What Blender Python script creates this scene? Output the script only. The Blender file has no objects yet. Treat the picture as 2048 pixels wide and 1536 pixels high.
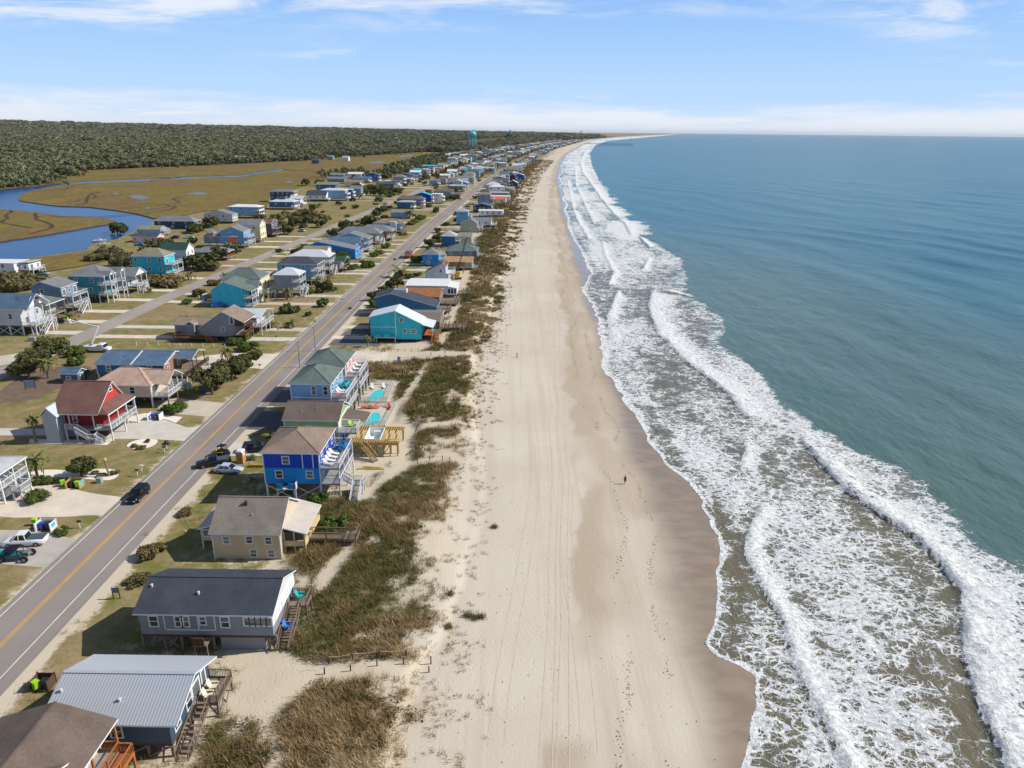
import bpy, math, random
import numpy as np
from mathutils import Vector, Matrix
rnd = random.Random(7)
SC = bpy.context.scene
COL = SC.collection
# ---------------------------------------------------------------- camera
F = 1421.0; HC = 55.0; PITCH = math.radians(19.6); ROLL = math.radians(0.6)
cd = bpy.data.cameras.new('camera'); cam = bpy.data.objects.new('camera', cd); COL.objects.link(cam)
cd.sensor_width = 36.0; cd.lens = 36.0 * F / 2048.0; cd.clip_start = 0.5; cd.clip_end = 200000.0
_f = np.array([0, math.cos(PITCH), -math.sin(PITCH)]); _r0 = np.array([1., 0, 0]); _u0 = np.cross(_r0, _f)
_r = math.cos(ROLL) * _r0 + math.sin(ROLL) * _u0; _u = -math.sin(ROLL) * _r0 + math.cos(ROLL) * _u0
cam.matrix_world = Matrix(((_r[0], _u[0], -_f[0], 0), (_r[1], _u[1], -_f[1], 0), (_r[2], _u[2], -_f[2], HC), (0, 0, 0, 1)))
SC.camera = cam
# ---------------------------------------------------------------- world, sun, exposure
SUN_EL = math.radians(40); SUN_AZ = math.radians(7)      # light comes from +X (the sea), a little from beyond
W = bpy.data.worlds.new('World'); SC.world = W; W.use_nodes = True
def build_world():
    nt = W.node_tree; N = nt.nodes; L = nt.links; N.clear()
    out = N.new('ShaderNodeOutputWorld'); bg = N.new('ShaderNodeBackground'); bg.inputs[1].default_value = 0.08
    sky = N.new('ShaderNodeTexSky'); sky.sky_type = 'NISHITA'; sky.sun_disc = False
    sky.sun_elevation = SUN_EL; sky.sun_rotation = math.radians(90) - SUN_AZ
    sky.altitude = 0; sky.air_density = 1.0; sky.dust_density = 0.6; sky.ozone_density = 1.0
    tc = N.new('ShaderNodeTexCoord'); sep = N.new('ShaderNodeSeparateXYZ'); L.new(tc.outputs['Generated'], sep.inputs[0])
    def m(op, a, b=None, c=None, clamp=False):
        n = N.new('ShaderNodeMath'); n.operation = op; n.use_clamp = clamp
        for i, v in enumerate((a, b, c)):
            if v is None: continue
            if isinstance(v, (int, float)): n.inputs[i].default_value = v
            else: L.new(v, n.inputs[i])
        return n.outputs[0]
    def ramp(v, a, b):
        n = N.new('ShaderNodeMapRange'); n.interpolation_type = 'SMOOTHSTEP'; L.new(v, n.inputs[0])
        n.inputs[1].default_value = a; n.inputs[2].default_value = b; return n.outputs[0]
    def noise(vec, sc, det=6, rough=0.55, dist=0.0):
        n = N.new('ShaderNodeTexNoise'); n.inputs['Scale'].default_value = sc; n.inputs['Detail'].default_value = det
        n.inputs['Roughness'].default_value = rough; n.inputs['Distortion'].default_value = dist; L.new(vec, n.inputs['Vector']); return n.outputs[0]
    z = sep.outputs[2]; za = m('MAXIMUM', z, 0.0)
    # high thin clouds on a flat layer
    den = m('ADD', za, 0.10); cx = m('DIVIDE', sep.outputs[0], den); cy = m('DIVIDE', sep.outputs[1], den)
    cv = N.new('ShaderNodeCombineXYZ'); L.new(m('MULTIPLY', cx, 0.75), cv.inputs[0]); L.new(m('MULTIPLY', cy, 1.0), cv.inputs[1]); cv.inputs[2].default_value = 11.7
    n1 = noise(cv.outputs[0], 0.42, 3, 0.5, 0.2); n2 = noise(cv.outputs[0], 1.7, 8, 0.62, 0.6)
    wisp = m('MULTIPLY', ramp(n1, 0.50, 0.66), ramp(n2, 0.42, 0.66))
    # low bank along the horizon
    hv = N.new('ShaderNodeCombineXYZ'); L.new(m('MULTIPLY', m('ARCTAN2', sep.outputs[0], sep.outputs[1]), 3.0), hv.inputs[0]); L.new(m('MULTIPLY', z, 22.0), hv.inputs[1]); hv.inputs[2].default_value = 1.7
    hb = noise(hv.outputs[0], 1.9, 7, 0.6, 0.3)
    topz = m('ADD', m('MULTIPLY', hb, 0.062), 0.004)
    bank = m('SUBTRACT', 1.0, ramp(m('SUBTRACT', z, topz), -0.022, 0.006))
    bank = m('MULTIPLY', bank, m('ADD', m('MULTIPLY', ramp(hb, 0.3, 0.6), 0.35), 0.6))
    cl = m('MAXIMUM', m('MULTIPLY', wisp, 0.85), m('MULTIPLY', bank, 0.92), clamp=True)
    mix = N.new('ShaderNodeMixRGB'); L.new(cl, mix.inputs[0])
    # veil: set sky gradient, pale haze low down, darkened higher up to lessen fill light
    cr = N.new('ShaderNodeValToRGB'); L.new(za, cr.inputs[0]); el = cr.color_ramp.elements; el[0].position = 0; el[0].color = (.56, .73, .96, 1); el[1].position = 1; el[1].color = (.04, .10, .28, 1)
    for p_, c_ in ((.06, (.44, .66, .95, 1)), (.155, (.27, .50, .90, 1)), (.26, (.15, .32, .70, 1)), (.42, (.06, .16, .40, 1))): q = el.new(p_); q.color = c_
    sc_ = N.new('ShaderNodeVectorMath'); sc_.operation = 'SCALE'; L.new(cr.outputs[0], sc_.inputs[0]); sc_.inputs['Scale'].default_value = 13.2
    veil = N.new('ShaderNodeMixRGB'); L.new(ramp(z, .6, .1), veil.inputs[0]); L.new(sky.outputs[0], veil.inputs[1]); L.new(sc_.outputs[0], veil.inputs[2])
    L.new(veil.outputs[0], mix.inputs[1]); mix.inputs[2].default_value = (11.0, 11.3, 12.0, 1)
    L.new(mix.outputs[0], bg.inputs[0]); L.new(bg.outputs[0], out.inputs[0])
build_world()
sd = bpy.data.lights.new('sun', 'SUN'); sd.energy = 5.0; sd.angle = math.radians(0.53); sd.color = (1.0, 0.955, 0.88)
sun = bpy.data.objects.new('sun', sd); COL.objects.link(sun)
_sd = Vector((math.cos(SUN_EL) * math.cos(SUN_AZ), math.cos(SUN_EL) * math.sin(SUN_AZ), math.sin(SUN_EL)))
sun.rotation_euler = (-_sd).to_track_quat('-Z', 'Y').to_euler(); sun.location = (200, 100, 300)
vs = SC.view_settings; vs.view_transform = 'Standard'; vs.look = 'None'; vs.exposure = 0.03; vs.gamma = 1.0; vs.use_curve_mapping = False
SC.cycles.use_denoising = True; SC.cycles.max_bounces = 5; SC.cycles.diffuse_bounces = 2; SC.cycles.glossy_bounces = 2
SC.cycles.transmission_bounces = 2; SC.cycles.volume_bounces = 0; SC.cycles.transparent_max_bounces = 6; SC.cycles.caustics_reflective = False; SC.cycles.caustics_refractive = False
SC.render.film_transparent = False
# ---------------------------------------------------------------- pixel -> place
def P(x, y, z=0.0):
    d = _f + _r * ((x - 1024) / F) - _u * ((y - 768) / F)
    t = (z - HC) / d[2]; return float(d[0] * t), float(d[1] * t)
def eave_z(px, base, ov=0.35):
    """height of a wall top seen at pixel px whose foot is seen at pixel base"""
    Yb = P(*base)[1] - ov
    d = _f + _r * ((px[0] - 1024) / F) - _u * ((px[1] - 768) / F)
    return float(HC + d[2] * Yb / d[1])
_CY = np.array([-2000, 0, 100, 155, 240, 445, 790, 1124, 1500, 2330, 3300, 5400, 8000, 11500, 20000, 42000, 60000.])
_CX = np.array([0, 0, .4, 1.0, 2.0, 6.5, 21, 42, 69, 146, 274, 560, 1050, 1850, 3900, 9600, 13600.])
def cx(Y): return np.interp(Y, _CY, _CX)
def curve_heading(Y):
    h = max(8.0, Y * 0.05); return math.atan2(float(cx(Y + h) - cx(Y - h)), 2 * h)
# ---------------------------------------------------------------- numpy noise
def _hash(ix, iy, s):
    n = (ix.astype(np.int64) * 374761393 + iy.astype(np.int64) * 668265263 + s * 974634777) & 0xffffffff
    n = ((n ^ (n >> 13)) * 1274126177) & 0xffffffff
    return ((n ^ (n >> 16)) & 0xffff) / 65535.0
def vnoise(x, y, s=0):
    x = np.asarray(x, float); y = np.asarray(y, float)
    ix = np.floor(x); iy = np.floor(y); fx = x - ix; fy = y - iy
    fx = fx * fx * (3 - 2 * fx); fy = fy * fy * (3 - 2 * fy)
    a = _hash(ix, iy, s); b = _hash(ix + 1, iy, s); c = _hash(ix, iy + 1, s); d = _hash(ix + 1, iy + 1, s)
    return (a * (1 - fx) + b * fx) * (1 - fy) + (c * (1 - fx) + d * fx) * fy
def fbm(x, y, s=0, o=4):
    t = 0; a = 0.5; n = 0
    for i in range(o):
        t = t + a * vnoise(x * 2 ** i, y * 2 ** i, s + i * 17); n += a; a *= .5
    return t / n
def sstep(a, b, x):
    t = np.clip((np.asarray(x, float) - a) / (b - a), 0, 1); return t * t * (3 - 2 * t)
# ---------------------------------------------------------------- materials
def lin(c):
    c = c / 255.0; return c / 12.92 if c <= 0.04045 else ((c + 0.055) / 1.055) ** 2.4
def rgb(c): return (lin(c[0]), lin(c[1]), lin(c[2]), 1.0)
MATS = {}
def M(name, col=None, rough=0.7, var=0.12, scale=1.5, metal=0.0, bump=0.0, bscale=20.0, spec=0.3, stripe=None, emit=None):
    """procedural surface: two-scale noise tint, optional dark lap / rib lines in the colour"""
    if name in MATS: return MATS[name]
    m = bpy.data.materials.new(name); MATS[name] = m; m.use_nodes = True
    nt = m.node_tree; N = nt.nodes; L = nt.links; b = N['Principled BSDF']
    c = rgb(col); b.inputs['Roughness'].default_value = rough; b.inputs['Metallic'].default_value = metal
    b.inputs['Specular IOR Level'].default_value = spec
    tc = N.new('ShaderNodeTexCoord')
    n1 = N.new('ShaderNodeTexNoise'); n1.inputs['Scale'].default_value = scale; n1.inputs['Detail'].default_value = 5; L.new(tc.outputs['Object'], n1.inputs['Vector'])
    mr = N.new('ShaderNodeMapRange'); L.new(n1.outputs[0], mr.inputs[0]); mr.inputs[1].default_value = .3; mr.inputs[2].default_value = .7
    mr.inputs[3].default_value = 1 - var; mr.inputs[4].default_value = 1 + var
    mx = N.new('ShaderNodeMixRGB'); mx.blend_type = 'MULTIPLY'; mx.inputs[0].default_value = 1; mx.inputs[1].default_value = c; L.new(mr.outputs[0], mx.inputs[2])
    src = mx.outputs[0]; hgt = None
    if stripe:
        axis, period, kind, depth = stripe
        sp = N.new('ShaderNodeSeparateXYZ'); L.new(tc.outputs['Object'], sp.inputs[0])
        d = N.new('ShaderNodeMath'); d.operation = 'DIVIDE'; L.new(sp.outputs[axis], d.inputs[0]); d.inputs[1].default_value = period
        fr = N.new('ShaderNodeMath'); fr.operation = 'FRACT'; L.new(d.outputs[0], fr.inputs[0])
        rp = N.new('ShaderNodeMapRange'); L.new(fr.outputs[0], rp.inputs[0])
        rp.inputs[1].default_value = 0.0; rp.inputs[2].default_value = 0.16; rp.inputs[3].default_value = 1 - depth; rp.inputs[4].default_value = 1.0
        m2 = N.new('ShaderNodeMixRGB'); m2.blend_type = 'MULTIPLY'; m2.inputs[0].default_value = 1; L.new(src, m2.inputs[1]); L.new(rp.outputs[0], m2.inputs[2]); src = m2.outputs[0]
        hgt = fr.outputs[0]
    L.new(src, b.inputs['Base Color'])
    if bump > 0:
        nb = N.new('ShaderNodeTexNoise'); nb.inputs['Scale'].default_value = bscale; nb.inputs['Detail'].default_value = 4; L.new(tc.outputs['Object'], nb.inputs['Vector'])
        bp = N.new('ShaderNodeBump'); bp.inputs['Strength'].default_value = bump; bp.inputs['Distance'].default_value = 0.05; L.new(nb.outputs[0], bp.inputs['Height']); L.new(bp.outputs[0], b.inputs['Normal'])
    if emit: b.inputs['Emission Color'].default_value = rgb(emit); b.inputs['Emission Strength'].default_value = 1
    return m
def siding(col, name=None):
    return M(name or 'siding_%d_%d_%d' % tuple(col), col, 0.62, 0.10, 0.5, stripe=(2, 0.19, 'lap', 0.14))
def shingle(col):
    n = 'shingle_%d_%d_%d' % tuple(col)
    if n in MATS: return MATS[n]
    m = M(n, col, 0.9, 0.17, 0.45, spec=0.15)
    nt = m.node_tree; N = nt.nodes; L = nt.links; b = N['Principled BSDF']
    src = b.inputs['Base Color'].links[0].from_socket; tc = [x for x in N if x.type == 'TEX_COORD'][0]
    mp = N.new('ShaderNodeMapping'); L.new(tc.outputs['Object'], mp.inputs[0]); mp.inputs['Scale'].default_value = (4.5, 4.5, 12.0)
    nz = N.new('ShaderNodeTexWhiteNoise'); sn = N.new('ShaderNodeVectorMath'); sn.operation = 'FLOOR'; L.new(mp.outputs[0], sn.inputs[0]); L.new(sn.outputs[0], nz.inputs[0])
    mr = N.new('ShaderNodeMapRange'); L.new(nz.outputs[0], mr.inputs[0]); mr.inputs[3].default_value = 0.91; mr.inputs[4].default_value = 1.09
    mx = N.new('ShaderNodeMixRGB'); mx.blend_type = 'MULTIPLY'; mx.inputs[0].default_value = 1; L.new(src, mx.inputs[1]); L.new(mr.outputs[0], mx.inputs[2]); L.new(mx.outputs[0], b.inputs['Base Color'])
    return m
def metalroof(col): return M('metal_roof_%d_%d_%d' % tuple(col), col, 0.45, 0.05, 0.4, metal=0.0, spec=0.6, stripe=(0, 0.45, 'rib', 0.16))
WHITE = M('white_paint', (222, 224, 226), 0.5, 0.04)
PANE = M('window_glass', (26, 34, 42), 0.08, 0.25, 0.7, spec=0.9)
def blinds():
    N, L = PANE.node_tree.nodes, PANE.node_tree.links; b = N['Principled BSDF']; src = b.inputs['Base Color'].links[0].from_socket; oi = N.new('ShaderNodeObjectInfo'); tc = N.new('ShaderNodeTexCoord'); sp = N.new('ShaderNodeSeparateXYZ'); L.new(tc.outputs['Object'], sp.inputs[0])
    a = N.new('ShaderNodeMath'); a.operation = 'MULTIPLY_ADD'; L.new(oi.outputs['Random'], a.inputs[0]); a.inputs[1].default_value = 2.2; a.inputs[2].default_value = -1.3; g = N.new('ShaderNodeMath'); g.operation = 'LESS_THAN'; L.new(a.outputs[0], g.inputs[1]); L.new(sp.outputs[2], g.inputs[0])
    g.operation = 'GREATER_THAN'; mx = N.new('ShaderNodeMixRGB'); L.new(g.outputs[0], mx.inputs[0]); L.new(src, mx.inputs[1]); mx.inputs[2].default_value = rgb((104, 108, 106)); L.new(mx.outputs[0], b.inputs['Base Color'])
blinds()
BLIND = M('window_blind', (120, 128, 124), 0.25, 0.2, 0.5, spec=0.8)
WOODG = M('weathered_wood', (128, 112, 98), 0.9, 0.22, 4)
WOODD = M('dark_wood', (88, 68, 54), 0.9, 0.2, 4)
WOODN = M('new_pine', (178, 146, 82), 0.8, 0.16, 3)
WOODO = M('stained_cedar', (168, 104, 58), 0.7, 0.15, 3)
DECKG = M('deck_boards', (150, 148, 146), 0.85, 0.1, 2, stripe=(1, 0.15, 'b', 0.25))
DARK = M('dark_lattice', (54, 48, 44), 0.9, 0.15, 3)  # plain dark brown of the lattice skirt
BLACK = M('black_plastic', (20, 20, 22), 0.4, 0.1, 3)
CONC = M('concrete', (196, 190, 180), 0.85, 0.09, 0.5, bump=0.2)
METAL = M('galvanised_metal', (150, 154, 158), 0.4, 0.1, 2, metal=0.6)
# ---------------------------------------------------------------- mesh builder
class MB:
    def __init__(s): s.v = []; s.f = []; s.m = []
    def quad(s, pts, m=0):
        n = len(s.v); s.v += [tuple(p) for p in pts]; s.f.append(tuple(range(n, n + len(pts)))); s.m.append(m); return s
    def box(s, x0, x1, y0, y1, z0, z1, m=0):
        n = len(s.v)
        s.v += [(x0, y0, z0), (x1, y0, z0), (x1, y1, z0), (x0, y1, z0), (x0, y0, z1), (x1, y0, z1), (x1, y1, z1), (x0, y1, z1)]
        for q in ((3, 2, 1, 0), (4, 5, 6, 7), (0, 1, 5, 4), (1, 2, 6, 5), (2, 3, 7, 6), (3, 0, 4, 7)):
            s.f.append(tuple(n + i for i in q)); s.m.append(m)
        return s
    def prism(s, poly, axis, a, b, m=0, mt=None):
        """extrude polygon poly (2D) along axis ('x': poly in yz, 'y': poly in xz, 'z': poly in xy) from a to b; mt = material list per side"""
        k = len(poly); n = len(s.v)
        def pt(p, t): return (t, p[0], p[1]) if axis == 'x' else ((p[0], t, p[1]) if axis == 'y' else (p[0], p[1], t))
        s.v += [pt(p, a) for p in poly] + [pt(p, b) for p in poly]
        s.f.append(tuple(range(n, n + k))); s.m.append(m); s.f.append(tuple(range(n + 2 * k - 1, n + k - 1, -1))); s.m.append(m)
        for i in range(k):
            j = (i + 1) % k; s.f.append((n + j, n + i, n + k + i, n + k + j)); s.m.append(mt[i] if mt else m)
        return s
    def bar(s, a, b, w, h=None, m=0):
        """square bar from a to b"""
        h = h or w; a = Vector(a); b = Vector(b); d = (b - a).normalized()
        up = Vector((0, 0, 1)) if abs(d.z) < 0.95 else Vector((0, 1, 0))
        r = d.cross(up).normalized() * w / 2; u = r.cross(d).normalized() * h / 2; n = len(s.v)
        for p in (a, b):
            s.v += [tuple(p - r - u), tuple(p + r - u), tuple(p + r + u), tuple(p - r + u)]
        for q in ((0, 1, 2, 3), (7, 6, 5, 4), (1, 0, 4, 5), (2, 1, 5, 6), (3, 2, 6, 7), (0, 3, 7, 4)):
            s.f.append(tuple(n + i for i in q)); s.m.append(m)
        return s
    def tube(s, pts, radii, k=8, m=0, cap=True):
        n0 = len(s.v); pts = [Vector(p) for p in pts]
        for i, p in enumerate(pts):
            d = (pts[min(i + 1, len(pts) - 1)] - pts[max(i - 1, 0)]).normalized()
            up = Vector((0, 0, 1)) if abs(d.z) < 0.9 else Vector((1, 0, 0))
            a = d.cross(up).normalized(); b = a.cross(d)
            for j in range(k):
                t = 2 * math.pi * j / k; s.v.append(tuple(p + (a * math.cos(t) + b * math.sin(t)) * radii[i]))
        for i in range(len(pts) - 1):
            for j in range(k):
                s.f.append((n0 + i * k + j, n0 + i * k + (j + 1) % k, n0 + (i + 1) * k + (j + 1) % k, n0 + (i + 1) * k + j)); s.m.append(m)
        if cap:
            s.f.append(tuple(range(n0 + k - 1, n0 - 1, -1))); s.m.append(m); s.f.append(tuple(range(n0 + (len(pts) - 1) * k, n0 + len(pts) * k))); s.m.append(m)
        return s
    def lathe(s, prof, k=16, c=(0, 0), m=0):
        n0 = len(s.v)
        for r, z in prof:
            for j in range(k):
                t = 2 * math.pi * j / k; s.v.append((c[0] + r * math.cos(t), c[1] + r * math.sin(t), z))
        for i in range(len(prof) - 1):
            for j in range(k):
                s.f.append((n0 + i * k + j, n0 + i * k + (j + 1) % k, n0 + (i + 1) * k + (j + 1) % k, n0 + (i + 1) * k + j)); s.m.append(m)
        return s
    def mesh(s, name, mats, smooth=False):
        me = bpy.data.meshes.new(name); me.from_pydata(s.v, [], s.f)
        for mm in (mats if isinstance(mats, (list, tuple)) else [mats]): me.materials.append(mm)
        if any(s.m): me.polygons.foreach_set('material_index', s.m)
        if smooth: me.polygons.foreach_set('use_smooth', [True] * len(s.f))
        me.update(); return me
    def build(s, name, mats, parent=None, smooth=False, loc=None, rz=0.0):
        return put(name, s.mesh(name, mats, smooth), parent, loc, rz)
def put(name, me, parent=None, loc=None, rz=0.0):
    o = bpy.data.objects.new(name, me); COL.objects.link(o)
    if parent is not None: o.parent = parent
    if loc is not None: o.location = loc
    if rz: o.rotation_euler = (0, 0, rz)
    return o
def tag(o, label=None, cat=None, group=None, kind=None):
    if label: o['label'] = label
    if cat: o['category'] = cat
    if group: o['group'] = group
    if kind: o['kind'] = kind
    return o
def empty(name, loc, rz=0.0, label=None, cat=None, group=None):
    o = bpy.data.objects.new(name, None); COL.objects.link(o); o.location = loc; o.rotation_euler = (0, 0, rz); o.empty_display_size = 0.3
    return tag(o, label, cat, group)
def nmesh(name, v, f, mats, smooth=False, attrs=None):
    """numpy verts (n,3), faces (m,k) -> mesh"""
    me = bpy.data.meshes.new(name); v = np.asarray(v, np.float32); f = np.asarray(f, np.int32)
    me.vertices.add(len(v)); me.vertices.foreach_set('co', v.ravel())
    k = f.shape[1]; me.loops.add(f.size); me.loops.foreach_set('vertex_index', f.ravel())
    me.polygons.add(len(f)); me.polygons.foreach_set('loop_start', np.arange(0, f.size, k, dtype=np.int32))
    me.polygons.foreach_set('loop_total', np.full(len(f), k, np.int32))
    if smooth: me.polygons.foreach_set('use_smooth', np.ones(len(f), bool))
    for a, d in (attrs or {}).items():
        at = me.attributes.new(a, 'FLOAT', 'POINT'); at.data.foreach_set('value', np.asarray(d, np.float32).ravel())
    for mm in (mats if isinstance(mats, (list, tuple)) else [mats]): me.materials.append(mm)
    me.update(calc_edges=True); return me
def grid_faces(nr, nc):
    i = np.arange(nr - 1)[:, None] * nc + np.arange(nc - 1)[None, :]
    return np.stack([i, i + 1, i + nc + 1, i + nc], -1).reshape(-1, 4)
def poly_dist(X, Y, pl):
    """distance to a polyline, side sign (+ = right of travel) and position along it"""
    best = np.full(X.shape, 1e9); sg = np.zeros(X.shape); al = np.zeros(X.shape); acc = 0.0
    for (x0, y0), (x1, y1) in zip(pl[:-1], pl[1:]):
        dx, dy = x1 - x0, y1 - y0; l2 = dx * dx + dy * dy
        t = np.clip(((X - x0) * dx + (Y - y0) * dy) / l2, 0, 1)
        d = np.hypot(X - x0 - t * dx, Y - y0 - t * dy); w = d < best
        best = np.where(w, d, best); sg = np.where(w, np.sign((X - x0) * dy - (Y - y0) * dx), sg); al = np.where(w, acc + t * math.sqrt(l2), al); acc += math.sqrt(l2)
    return best, sg, al
def inside(X, Y, poly):
    c = np.zeros(np.shape(X), bool); n = len(poly)
    for i in range(n):
        x0, y0 = poly[i]; x1, y1 = poly[(i + 1) % n]
        if y0 == y1: continue
        c ^= ((y0 > Y) != (y1 > Y)) & (X < (x1 - x0) * (Y - y0) / (y1 - y0) + x0)
    return c
def nd(mat): return mat.node_tree.nodes, mat.node_tree.links
def attr(N, name):
    a = N.new('ShaderNodeAttribute'); a.attribute_name = name; return a.outputs['Fac']
def newmat(name):
    m = bpy.data.materials.new(name); m.use_nodes = True; MATS[name] = m; return m
class NB:
    """small node helper"""
    def __init__(s, mat): s.N, s.L = nd(mat); s.b = s.N['Principled BSDF']; s.g = s.N.new('ShaderNodeNewGeometry')
    def _in(s, n, i, v):
        if isinstance(v, (int, float)): n.inputs[i].default_value = v
        elif isinstance(v, tuple): n.inputs[i].default_value = v
        else: s.L.new(v, n.inputs[i])
    def math(s, op, a, b=0.0, clamp=False):
        n = s.N.new('ShaderNodeMath'); n.operation = op; n.use_clamp = clamp; s._in(n, 0, a); s._in(n, 1, b); return n.outputs[0]
    def ss(s, v, a, b, c=0.0, d=1.0, lin=False):
        n = s.N.new('ShaderNodeMapRange'); n.interpolation_type = 'LINEAR' if lin else 'SMOOTHSTEP'; s._in(n, 0, v); s._in(n, 1, a); s._in(n, 2, b); s._in(n, 3, c); s._in(n, 4, d); return n.outputs[0]
    def vscale(s, sx, sy, sz=1.0, src=None):
        n = s.N.new('ShaderNodeVectorMath'); n.operation = 'MULTIPLY'; s.L.new(src or s.g.outputs['Position'], n.inputs[0]); n.inputs[1].default_value = (sx, sy, sz); return n.outputs[0]
    def noise(s, sc, det=4, rough=0.55, dist=0.0, vec=None):
        n = s.N.new('ShaderNodeTexNoise'); n.inputs['Scale'].default_value = sc; n.inputs['Detail'].default_value = det; n.inputs['Roughness'].default_value = rough; n.inputs['Distortion'].default_value = dist
        s.L.new(vec if vec is not None else s.g.outputs['Position'], n.inputs['Vector']); return n.outputs[0]
    def mix(s, f, a, b, mode='MIX'):
        n = s.N.new('ShaderNodeMixRGB'); n.blend_type = mode; s._in(n, 0, f); s._in(n, 1, a); s._in(n, 2, b); return n.outputs[0]
    def bump(s, h, st, dist):
        n = s.N.new('ShaderNodeBump'); n.inputs['Strength'].default_value = st; n.inputs['Distance'].default_value = dist; s.L.new(h, n.inputs['Height']); s.L.new(n.outputs[0], s.b.inputs['Normal'])
    def set(s, k, v): s._in(s.b, k, v)
# ================================================================ GROUND, BEACH, SEA
ZSEA = -1.2
SW_PX = [(1490, 1640), (1482, 1536), (1500, 1490), (1519, 1415), (1500, 1347), (1468, 1326), (1432, 1313), (1408, 1290), (1424, 1250), (1424, 1212), (1432, 1180), (1441, 1130), (1432, 1062), (1402, 1003), (1372, 962),
         (1330, 926), (1292, 872), (1256, 812), (1231, 771), (1203, 732), (1200, 692), (1196, 645), (1185, 612), (1163, 577), (1182, 546), (1163, 512), (1150, 482), (1137, 450), (1128, 420), (1124, 390), (1121, 362), (1124, 330), (1136, 309), (1165, 290)]
_sw = [P(x, y, ZSEA) for x, y in SW_PX]
_sy = np.array([p[1] for p in _sw]); _sx = np.array([p[0] for p in _sw])
_o = np.argsort(_sy); _sy = _sy[_o]; _sx = _sx[_o]
_fy = np.array([3500., 5400, 8000, 11500, 20000, 42000, 60000])
_sy2 = np.concatenate([[-200], _sy, _fy]); _sx2 = np.concatenate([[_sx[0]], _sx, cx(_fy) + 26])
def swash(Y):
    w = np.interp(Y, _sy2, _sx2)
    return w + (vnoise(Y * 0.35, Y * 0 + 3, 5) - .5) * 1.2 * sstep(900, 300, Y) + (vnoise(Y * 0.02, Y * 0 + 7, 6) - .5) * 6 * sstep(250, 500, Y)
def swash_soft(Y):
    return (np.interp(Y - 14, _sy2, _sx2) + np.interp(Y - 6, _sy2, _sx2) + np.interp(Y + 6, _sy2, _sx2) + np.interp(Y + 14, _sy2, _sx2)) / 4
WET_PX = [(1450, 1640), (1445, 1536), (1428, 1420), (1405, 1330), (1384, 1260), (1360, 1170), (1345, 1100), (1330, 1040), (1305, 970), (1272, 905), (1250, 850), (1230, 785), (1205, 700), (1190, 640), (1172, 590), (1152, 520), (1138, 470), (1124, 420), (1117, 370)]
_w = sorted([P(x, y, ZSEA + .2)[::-1] for x, y in WET_PX]); _wy = np.array([p[0] for p in _w]); _wx = np.array([p[1] for p in _w])
def wetline(Y): return np.where(Y < _wy[-1], np.interp(Y, _wy, _wx), swash_soft(Y) - 5)
_dl = sorted([P(x, y, -.6)[::-1] for x, y in ((1085, 1640), (1092, 1536), (1112, 1300), (1148, 1100), (1160, 950), (1142, 800), (1132, 650), (1122, 560), (1112, 450))]); _dy = np.array([p[0] for p in _dl]); _dx = np.array([p[1] for p in _dl])
def dampline(Y): return np.where(Y < _dy[-1], np.interp(Y, _dy, _dx), swash_soft(Y) - 12)
def poly(px, z=0.0): return [P(x, y, z) for x, y in px]
VEG_PX = [(330, 1640), (400, 1536), (430, 1450), (520, 1395), (560, 1310), (600, 1190), (600, 1120), (612, 1040), (650, 1000), (712, 1000), (760, 958), (795, 900), (800, 850), (735, 800), (735, 730), (840, 712), (880, 690), (905, 640), (935, 585), (945, 530), (962, 480), (985, 420), (1012, 380), (1035, 345), (1075, 310), (1130, 285),
          (1150, 285), (1110, 318), (1083, 350), (1063, 395), (1046, 450), (1026, 515), (1008, 590), (985, 655), (962, 715), (950, 780), (935, 860), (902, 960), (906, 1060), (888, 1150), (868, 1240), (872, 1330), (852, 1400), (800, 1536), (760, 1640)]
VEG = poly(VEG_PX)
PATHS_PX = [[(535, 1305), (600, 1310), (645, 1350), (610, 1400), (545, 1445), (470, 1450), (440, 1425), (480, 1370)], [(500, 1440), (545, 1440), (560, 1490), (545, 1560), (530, 1560), (540, 1490)],
            [(600, 1338), (870, 1326), (880, 1350), (640, 1372)], [(622, 1195), (640, 1140), (700, 1088), (716, 1105), (668, 1160), (645, 1195)],
            [(700, 1010), (730, 985), (765, 955), (830, 922), (930, 912), (930, 926), (835, 938), (790, 962), (740, 1000)],
            [(780, 830), (808, 790), (840, 738), (850, 724), (858, 730), (846, 768), (808, 830), (814, 870), (800, 930), (770, 940)], [(790, 862), (925, 848), (925, 858), (800, 876)],
            [(720, 700), (960, 708), (970, 718), (820, 724), (700, 722)], [(875, 690), (900, 640), (912, 600), (925, 600), (912, 650), (890, 695)],
            [(910, 560), (940, 520), (950, 530), (930, 590)]]
PATHS = [poly(p) for p in PATHS_PX]
def blur_in(X, Y, pl, w):
    """soft polygon mask with noisy edge"""
    dx = (fbm(X * .22, Y * .22, 31, 3) - .5) * w * 3; dy = (fbm(X * .22 + 50, Y * .22, 32, 3) - .5) * w * 3
    s = 0
    for a, b in ((0, 0), (w, 0), (-w, 0), (0, w), (0, -w)): s = s + inside(X + dx + a, Y + dy + b, pl)
    return s / 5.0
def veg_density(X, Y):
    v = blur_in(X, Y, VEG, 2.2)
    for p in PATHS: v = v * (1 - blur_in(X, Y, p, 0.35))
    v = v * (1 - np.minimum(yard_mask(X, Y) * 2, 1)); c = fbm(X * .13, Y * .10, 41, 4)
    dr = sstep(0, 14, (-9 + cx(Y)) - X)                     # thinner towards the beach
    v = v * sstep(0.32 - 0.18 * dr, 0.56 - 0.20 * dr, c + (fbm(X * .6, Y * .6, 44, 3) - .5) * .35)
    v = v * (.12 + .88 * sstep(.33, .50, fbm(X * .38, Y * .30, 45, 3) + .12 * dr))
    return np.clip(v, 0, 1)
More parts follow.
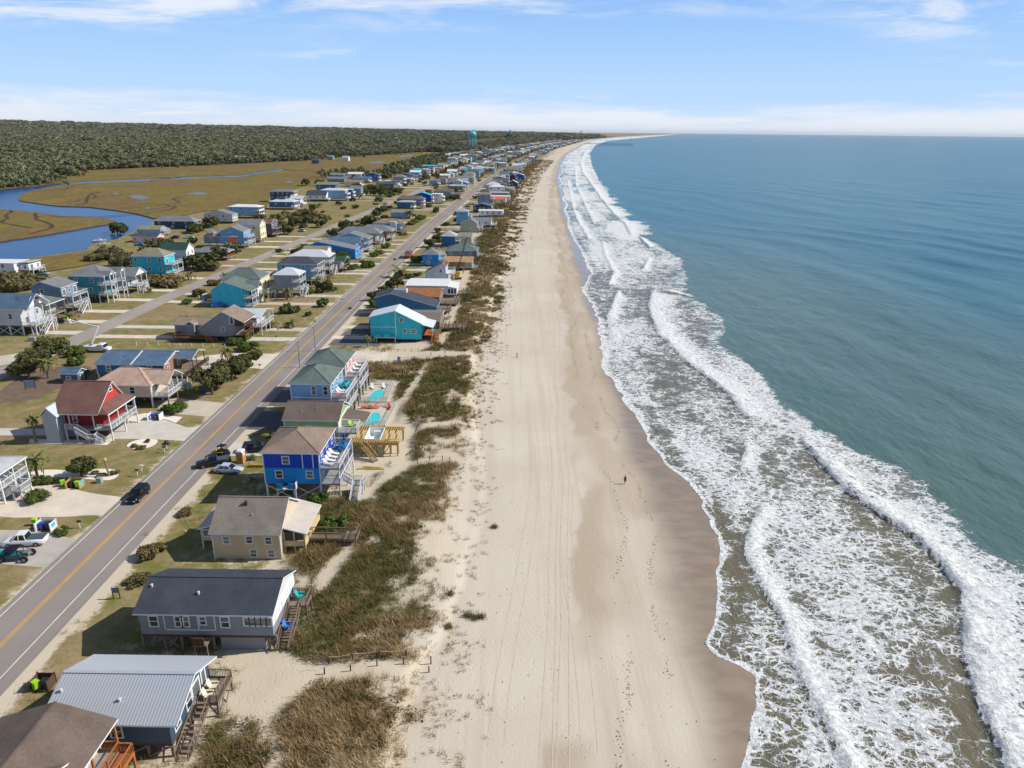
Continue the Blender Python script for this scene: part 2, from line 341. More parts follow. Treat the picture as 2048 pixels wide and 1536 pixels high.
YARDS = [poly(p) for p in ([(728, 762), (794, 764), (780, 810), (708, 808)], [(706, 806), (798, 808), (778, 860), (700, 860)], [(700, 850), (830, 850), (815, 945), (690, 945)])]
def yard_mask(X, Y):
    m = np.zeros(np.shape(X))
    for p in YARDS:
        for a, b in ((0, 0), (1, 0), (-1, 0), (0, 1), (0, -1)): m = np.maximum(m, inside(X + a, Y + b, p) * (1.0 if a == b == 0 else .9))
    return m
def zland(X, Y):
    X = np.asarray(X, float); Y = np.asarray(Y, float)
    n = X - cx(Y)
    dune = sstep(-34, -24, n) * sstep(-3, -9, n) * sstep(3000, 1200, Y)
    z = dune * (0.15 + 1.0 * fbm(X * .07, Y * .07, 21, 3) * sstep(-30, -18, n) * sstep(-4, -12, n))
    z = z + (sstep(-40, -18, n) * 0.05 + sstep(-22, -10, n) * .15) * fbm(X * .5, Y * .5, 25, 3) * sstep(900, 300, Y)
    d = swash_soft(Y) - X
    zb = np.where(d > 0, np.minimum(-1.24 + d * 0.040, 0.02), -1.24 + d * 0.05)
    z = z * (1 - yard_mask(X, Y))
    return np.maximum(np.where(d < 34, np.minimum(zb, 0.02 + z), z), -6.0)
def hills(X, Y):
    """low rise of the mainland far behind the marsh; higher to the west"""
    r = np.hypot(X, Y); bx = X / np.maximum(Y, 1)
    top = np.interp(bx, [-1.2, -0.72, -0.3, 0.02, 0.12, 0.3], [92, 78, 46, 14, 0, 0])
    return top * sstep(2600, 8500, r) * (0.93 + .14 * fbm(X * .0011, Y * .0011, 77, 3))
def axis(breaks):
    o = [breaks[0][0]]
    for (a, st), (b, st2) in zip(breaks[:-1], breaks[1:]):
        p = a
        while p < b - 1e-6:
            t = (p - a) / (b - a); p = p + st * (st2 / st) ** t; o.append(min(p, b))
    return np.array(o)
YS = axis([(30, .8), (130, 1.0), (320, 3.0), (900, 20), (3000, 120), (12000, 900), (70000, 6000)])
NS = np.concatenate([-axis([(5, 0.7), (70, 1.3), (140, 3), (420, 8), (1500, 60), (8000, 500), (60000, 9000)])[::-1], axis([(-4.4, 0.7), (24, 0.7), (48, 2), (90, 8)])])
GX = NS[None, :] + cx(YS)[:, None]; GY = np.repeat(YS[:, None], len(NS), 1)
GZ = zland(GX, GY) + np.where(NS[None, :] < -100, hills(GX, GY), 0)
gveg = veg_density(GX, GY) * sstep(3000, 1500, GY)
gn = NS[None, :] + 0 * GX
gbeach = sstep(-12, -7, gn + (fbm(GX * .12, GY * .12, 51, 3) - .5) * 5)
gwet = sstep(-4.2, 2.2, GX - wetline(GY) + (fbm(GX * .15, GY * .06, 53, 3) - .5) * 3.2)
gdamp = sstep(-16, -5, GX - wetline(GY) + (fbm(GX * .05, GY * .03, 54, 3) - .5) * 9) * sstep(.38, .6, fbm(GX * .10, GY * .045, 55, 4))
gdl = GX - dampline(GY) + (fbm(GX * .11, GY * .11, 56, 4) - .5) * 7
gdamp = np.maximum(gdamp * .8, sstep(-.25, .35, gdl) * (1 - .75 * sstep(2.5, 7, gdl)) * sstep(.30, .5, fbm(GX * .06, GY * .05, 57, 3)))
road_n = np.abs(gn + 57.4)
gsand = np.clip(0.18 + sstep(9.5, 5.0, road_n) * .75 * sstep(.25, .6, fbm(GX * .11, GY * .09, 61, 3)) * (gn > -57) + sstep(7, 4.5, road_n) * .4 + sstep(-52, -40, gn) * .30 * (gn > -55) + sstep(-37, -27, gn) * .4, 0, 1)
gsand = np.maximum(gsand, sstep(-16, -8, gn))
for p in PATHS: gsand = np.maximum(gsand, blur_in(GX, GY, p, .4))
fe = [P(x, y) for x, y in ((-260, 398), (-60, 384), (0, 378), (70, 372), (142, 354), (152, 342), (300, 336), (400, 332), (600, 322), (700, 314.5), (845, 304))]
forest_poly = fe + [(-215 + float(cx(1900)), 1900), (-190 + float(cx(4000)), 4000), (-60 + float(cx(9000)), 9000), (1200, 14000), (1200, 70000), (-60000, 70000), (-60000, 400)]
gwood = inside(GX, GY, forest_poly).astype(float)
def ground_material():
    m = newmat('ground_sand_and_lawn'); b = NB(m); N = b.N
    sand, veg, wet, damp, beach = (attr(N, a) for a in ('sand', 'veg', 'wet', 'damp', 'beach'))
    n1 = b.noise(0.035, 5, .6); n2 = b.noise(0.35, 5, .65); n3 = b.noise(2.2, 4, .6); n4 = b.noise(9.0, 3, .6)
    lawn = b.mix(b.ss(n1, .36, .56), rgb((138, 120, 88)), rgb((108, 110, 54)))
    lawn = b.mix(b.ss(n2, .35, .7), lawn, rgb((150, 132, 98)))
    lawn = b.mix(b.ss(b.noise(.13, 4, .7, .6), .5, .68, 0, .55), lawn, rgb((162, 144, 112))); lawn = b.mix(b.math('MULTIPLY', b.ss(n3, .45, .75), .6), lawn, rgb((104, 96, 62)))
    dry = b.mix(n2, rgb((204, 194, 176)), rgb((190, 176, 152))); dry = b.mix(b.math('MULTIPLY', b.ss(n4, .5, .8), .25), dry, rgb((170, 150, 118)))
    f = b.math('ADD', sand, b.math('MULTIPLY', b.math('SUBTRACT', n2, .5), 1.1)); f = b.math('ADD', f, b.math('MULTIPLY', b.math('SUBTRACT', n3, .5), .6))
    land = b.mix(b.ss(f, .42, .72), lawn, dry)
    vegc = b.mix(n3, rgb((110, 96, 62)), rgb((138, 118, 84)))
    land = b.mix(b.math('MULTIPLY', veg, b.ss(n3, .25, .6), True), land, vegc)
    # beach: pale dry sand with long vehicle-swept streaks
    st = b.noise(1.0, 5, .6, .2, b.vscale(.55, .012)); st2 = b.noise(1.0, 4, .6, .1, b.vscale(2.2, .03))
    bs = b.mix(b.ss(n1, .3, .7), rgb((200, 190, 176)), rgb((190, 179, 164))); bs = b.mix(b.math('MULTIPLY', b.ss(st, .48, .7), .45), bs, rgb((180, 166, 146)))
    bs = b.mix(b.math('MULTIPLY', b.ss(st2, .55, .75), .28), bs, rgb((208, 198, 182)))
    bs = b.mix(b.math('MULTIPLY', damp, .7), bs, rgb((166, 149, 128)))
    bs = b.mix(b.math('MULTIPLY', b.ss(n4, .62, .75), .18), bs, rgb((160, 142, 118)))
    land = b.mix(b.math('MULTIPLY', beach, b.math('SUBTRACT', 1.0, veg)), land, bs)
    wn = b.noise(1.0, 4, .55, .4, b.vscale(.25, .5))
    wc = b.mix(b.ss(wn, .35, .65), rgb((150, 134, 117)), rgb((136, 121, 106)))
    land = b.mix(wet, land, wc); land = b.mix(attr(N, 'wood'), land, b.mix(n1, rgb((66, 64, 40)), rgb((90, 80, 54)))); b.set('Base Color', land)
    b.set('Roughness', b.ss(wet, 0, 1, .95, .17)); b.set('Specular IOR Level', b.ss(wet, 0, 1, .12, .5))
    hb = b.math('ADD', b.math('MULTIPLY', n4, .5), b.math('MULTIPLY', n3, 1.0)); vo = N.new('ShaderNodeTexVoronoi'); vo.inputs['Scale'].default_value = 1.5; b.L.new(b.g.outputs['Position'], vo.inputs['Vector']); foot = b.math('MULTIPLY', b.ss(vo.outputs['Distance'], .10, .26, -1.0, 0.0), b.ss(b.noise(.11, 3, .6), .44, .60)); hb = b.math('ADD', hb, b.math('MULTIPLY', foot, 1.1)); hb = b.math('MULTIPLY', hb, b.ss(wet, 0, 1, 1.0, .06)); b.bump(hb, .35, .12)
    return m
g = put('ground', nmesh('ground', np.stack([GX, GY, GZ], -1).reshape(-1, 3), grid_faces(len(YS), len(NS)), ground_material(), True,
        dict(sand=gsand, veg=gveg, wet=gwet, damp=gdamp, beach=gbeach, wood=gwood))); tag(g, kind='structure')
# ---------------------------------------------------------------- sea with surf
CREST = [  # (pixel polyline of the shoreward lip, height m, foam width seaward m)
    ([(1598, 868), (1640, 922), (1700, 987), (1762, 1032), (1832, 1078), (1887, 1132), (1932, 1192), (1937, 1280), (1947, 1345), (1962, 1402), (1992, 1470), (2030, 1560), (2060, 1640)], .8, 8.0),
    ([(1306, 582), (1299, 615), (1318, 668), (1370, 722), (1440, 772), (1470, 800), (1492, 832), (1540, 850)], .6, 8.0),
    ([(1530, 992), (1503, 1060), (1496, 1112), (1540, 1202), (1572, 1245), (1592, 1332), (1640, 1422), (1702, 1540), (1730, 1640)], .45, 3.0),
    ([(1484, 858), (1492, 900), (1480, 952)], .4, 3.0), ([(1240, 578), (1216, 632), (1222, 680), (1203, 722)], .4, 3.5),
    ([(1278, 474), (1300, 496)], 1.0, 4.0), ([(1205, 480), (1210, 510), (1228, 545), (1216, 572)], .4, 3.5),
    ([(1300, 515), (1282, 545)], .5, 3.0), ([(1318, 578), (1390, 596)], .35, 4.0),
    ([(1172, 300), (1160, 325), (1165, 345), (1185, 372), (1200, 395), (1225, 425), (1250, 448), (1262, 470)], .7, 10.0), ([(1150, 330), (1152, 370), (1170, 410), (1190, 450)], .35, 5.5),
    ([(1135, 360), (1142, 400), (1155, 440), (1180, 480)], .3, 4.0)]
OUTER_PX = [(2048, 1640), (2048, 1536), (2048, 1200), (2010, 1152), (1962, 1088), (1918, 1050), (1830, 952), (1690, 886), (1640, 858), (1610, 830), (1560, 800), (1510, 740), (1440, 690), (1450, 640), (1380, 590), (1370, 520), (1330, 500), (1272, 465), (1255, 440), (1226, 405), (1198, 360), (1184, 330), (1180, 305), (1192, 290)]
_of = sorted([P(x, y, ZSEA)[::-1] for x, y in OUTER_PX]); _oy = np.array([p[0] for p in _of] + [5000, 60000]); _ox = np.array([p[1] for p in _of])
_ox = np.concatenate([_ox, cx(np.array([5000, 60000])) + 110])
SY = axis([(32, .34), (110, .5), (200, 1.0), (480, 4), (1500, 30), (6000, 400), (70000, 9000)])
ST = axis([(0, .25), (8, .42), (62, .6), (130, 1.8), (400, 5), (1000, 24), (3000, 200), (60000, 6000)])
sX = swash(SY)[:, None] + ST[None, :]; sY = np.repeat(SY[:, None], len(ST), 1)
front = np.zeros(sX.shape); foam = np.zeros(sX.shape); hz = np.zeros(sX.shape)
wx = (fbm(sX * .09, sY * .09, 81, 3) - .5) * 4.0; wy = (fbm(sX * .09 + 40, sY * .09, 82, 3) - .5) * 4.0
outer = np.interp(sY + wy, _oy, _ox); td = sX - swash(SY)[:, None]
surf = sstep(2.5, -2.0, sX + wx - outer)                           # 1 inside the surf zone
for px, h, w in CREST:
    pl = [P(x, y, ZSEA) for x, y in px]; sel = (sY < pl[0][1] + 400)
    d, sg, al = poly_dist(sX + wx * .25, sY + wy * .25, pl); L_ = sum(math.dist(a, b) for a, b in zip(pl[:-1], pl[1:]))
    sd_ = d * np.where(sX > np.interp(sY, sorted(p[1] for p in pl), [p[0] for p in sorted(pl, key=lambda q: q[1])]), 1, -1)
    endf = sstep(0, min(6, L_ * .25), al) * sstep(L_, L_ - min(6, L_ * .25), al)
    prof = np.where(sd_ > 0, np.exp(-(sd_ / (w * .45)) ** 2), np.exp(-(sd_ / .55) ** 2))
    hz = np.maximum(hz, h * .85 * prof * (.25 + .75 * endf) * (.5 + 1.0 * fbm(sX * .45, sY * .45, 84, 3)))
    brk = sstep(.22, .5, fbm(al * (.06 if h > .5 and w < 9 else .035), al * 0 + h * 37, 97, 2)); endf = endf * (.45 + .55 * brk)
    front = np.maximum(front, np.where(sd_ < 0, .09 * np.exp(-(sd_ / (w * .6)) ** 2), 0) * endf)
    ww = w * (.35 + .65 * brk) * (.55 + .9 * fbm(sX * .15, sY * .15, 85, 3))
    foam = np.maximum(foam, np.where(sd_ > 0, np.clip(1.02 - .5 * sd_ / ww - .30 * (fbm(sX * .55, sY * .8, 95, 3) - .4) * sstep(0, 2, sd_), 0, .93) * sstep(2.3, 1.0, sd_ / ww), sstep(-.7, -.15, sd_) * 1.05) * (.3 + .7 * endf))
lace = surf * (.50 + .34 * (fbm(sX * .085, sY * .035, 86, 4) - .5) * 2 + .12 * (fbm(sX * .4, sY * .3, 87, 2) - .5)) - front
far = sstep(160, 420, sY)
lace = np.maximum(lace, surf * far * (.26 + .52 * sstep(.44, .68, fbm(sX * .045, sY * .012, 88, 4))))
foam = np.maximum(foam, lace)
foam = np.maximum(foam, sstep(1.1, .25, td + (fbm(sX * .4, sY * .4, 89, 3) - .5) * 1.2) * 1.0 * sstep(-.02, .02, td))
foam = np.where((td > 1.6) & (td < 6), foam * (.75 + .25 * sstep(2, 6, td)), foam)
foam = np.clip(foam, 0, 1.1)
ph = (sX * .93 + sY * .36) * 2 * math.pi / 44 + fbm(sX * .006, sY * .006, 98, 3) * 16; ph2 = (sX * .99 + sY * .12) * 2 * math.pi / 27 + fbm(sX * .01, sY * .01, 99, 3) * 12
sw2 = (np.maximum(np.sin(ph), -.3) * .30 + np.sin(ph2) * .10) * sstep(30, 90, td) * sstep(2600, 500, sX) * sstep(1400, 350, sY) * (.35 + 1.1 * fbm(sX * .012, sY * .008, 96, 2))
swell = sw2 + (fbm(sX * .035, sY * .011, 91, 3) - .5) * .9 * sstep(15, 60, td) + (fbm(sX * .3, sY * .16, 92, 3) - .5) * .28 * sstep(1, 12, td) * sstep(700, 250, sY)
rough_foam = (fbm(sX * 1.3, sY * 1.3, 93, 3) - .5) * .4 * sstep(.62, .9, foam) * sstep(3, 8, td)
sZ = np.where(td < 5, (zland(sX, sY) + .02) * (1 - sstep(0, 5, td)) + ZSEA * sstep(0, 5, td), ZSEA) + sstep(0, 4, td) * .04 + hz * sstep(2, 6, td) + swell + rough_foam
shal = np.clip(sstep(240, 10, sX - cx(sY) - 22) * sstep(700, 100, sY) * .78, 0, .8) + .4 * sstep(3, -10, sX + wx - outer) * sstep(1200, 300, sY)
def sea_material():
    m = newmat('sea_water_and_foam'); b = NB(m); N = b.N
    foam_, sh = attr(N, 'foam'), attr(N, 'shallow')
    pos = b.g.outputs['Position']
    wn = N.new('ShaderNodeTexNoise'); wn.inputs['Scale'].default_value = .55; wn.inputs['Detail'].default_value = 3; b.L.new(pos, wn.inputs['Vector'])
    off = N.new('ShaderNodeVectorMath'); off.operation = 'MULTIPLY_ADD'; b.L.new(wn.outputs['Color'], off.inputs[0]); off.inputs[1].default_value = (1.7, 1.7, 0); b.L.new(pos, off.inputs[2])
    flat = N.new('ShaderNodeVectorMath'); flat.operation = 'MULTIPLY'; b.L.new(off.outputs[0], flat.inputs[0]); flat.inputs[1].default_value = (.72, 1.0, 0)
    def vor(sc):
        v = N.new('ShaderNodeTexVoronoi'); v.feature = 'DISTANCE_TO_EDGE'; v.inputs['Scale'].default_value = sc; b.L.new(flat.outputs[0], v.inputs['Vector']); return v.outputs['Distance']
    v1, v2 = vor(.80), vor(2.1)
    n1 = b.noise(.34, 7, .7, .5); n2 = b.noise(2.6, 4, .6, .2); nL = b.noise(.06, 3, .5)
    # lace: thin near cell borders, film in between
    cell = b.math('MINIMUM', b.math('MULTIPLY', v1, 1.25), b.math('MULTIPLY', v2, 2.4))
    val = b.math('ADD', b.math('MULTIPLY', cell, -1.2), b.math('MULTIPLY', n1, 1.3)); val = b.math('ADD', val, b.math('MULTIPLY', n2, .22)); val = b.math('SUBTRACT', val, .13)
    thr = b.math('SUBTRACT', .88, b.math('MULTIPLY', foam_, 1.02))
    fo = b.ss(b.math('SUBTRACT', val, thr), -.05, .13)
    fo = b.math('MULTIPLY', fo, b.ss(foam_, .06, .3))
    froth = b.noise(1.0, 5, .7, .5, b.vscale(1.3, 1.9)); froth2 = b.noise(5.5, 3, .7)
    deep = b.mix(b.ss(b.noise(.004, 4, .6), .35, .65), rgb((12, 88, 102)), rgb((24, 98, 106)))
    deep = b.mix(b.math('MULTIPLY', b.ss(b.noise(1.0, 4, .6, .5, b.vscale(.012, .003)), .52, .72), .55), deep, rgb((62, 108, 108)))
    silt = b.mix(nL, rgb((116, 104, 80)), rgb((98, 98, 80))); green = b.mix(nL, rgb((86, 106, 94)), rgb((68, 100, 96)))
    wc = b.mix(b.ss(sh, .05, .62), deep, green); wc = b.mix(b.ss(sh, .84, 1.0), wc, silt)
    fcol = b.mix(b.ss(froth, .36, .60), rgb((184, 190, 194)), rgb((232, 232, 230))); fcol = b.mix(b.math('MULTIPLY', b.ss(froth2, .55, .75), .35), fcol, rgb((150, 156, 156))); col = b.mix(fo, wc, fcol); b.set('Base Color', col)
    b.set('Roughness', b.ss(fo, 0, 1, .26, .9)); b.set('Specular IOR Level', b.ss(fo, 0, 1, .2, .1)); b.set('IOR', 1.33)
    rip = b.math('ADD', b.noise(1.0, 5, .62, .3, b.vscale(.9, .38)), b.math('MULTIPLY', b.noise(1.0, 4, .6, .3, b.vscale(.16, .06)), 2.2))
    b.set('Specular IOR Level', 0.0); gl = N.new('ShaderNodeBsdfGlossy'); gl.inputs['Roughness'].default_value = .22; gl.inputs['Color'].default_value = (.9, .95, 1, 1); fr_ = N.new('ShaderNodeFresnel'); fr_.inputs['IOR'].default_value = 1.33
    cap = b.math('MULTIPLY', b.math('MINIMUM', fr_.outputs[0], .085), b.ss(fo, 0, 1, 1.0, .1)); ms = N.new('ShaderNodeMixShader'); b.L.new(cap, ms.inputs[0]); b.L.new(b.b.outputs[0], ms.inputs[1]); b.L.new(gl.outputs[0], ms.inputs[2]); b.L.new(ms.outputs[0], N['Material Output'].inputs['Surface'])
    hgt = b.math('ADD', rip, b.math('MULTIPLY', fo, b.math('ADD', .5, b.math('MULTIPLY', froth, 1.6)))); b.bump(hgt, .6, .45)
    return m
sea = put('sea', nmesh('sea', np.stack([sX, sY, sZ], -1).reshape(-1, 3), grid_faces(len(SY), len(ST)), sea_material(), True, dict(foam=foam, shallow=shal))); tag(sea, kind='structure')
# ---------------------------------------------------------------- ribbons: roads, lines, drives
def ribbon(name, pts, w0, w1, z, mat, step=6.0, kind='structure'):
    """strip along a centreline, from offset w0 to w1 (right positive)"""
    q = [pts[0]]
    for a, b_ in zip(pts[:-1], pts[1:]):
        k = max(1, int(math.dist(a, b_) / step))
        for i in range(1, k + 1): q.append((a[0] + (b_[0] - a[0]) * i / k, a[1] + (b_[1] - a[1]) * i / k))
    v = []; mb = MB()
    for i, p in enumerate(q):
        a = q[max(i - 1, 0)]; c = q[min(i + 1, len(q) - 1)]; dx, dy = c[0] - a[0], c[1] - a[1]; l = math.hypot(dx, dy); nx, ny = dy / l, -dx / l
        mb.v += [(p[0] + nx * w0, p[1] + ny * w0, z), (p[0] + nx * w1, p[1] + ny * w1, z)]
    for i in range(len(q) - 1): mb.f.append((2 * i, 2 * i + 1, 2 * i + 3, 2 * i + 2)); mb.m.append(0)
    return tag(mb.build(name, mat), kind=kind)
def asphalt(name, c1, c2):
    m = newmat(name); b = NB(m)
    n1 = b.noise(.05, 4, .6); n2 = b.noise(1.0, 4, .6, .1, b.vscale(1.1, .02)); n3 = b.noise(6, 3, .7)
    c = b.mix(b.ss(n1, .3, .7), rgb(c1), rgb(c2)); c = b.mix(b.math('MULTIPLY', b.ss(n2, .5, .72), .3), c, rgb(tuple(int(v * .8) for v in c1))); c = b.mix(b.math('MULTIPLY', n3, .22), c, rgb((92, 86, 82)))
    b.set('Base Color', c); b.set('Roughness', .9); b.set('Specular IOR Level', .2); b.bump(n3, .2, .02); return m
ASPH = asphalt('asphalt_worn', (152, 143, 138), (138, 129, 124)); ASPH2 = asphalt('asphalt_pale', (168, 158, 150), (154, 146, 138)); ASPHD = asphalt('asphalt_dark_drive', (104, 104, 106), (94, 94, 98))
LINEW = M('road_line_white', (214, 208, 200), .8, .14, .7); LINEY = M('road_line_yellow', (206, 158, 58), .8, .14, .7)
GRAVEL = M('pale_gravel', (206, 194, 178), .95, .14, .25, bump=.5, bscale=6); WHITEG = M('white_gravel', (226, 216, 204), .95, .08, 2, bump=.5, bscale=9)
R1 = [(-57.4 + float(cx(y)), y) for y in (20, 60, 100, 155, 240, 340, 445, 600, 790, 1124, 1500, 2000, 2330, 3300, 5000)]
R2 = [(-121.5, 100), (-120.6, 157), (-119.2, 182), (-118.5, 243), (-112.5, 343), (-105.8, 466), (-92.4, 685), (-70, 1100), (-36, 1800), (60, 3000)]
ribbon('beach_road', R1, -4.2, 5.2, .032, ASPH); ribbon('second_street', R2, -3.3, 3.3, .028, ASPH2)
for o, m_, nm in ((-3.45, LINEW, 'white_edge_line'), (3.45, LINEW, 'white_edge_line'), (-.16, LINEY, 'yellow_centre_line'), (.16, LINEY, 'yellow_centre_line')):
    ribbon(nm, R1[:9], o - .07, o + .07, .037, m_)
_zs = [0]
def sheet(name, px, z, mat, world=False, kind='structure'):
    if z < .02: _zs[0] += 1; z = .004 + (_zs[0] % 7) * .003
    pts = px if world else poly(px)
    import mathutils.geometry as mg
    a = sum(pts[i][0] * pts[(i + 1) % len(pts)][1] - pts[(i + 1) % len(pts)][0] * pts[i][1] for i in range(len(pts)))
    if a < 0: pts = pts[::-1]
    tri = mg.tessellate_polygon([[Vector((p[0], p[1], 0)) for p in pts]])
    me = bpy.data.meshes.new(name); me.from_pydata([(p[0], p[1], z) for p in pts], [], [t[::-1] if (Vector((pts[t[1]][0] - pts[t[0]][0], pts[t[1]][1] - pts[t[0]][1])).cross(Vector((pts[t[2]][0] - pts[t[0]][0], pts[t[2]][1] - pts[t[0]][1]))) < 0) else tuple(t) for t in tri]); me.materials.append(mat); me.update()
    return tag(put(name, me), kind=kind)
def smooth_poly(px, it=2):
    for _ in range(it):
        q = []
        for i, p in enumerate(px):
            n = px[(i + 1) % len(px)]; q += [(.75 * p[0] + .25 * n[0], .75 * p[1] + .25 * n[1]), (.25 * p[0] + .75 * n[0], .25 * p[1] + .75 * n[1])]
        px = q
    return px
sheet('gravel_drive', smooth_poly([(-40, 985), (60, 968), (130, 972), (185, 988), (262, 995), (228, 1032), (170, 1030), (140, 1034), (-40, 1036)]), .006, GRAVEL)
sheet('gravel_lot', [(-40, 1060), (60, 1060), (160, 1080), (96, 1136), (-40, 1124)], .006, M('grey_gravel', (176, 168, 160), .95, .12, .4, bump=.5, bscale=6))
sheet('concrete_drive', [(222, 848), (330, 840), (375, 855), (400, 853), (370, 882), (300, 878), (212, 878)], .006, CONC)
sheet('concrete_path', [(-30, 856), (100, 858), (100, 871), (-30, 871)], .006, CONC)
sheet('concrete_drive', [(300, 802), (352, 797), (450, 806), (425, 834), (325, 826)], .006, M('tan_concrete', (190, 180, 164), .9, .1, .4))
sheet('side_street', [(330, 735), (405, 712), (470, 706), (560, 708), (600, 706), (562, 742), (500, 736), (420, 744)], .0065, GRAVEL)
sheet('side_street', [(-30, 716), (40, 706), (75, 706), (60, 718), (-30, 738)], .0068, M('tan_concrete'))
sheet('parking_apron', [(690, 700), (755, 703), (850, 712), (830, 726), (690, 724), (655, 724)], .006, GRAVEL)
sheet('dark_drive', [(655, 690), (690, 664), (760, 668), (760, 692)], .007, ASPHD); sheet('dark_drive', [(690, 668), (715, 652), (760, 655), (750, 668)], .006, ASPHD)
sheet('dark_drive', [(476, 858), (520, 822), (580, 824), (572, 862)], .006, ASPHD); sheet('dark_drive', [(520, 812), (556, 780), (590, 782), (584, 812)], .006, ASPHD)
sheet('concrete_drive', [(438, 912), (462, 886), (540, 884), (540, 912)], .006, CONC)
sheet('white_gravel_bed', smooth_poly([(28, 965), (60, 942), (110, 938), (150, 944), (215, 935), (243, 945), (225, 962), (175, 958), (140, 956), (90, 952)]), .008, WHITEG)
sheet('white_gravel_bed', smooth_poly([(250, 890), (275, 878), (318, 877), (312, 890), (285, 899), (262, 898)]), .008, WHITEG)
sheet('white_gravel_bed', [(58, 886), (60, 878), (210, 880), (232, 876), (214, 890), (140, 888)], .008, WHITEG)
sheet('white_gravel_bed', [(232, 840), (290, 826), (365, 834), (352, 846), (330, 838), (280, 844)], .007, WHITEG)

def draped(name, pts, w, mat, lift=.012):
    q = []
    for a, b_ in zip(pts[:-1], pts[1:]):
        k = max(1, int(math.dist(a, b_) / 2.0)); q += [(a[0] + (b_[0] - a[0]) * i / k, a[1] + (b_[1] - a[1]) * i / k) for i in range(k)]
    mb = MB()
    for i, p in enumerate(q): x = p[0] + (vnoise(np.array([p[1] * .07]), np.array([1.]), 3)[0] - .5) * .5; mb.v += [(x - w, p[1], float(zland(x - w, p[1])) + lift), (x + w, p[1], float(zland(x + w, p[1])) + lift)]
    for i in range(len(q) - 1): mb.f.append((2 * i, 2 * i + 1, 2 * i + 3, 2 * i + 2)); mb.m.append(0)
    return tag(mb.build(name, mat), kind='structure')
TRK = M('tyre_marked_sand', (190, 178, 160), .95, .12, .8, bump=.6, bscale=8)
for px in ([(1118, 1560), (1122, 1200), (1128, 950), (1120, 800), (1112, 640), (1105, 520), (1100, 440)], [(1090, 1560), (1108, 1200), (1114, 950), (1108, 800), (1103, 640), (1098, 520), (1094, 440)]):
    c = [P(x, y, -.4) for x, y in px]
    for o in (-.8, .8): draped('tyre_track', [(x + o, y) for x, y in c], .06, TRK)
sheet('mulch_bed', smooth_poly([(-20, 800), (20, 765), (70, 738), (180, 728), (190, 752), (120, 775), (70, 800), (10, 808)], 1), .007, M('bark_mulch', (112, 94, 80), .95, .2, .6, bump=.6, bscale=5))
for px in ([(980, 1560), (1010, 1300), (1060, 1080), (1075, 900), (1050, 760), (1068, 620)], [(1180, 1560), (1165, 1330), (1130, 1120), (1140, 900), (1122, 740)]):
    c = [P(x, y, -.4) for x, y in smooth_poly(px, 1)[:-4] if True]
    for o in (-.8, .8): draped('tyre_track', [(x + o, y) for x, y in c], .045, TRK)
# ================================================================ HOUSES
PAL = {  # wall and roof colours (photographed hue, real-world value)
    'white': (222, 222, 220), 'pale grey': (188, 192, 196), 'grey': (140, 146, 152), 'dark grey': (96, 100, 106), 'slate blue': (112, 136, 158), 'light blue': (120, 168, 204), 'sky blue': (112, 162, 204),
    'royal blue': (24, 66, 176), 'bright blue': (26, 140, 214), 'navy': (50, 66, 94), 'deep blue': (44, 98, 144), 'turquoise': (52, 188, 204), 'bright cyan': (60, 188, 224), 'teal': (64, 142, 156), 'green': (140, 172, 132), 'sage': (160, 168, 150),
    'tan': (204, 184, 152), 'cream': (226, 212, 174), 'pink': (226, 178, 172), 'red': (150, 44, 40), 'beige': (206, 188, 170), 'brown': (120, 100, 84), 'coral': (214, 120, 96), 'maroon': (92, 40, 44), 'blue grey': (108, 122, 138), 'weathered grey': (146, 142, 138), 'brick': (150, 110, 92), 'yellow': (224, 200, 130)}
RPAL = {'charcoal': (72, 76, 84), 'grey': (118, 122, 126), 'pale grey': (160, 164, 168), 'brown': (108, 95, 87), 'taupe': (136, 120, 108), 'green grey': (98, 110, 106), 'dark green': (52, 76, 68), 'red brown': (116, 88, 80),
        'tan': (172, 136, 100), 'orange': (206, 104, 62), 'blue grey': (84, 106, 128), 'pinkish tan': (180, 152, 136), 'khaki': (132, 128, 108), 'black': (54, 56, 60),
        'silver': (196, 200, 204), 'white': (222, 222, 220), 'cyan': (56, 186, 220), 'rust': (150, 100, 66), 'salmon': (206, 104, 92), 'teal': (40, 140, 140), 'bronze': (122, 108, 94)}
METALS = {'silver', 'white', 'cyan', 'bronze', 'teal', 'salmon'}
def roofmat(n): return metalroof(RPAL[n]) if n in METALS else shingle(RPAL[n])
HOUSES = []
_wc = {}
def window_mesh(w, h, lod, style=0):
    k = (round(w, 2), round(h, 2), lod, style)
    if k in _wc: return _wc[k]
    a, b = w / 2, h / 2; t = .13 if lod < 2 else .16; f = MB(); pm = 1
    f.box(-a - t, -a, -.06, 0, -b - t, b + t).box(a, a + t, -.06, 0, -b - t, b + t).box(-a, a, -.06, 0, b, b + t).box(-a, a, -.06, 0, -b - t, -b)
    if style == 0 and lod < 2: f.box(-a, a, -.05, 0, -.04, .04)
    if style == 1: 
        n = max(1, int(w / 1.0))
        for i in range(1, n): f.box(-a + w * i / n - .04, -a + w * i / n + .04, -.05, 0, -b, b)
    if lod == 0:
        p = MB().quad([(-a, -.012, -b), (a, -.012, -b), (a, -.012, b), (-a, -.012, b)])
        _wc[k] = (f.mesh('window', WHITE), p.mesh('pane', PANE))
    else:
        f.quad([(-a, -.012, -b), (a, -.012, -b), (a, -.012, b), (-a, -.012, b)], 1); _wc[k] = (f.mesh('window', [WHITE, PANE]), None)
    return _wc[k]
_pc = {}
def shared(key, fn):
    if key not in _pc: _pc[key] = fn()
    return _pc[key]
class House: pass
def side_rz(s): return {'S': 0, 'E': math.pi / 2, 'N': math.pi, 'W': -math.pi / 2}[s]
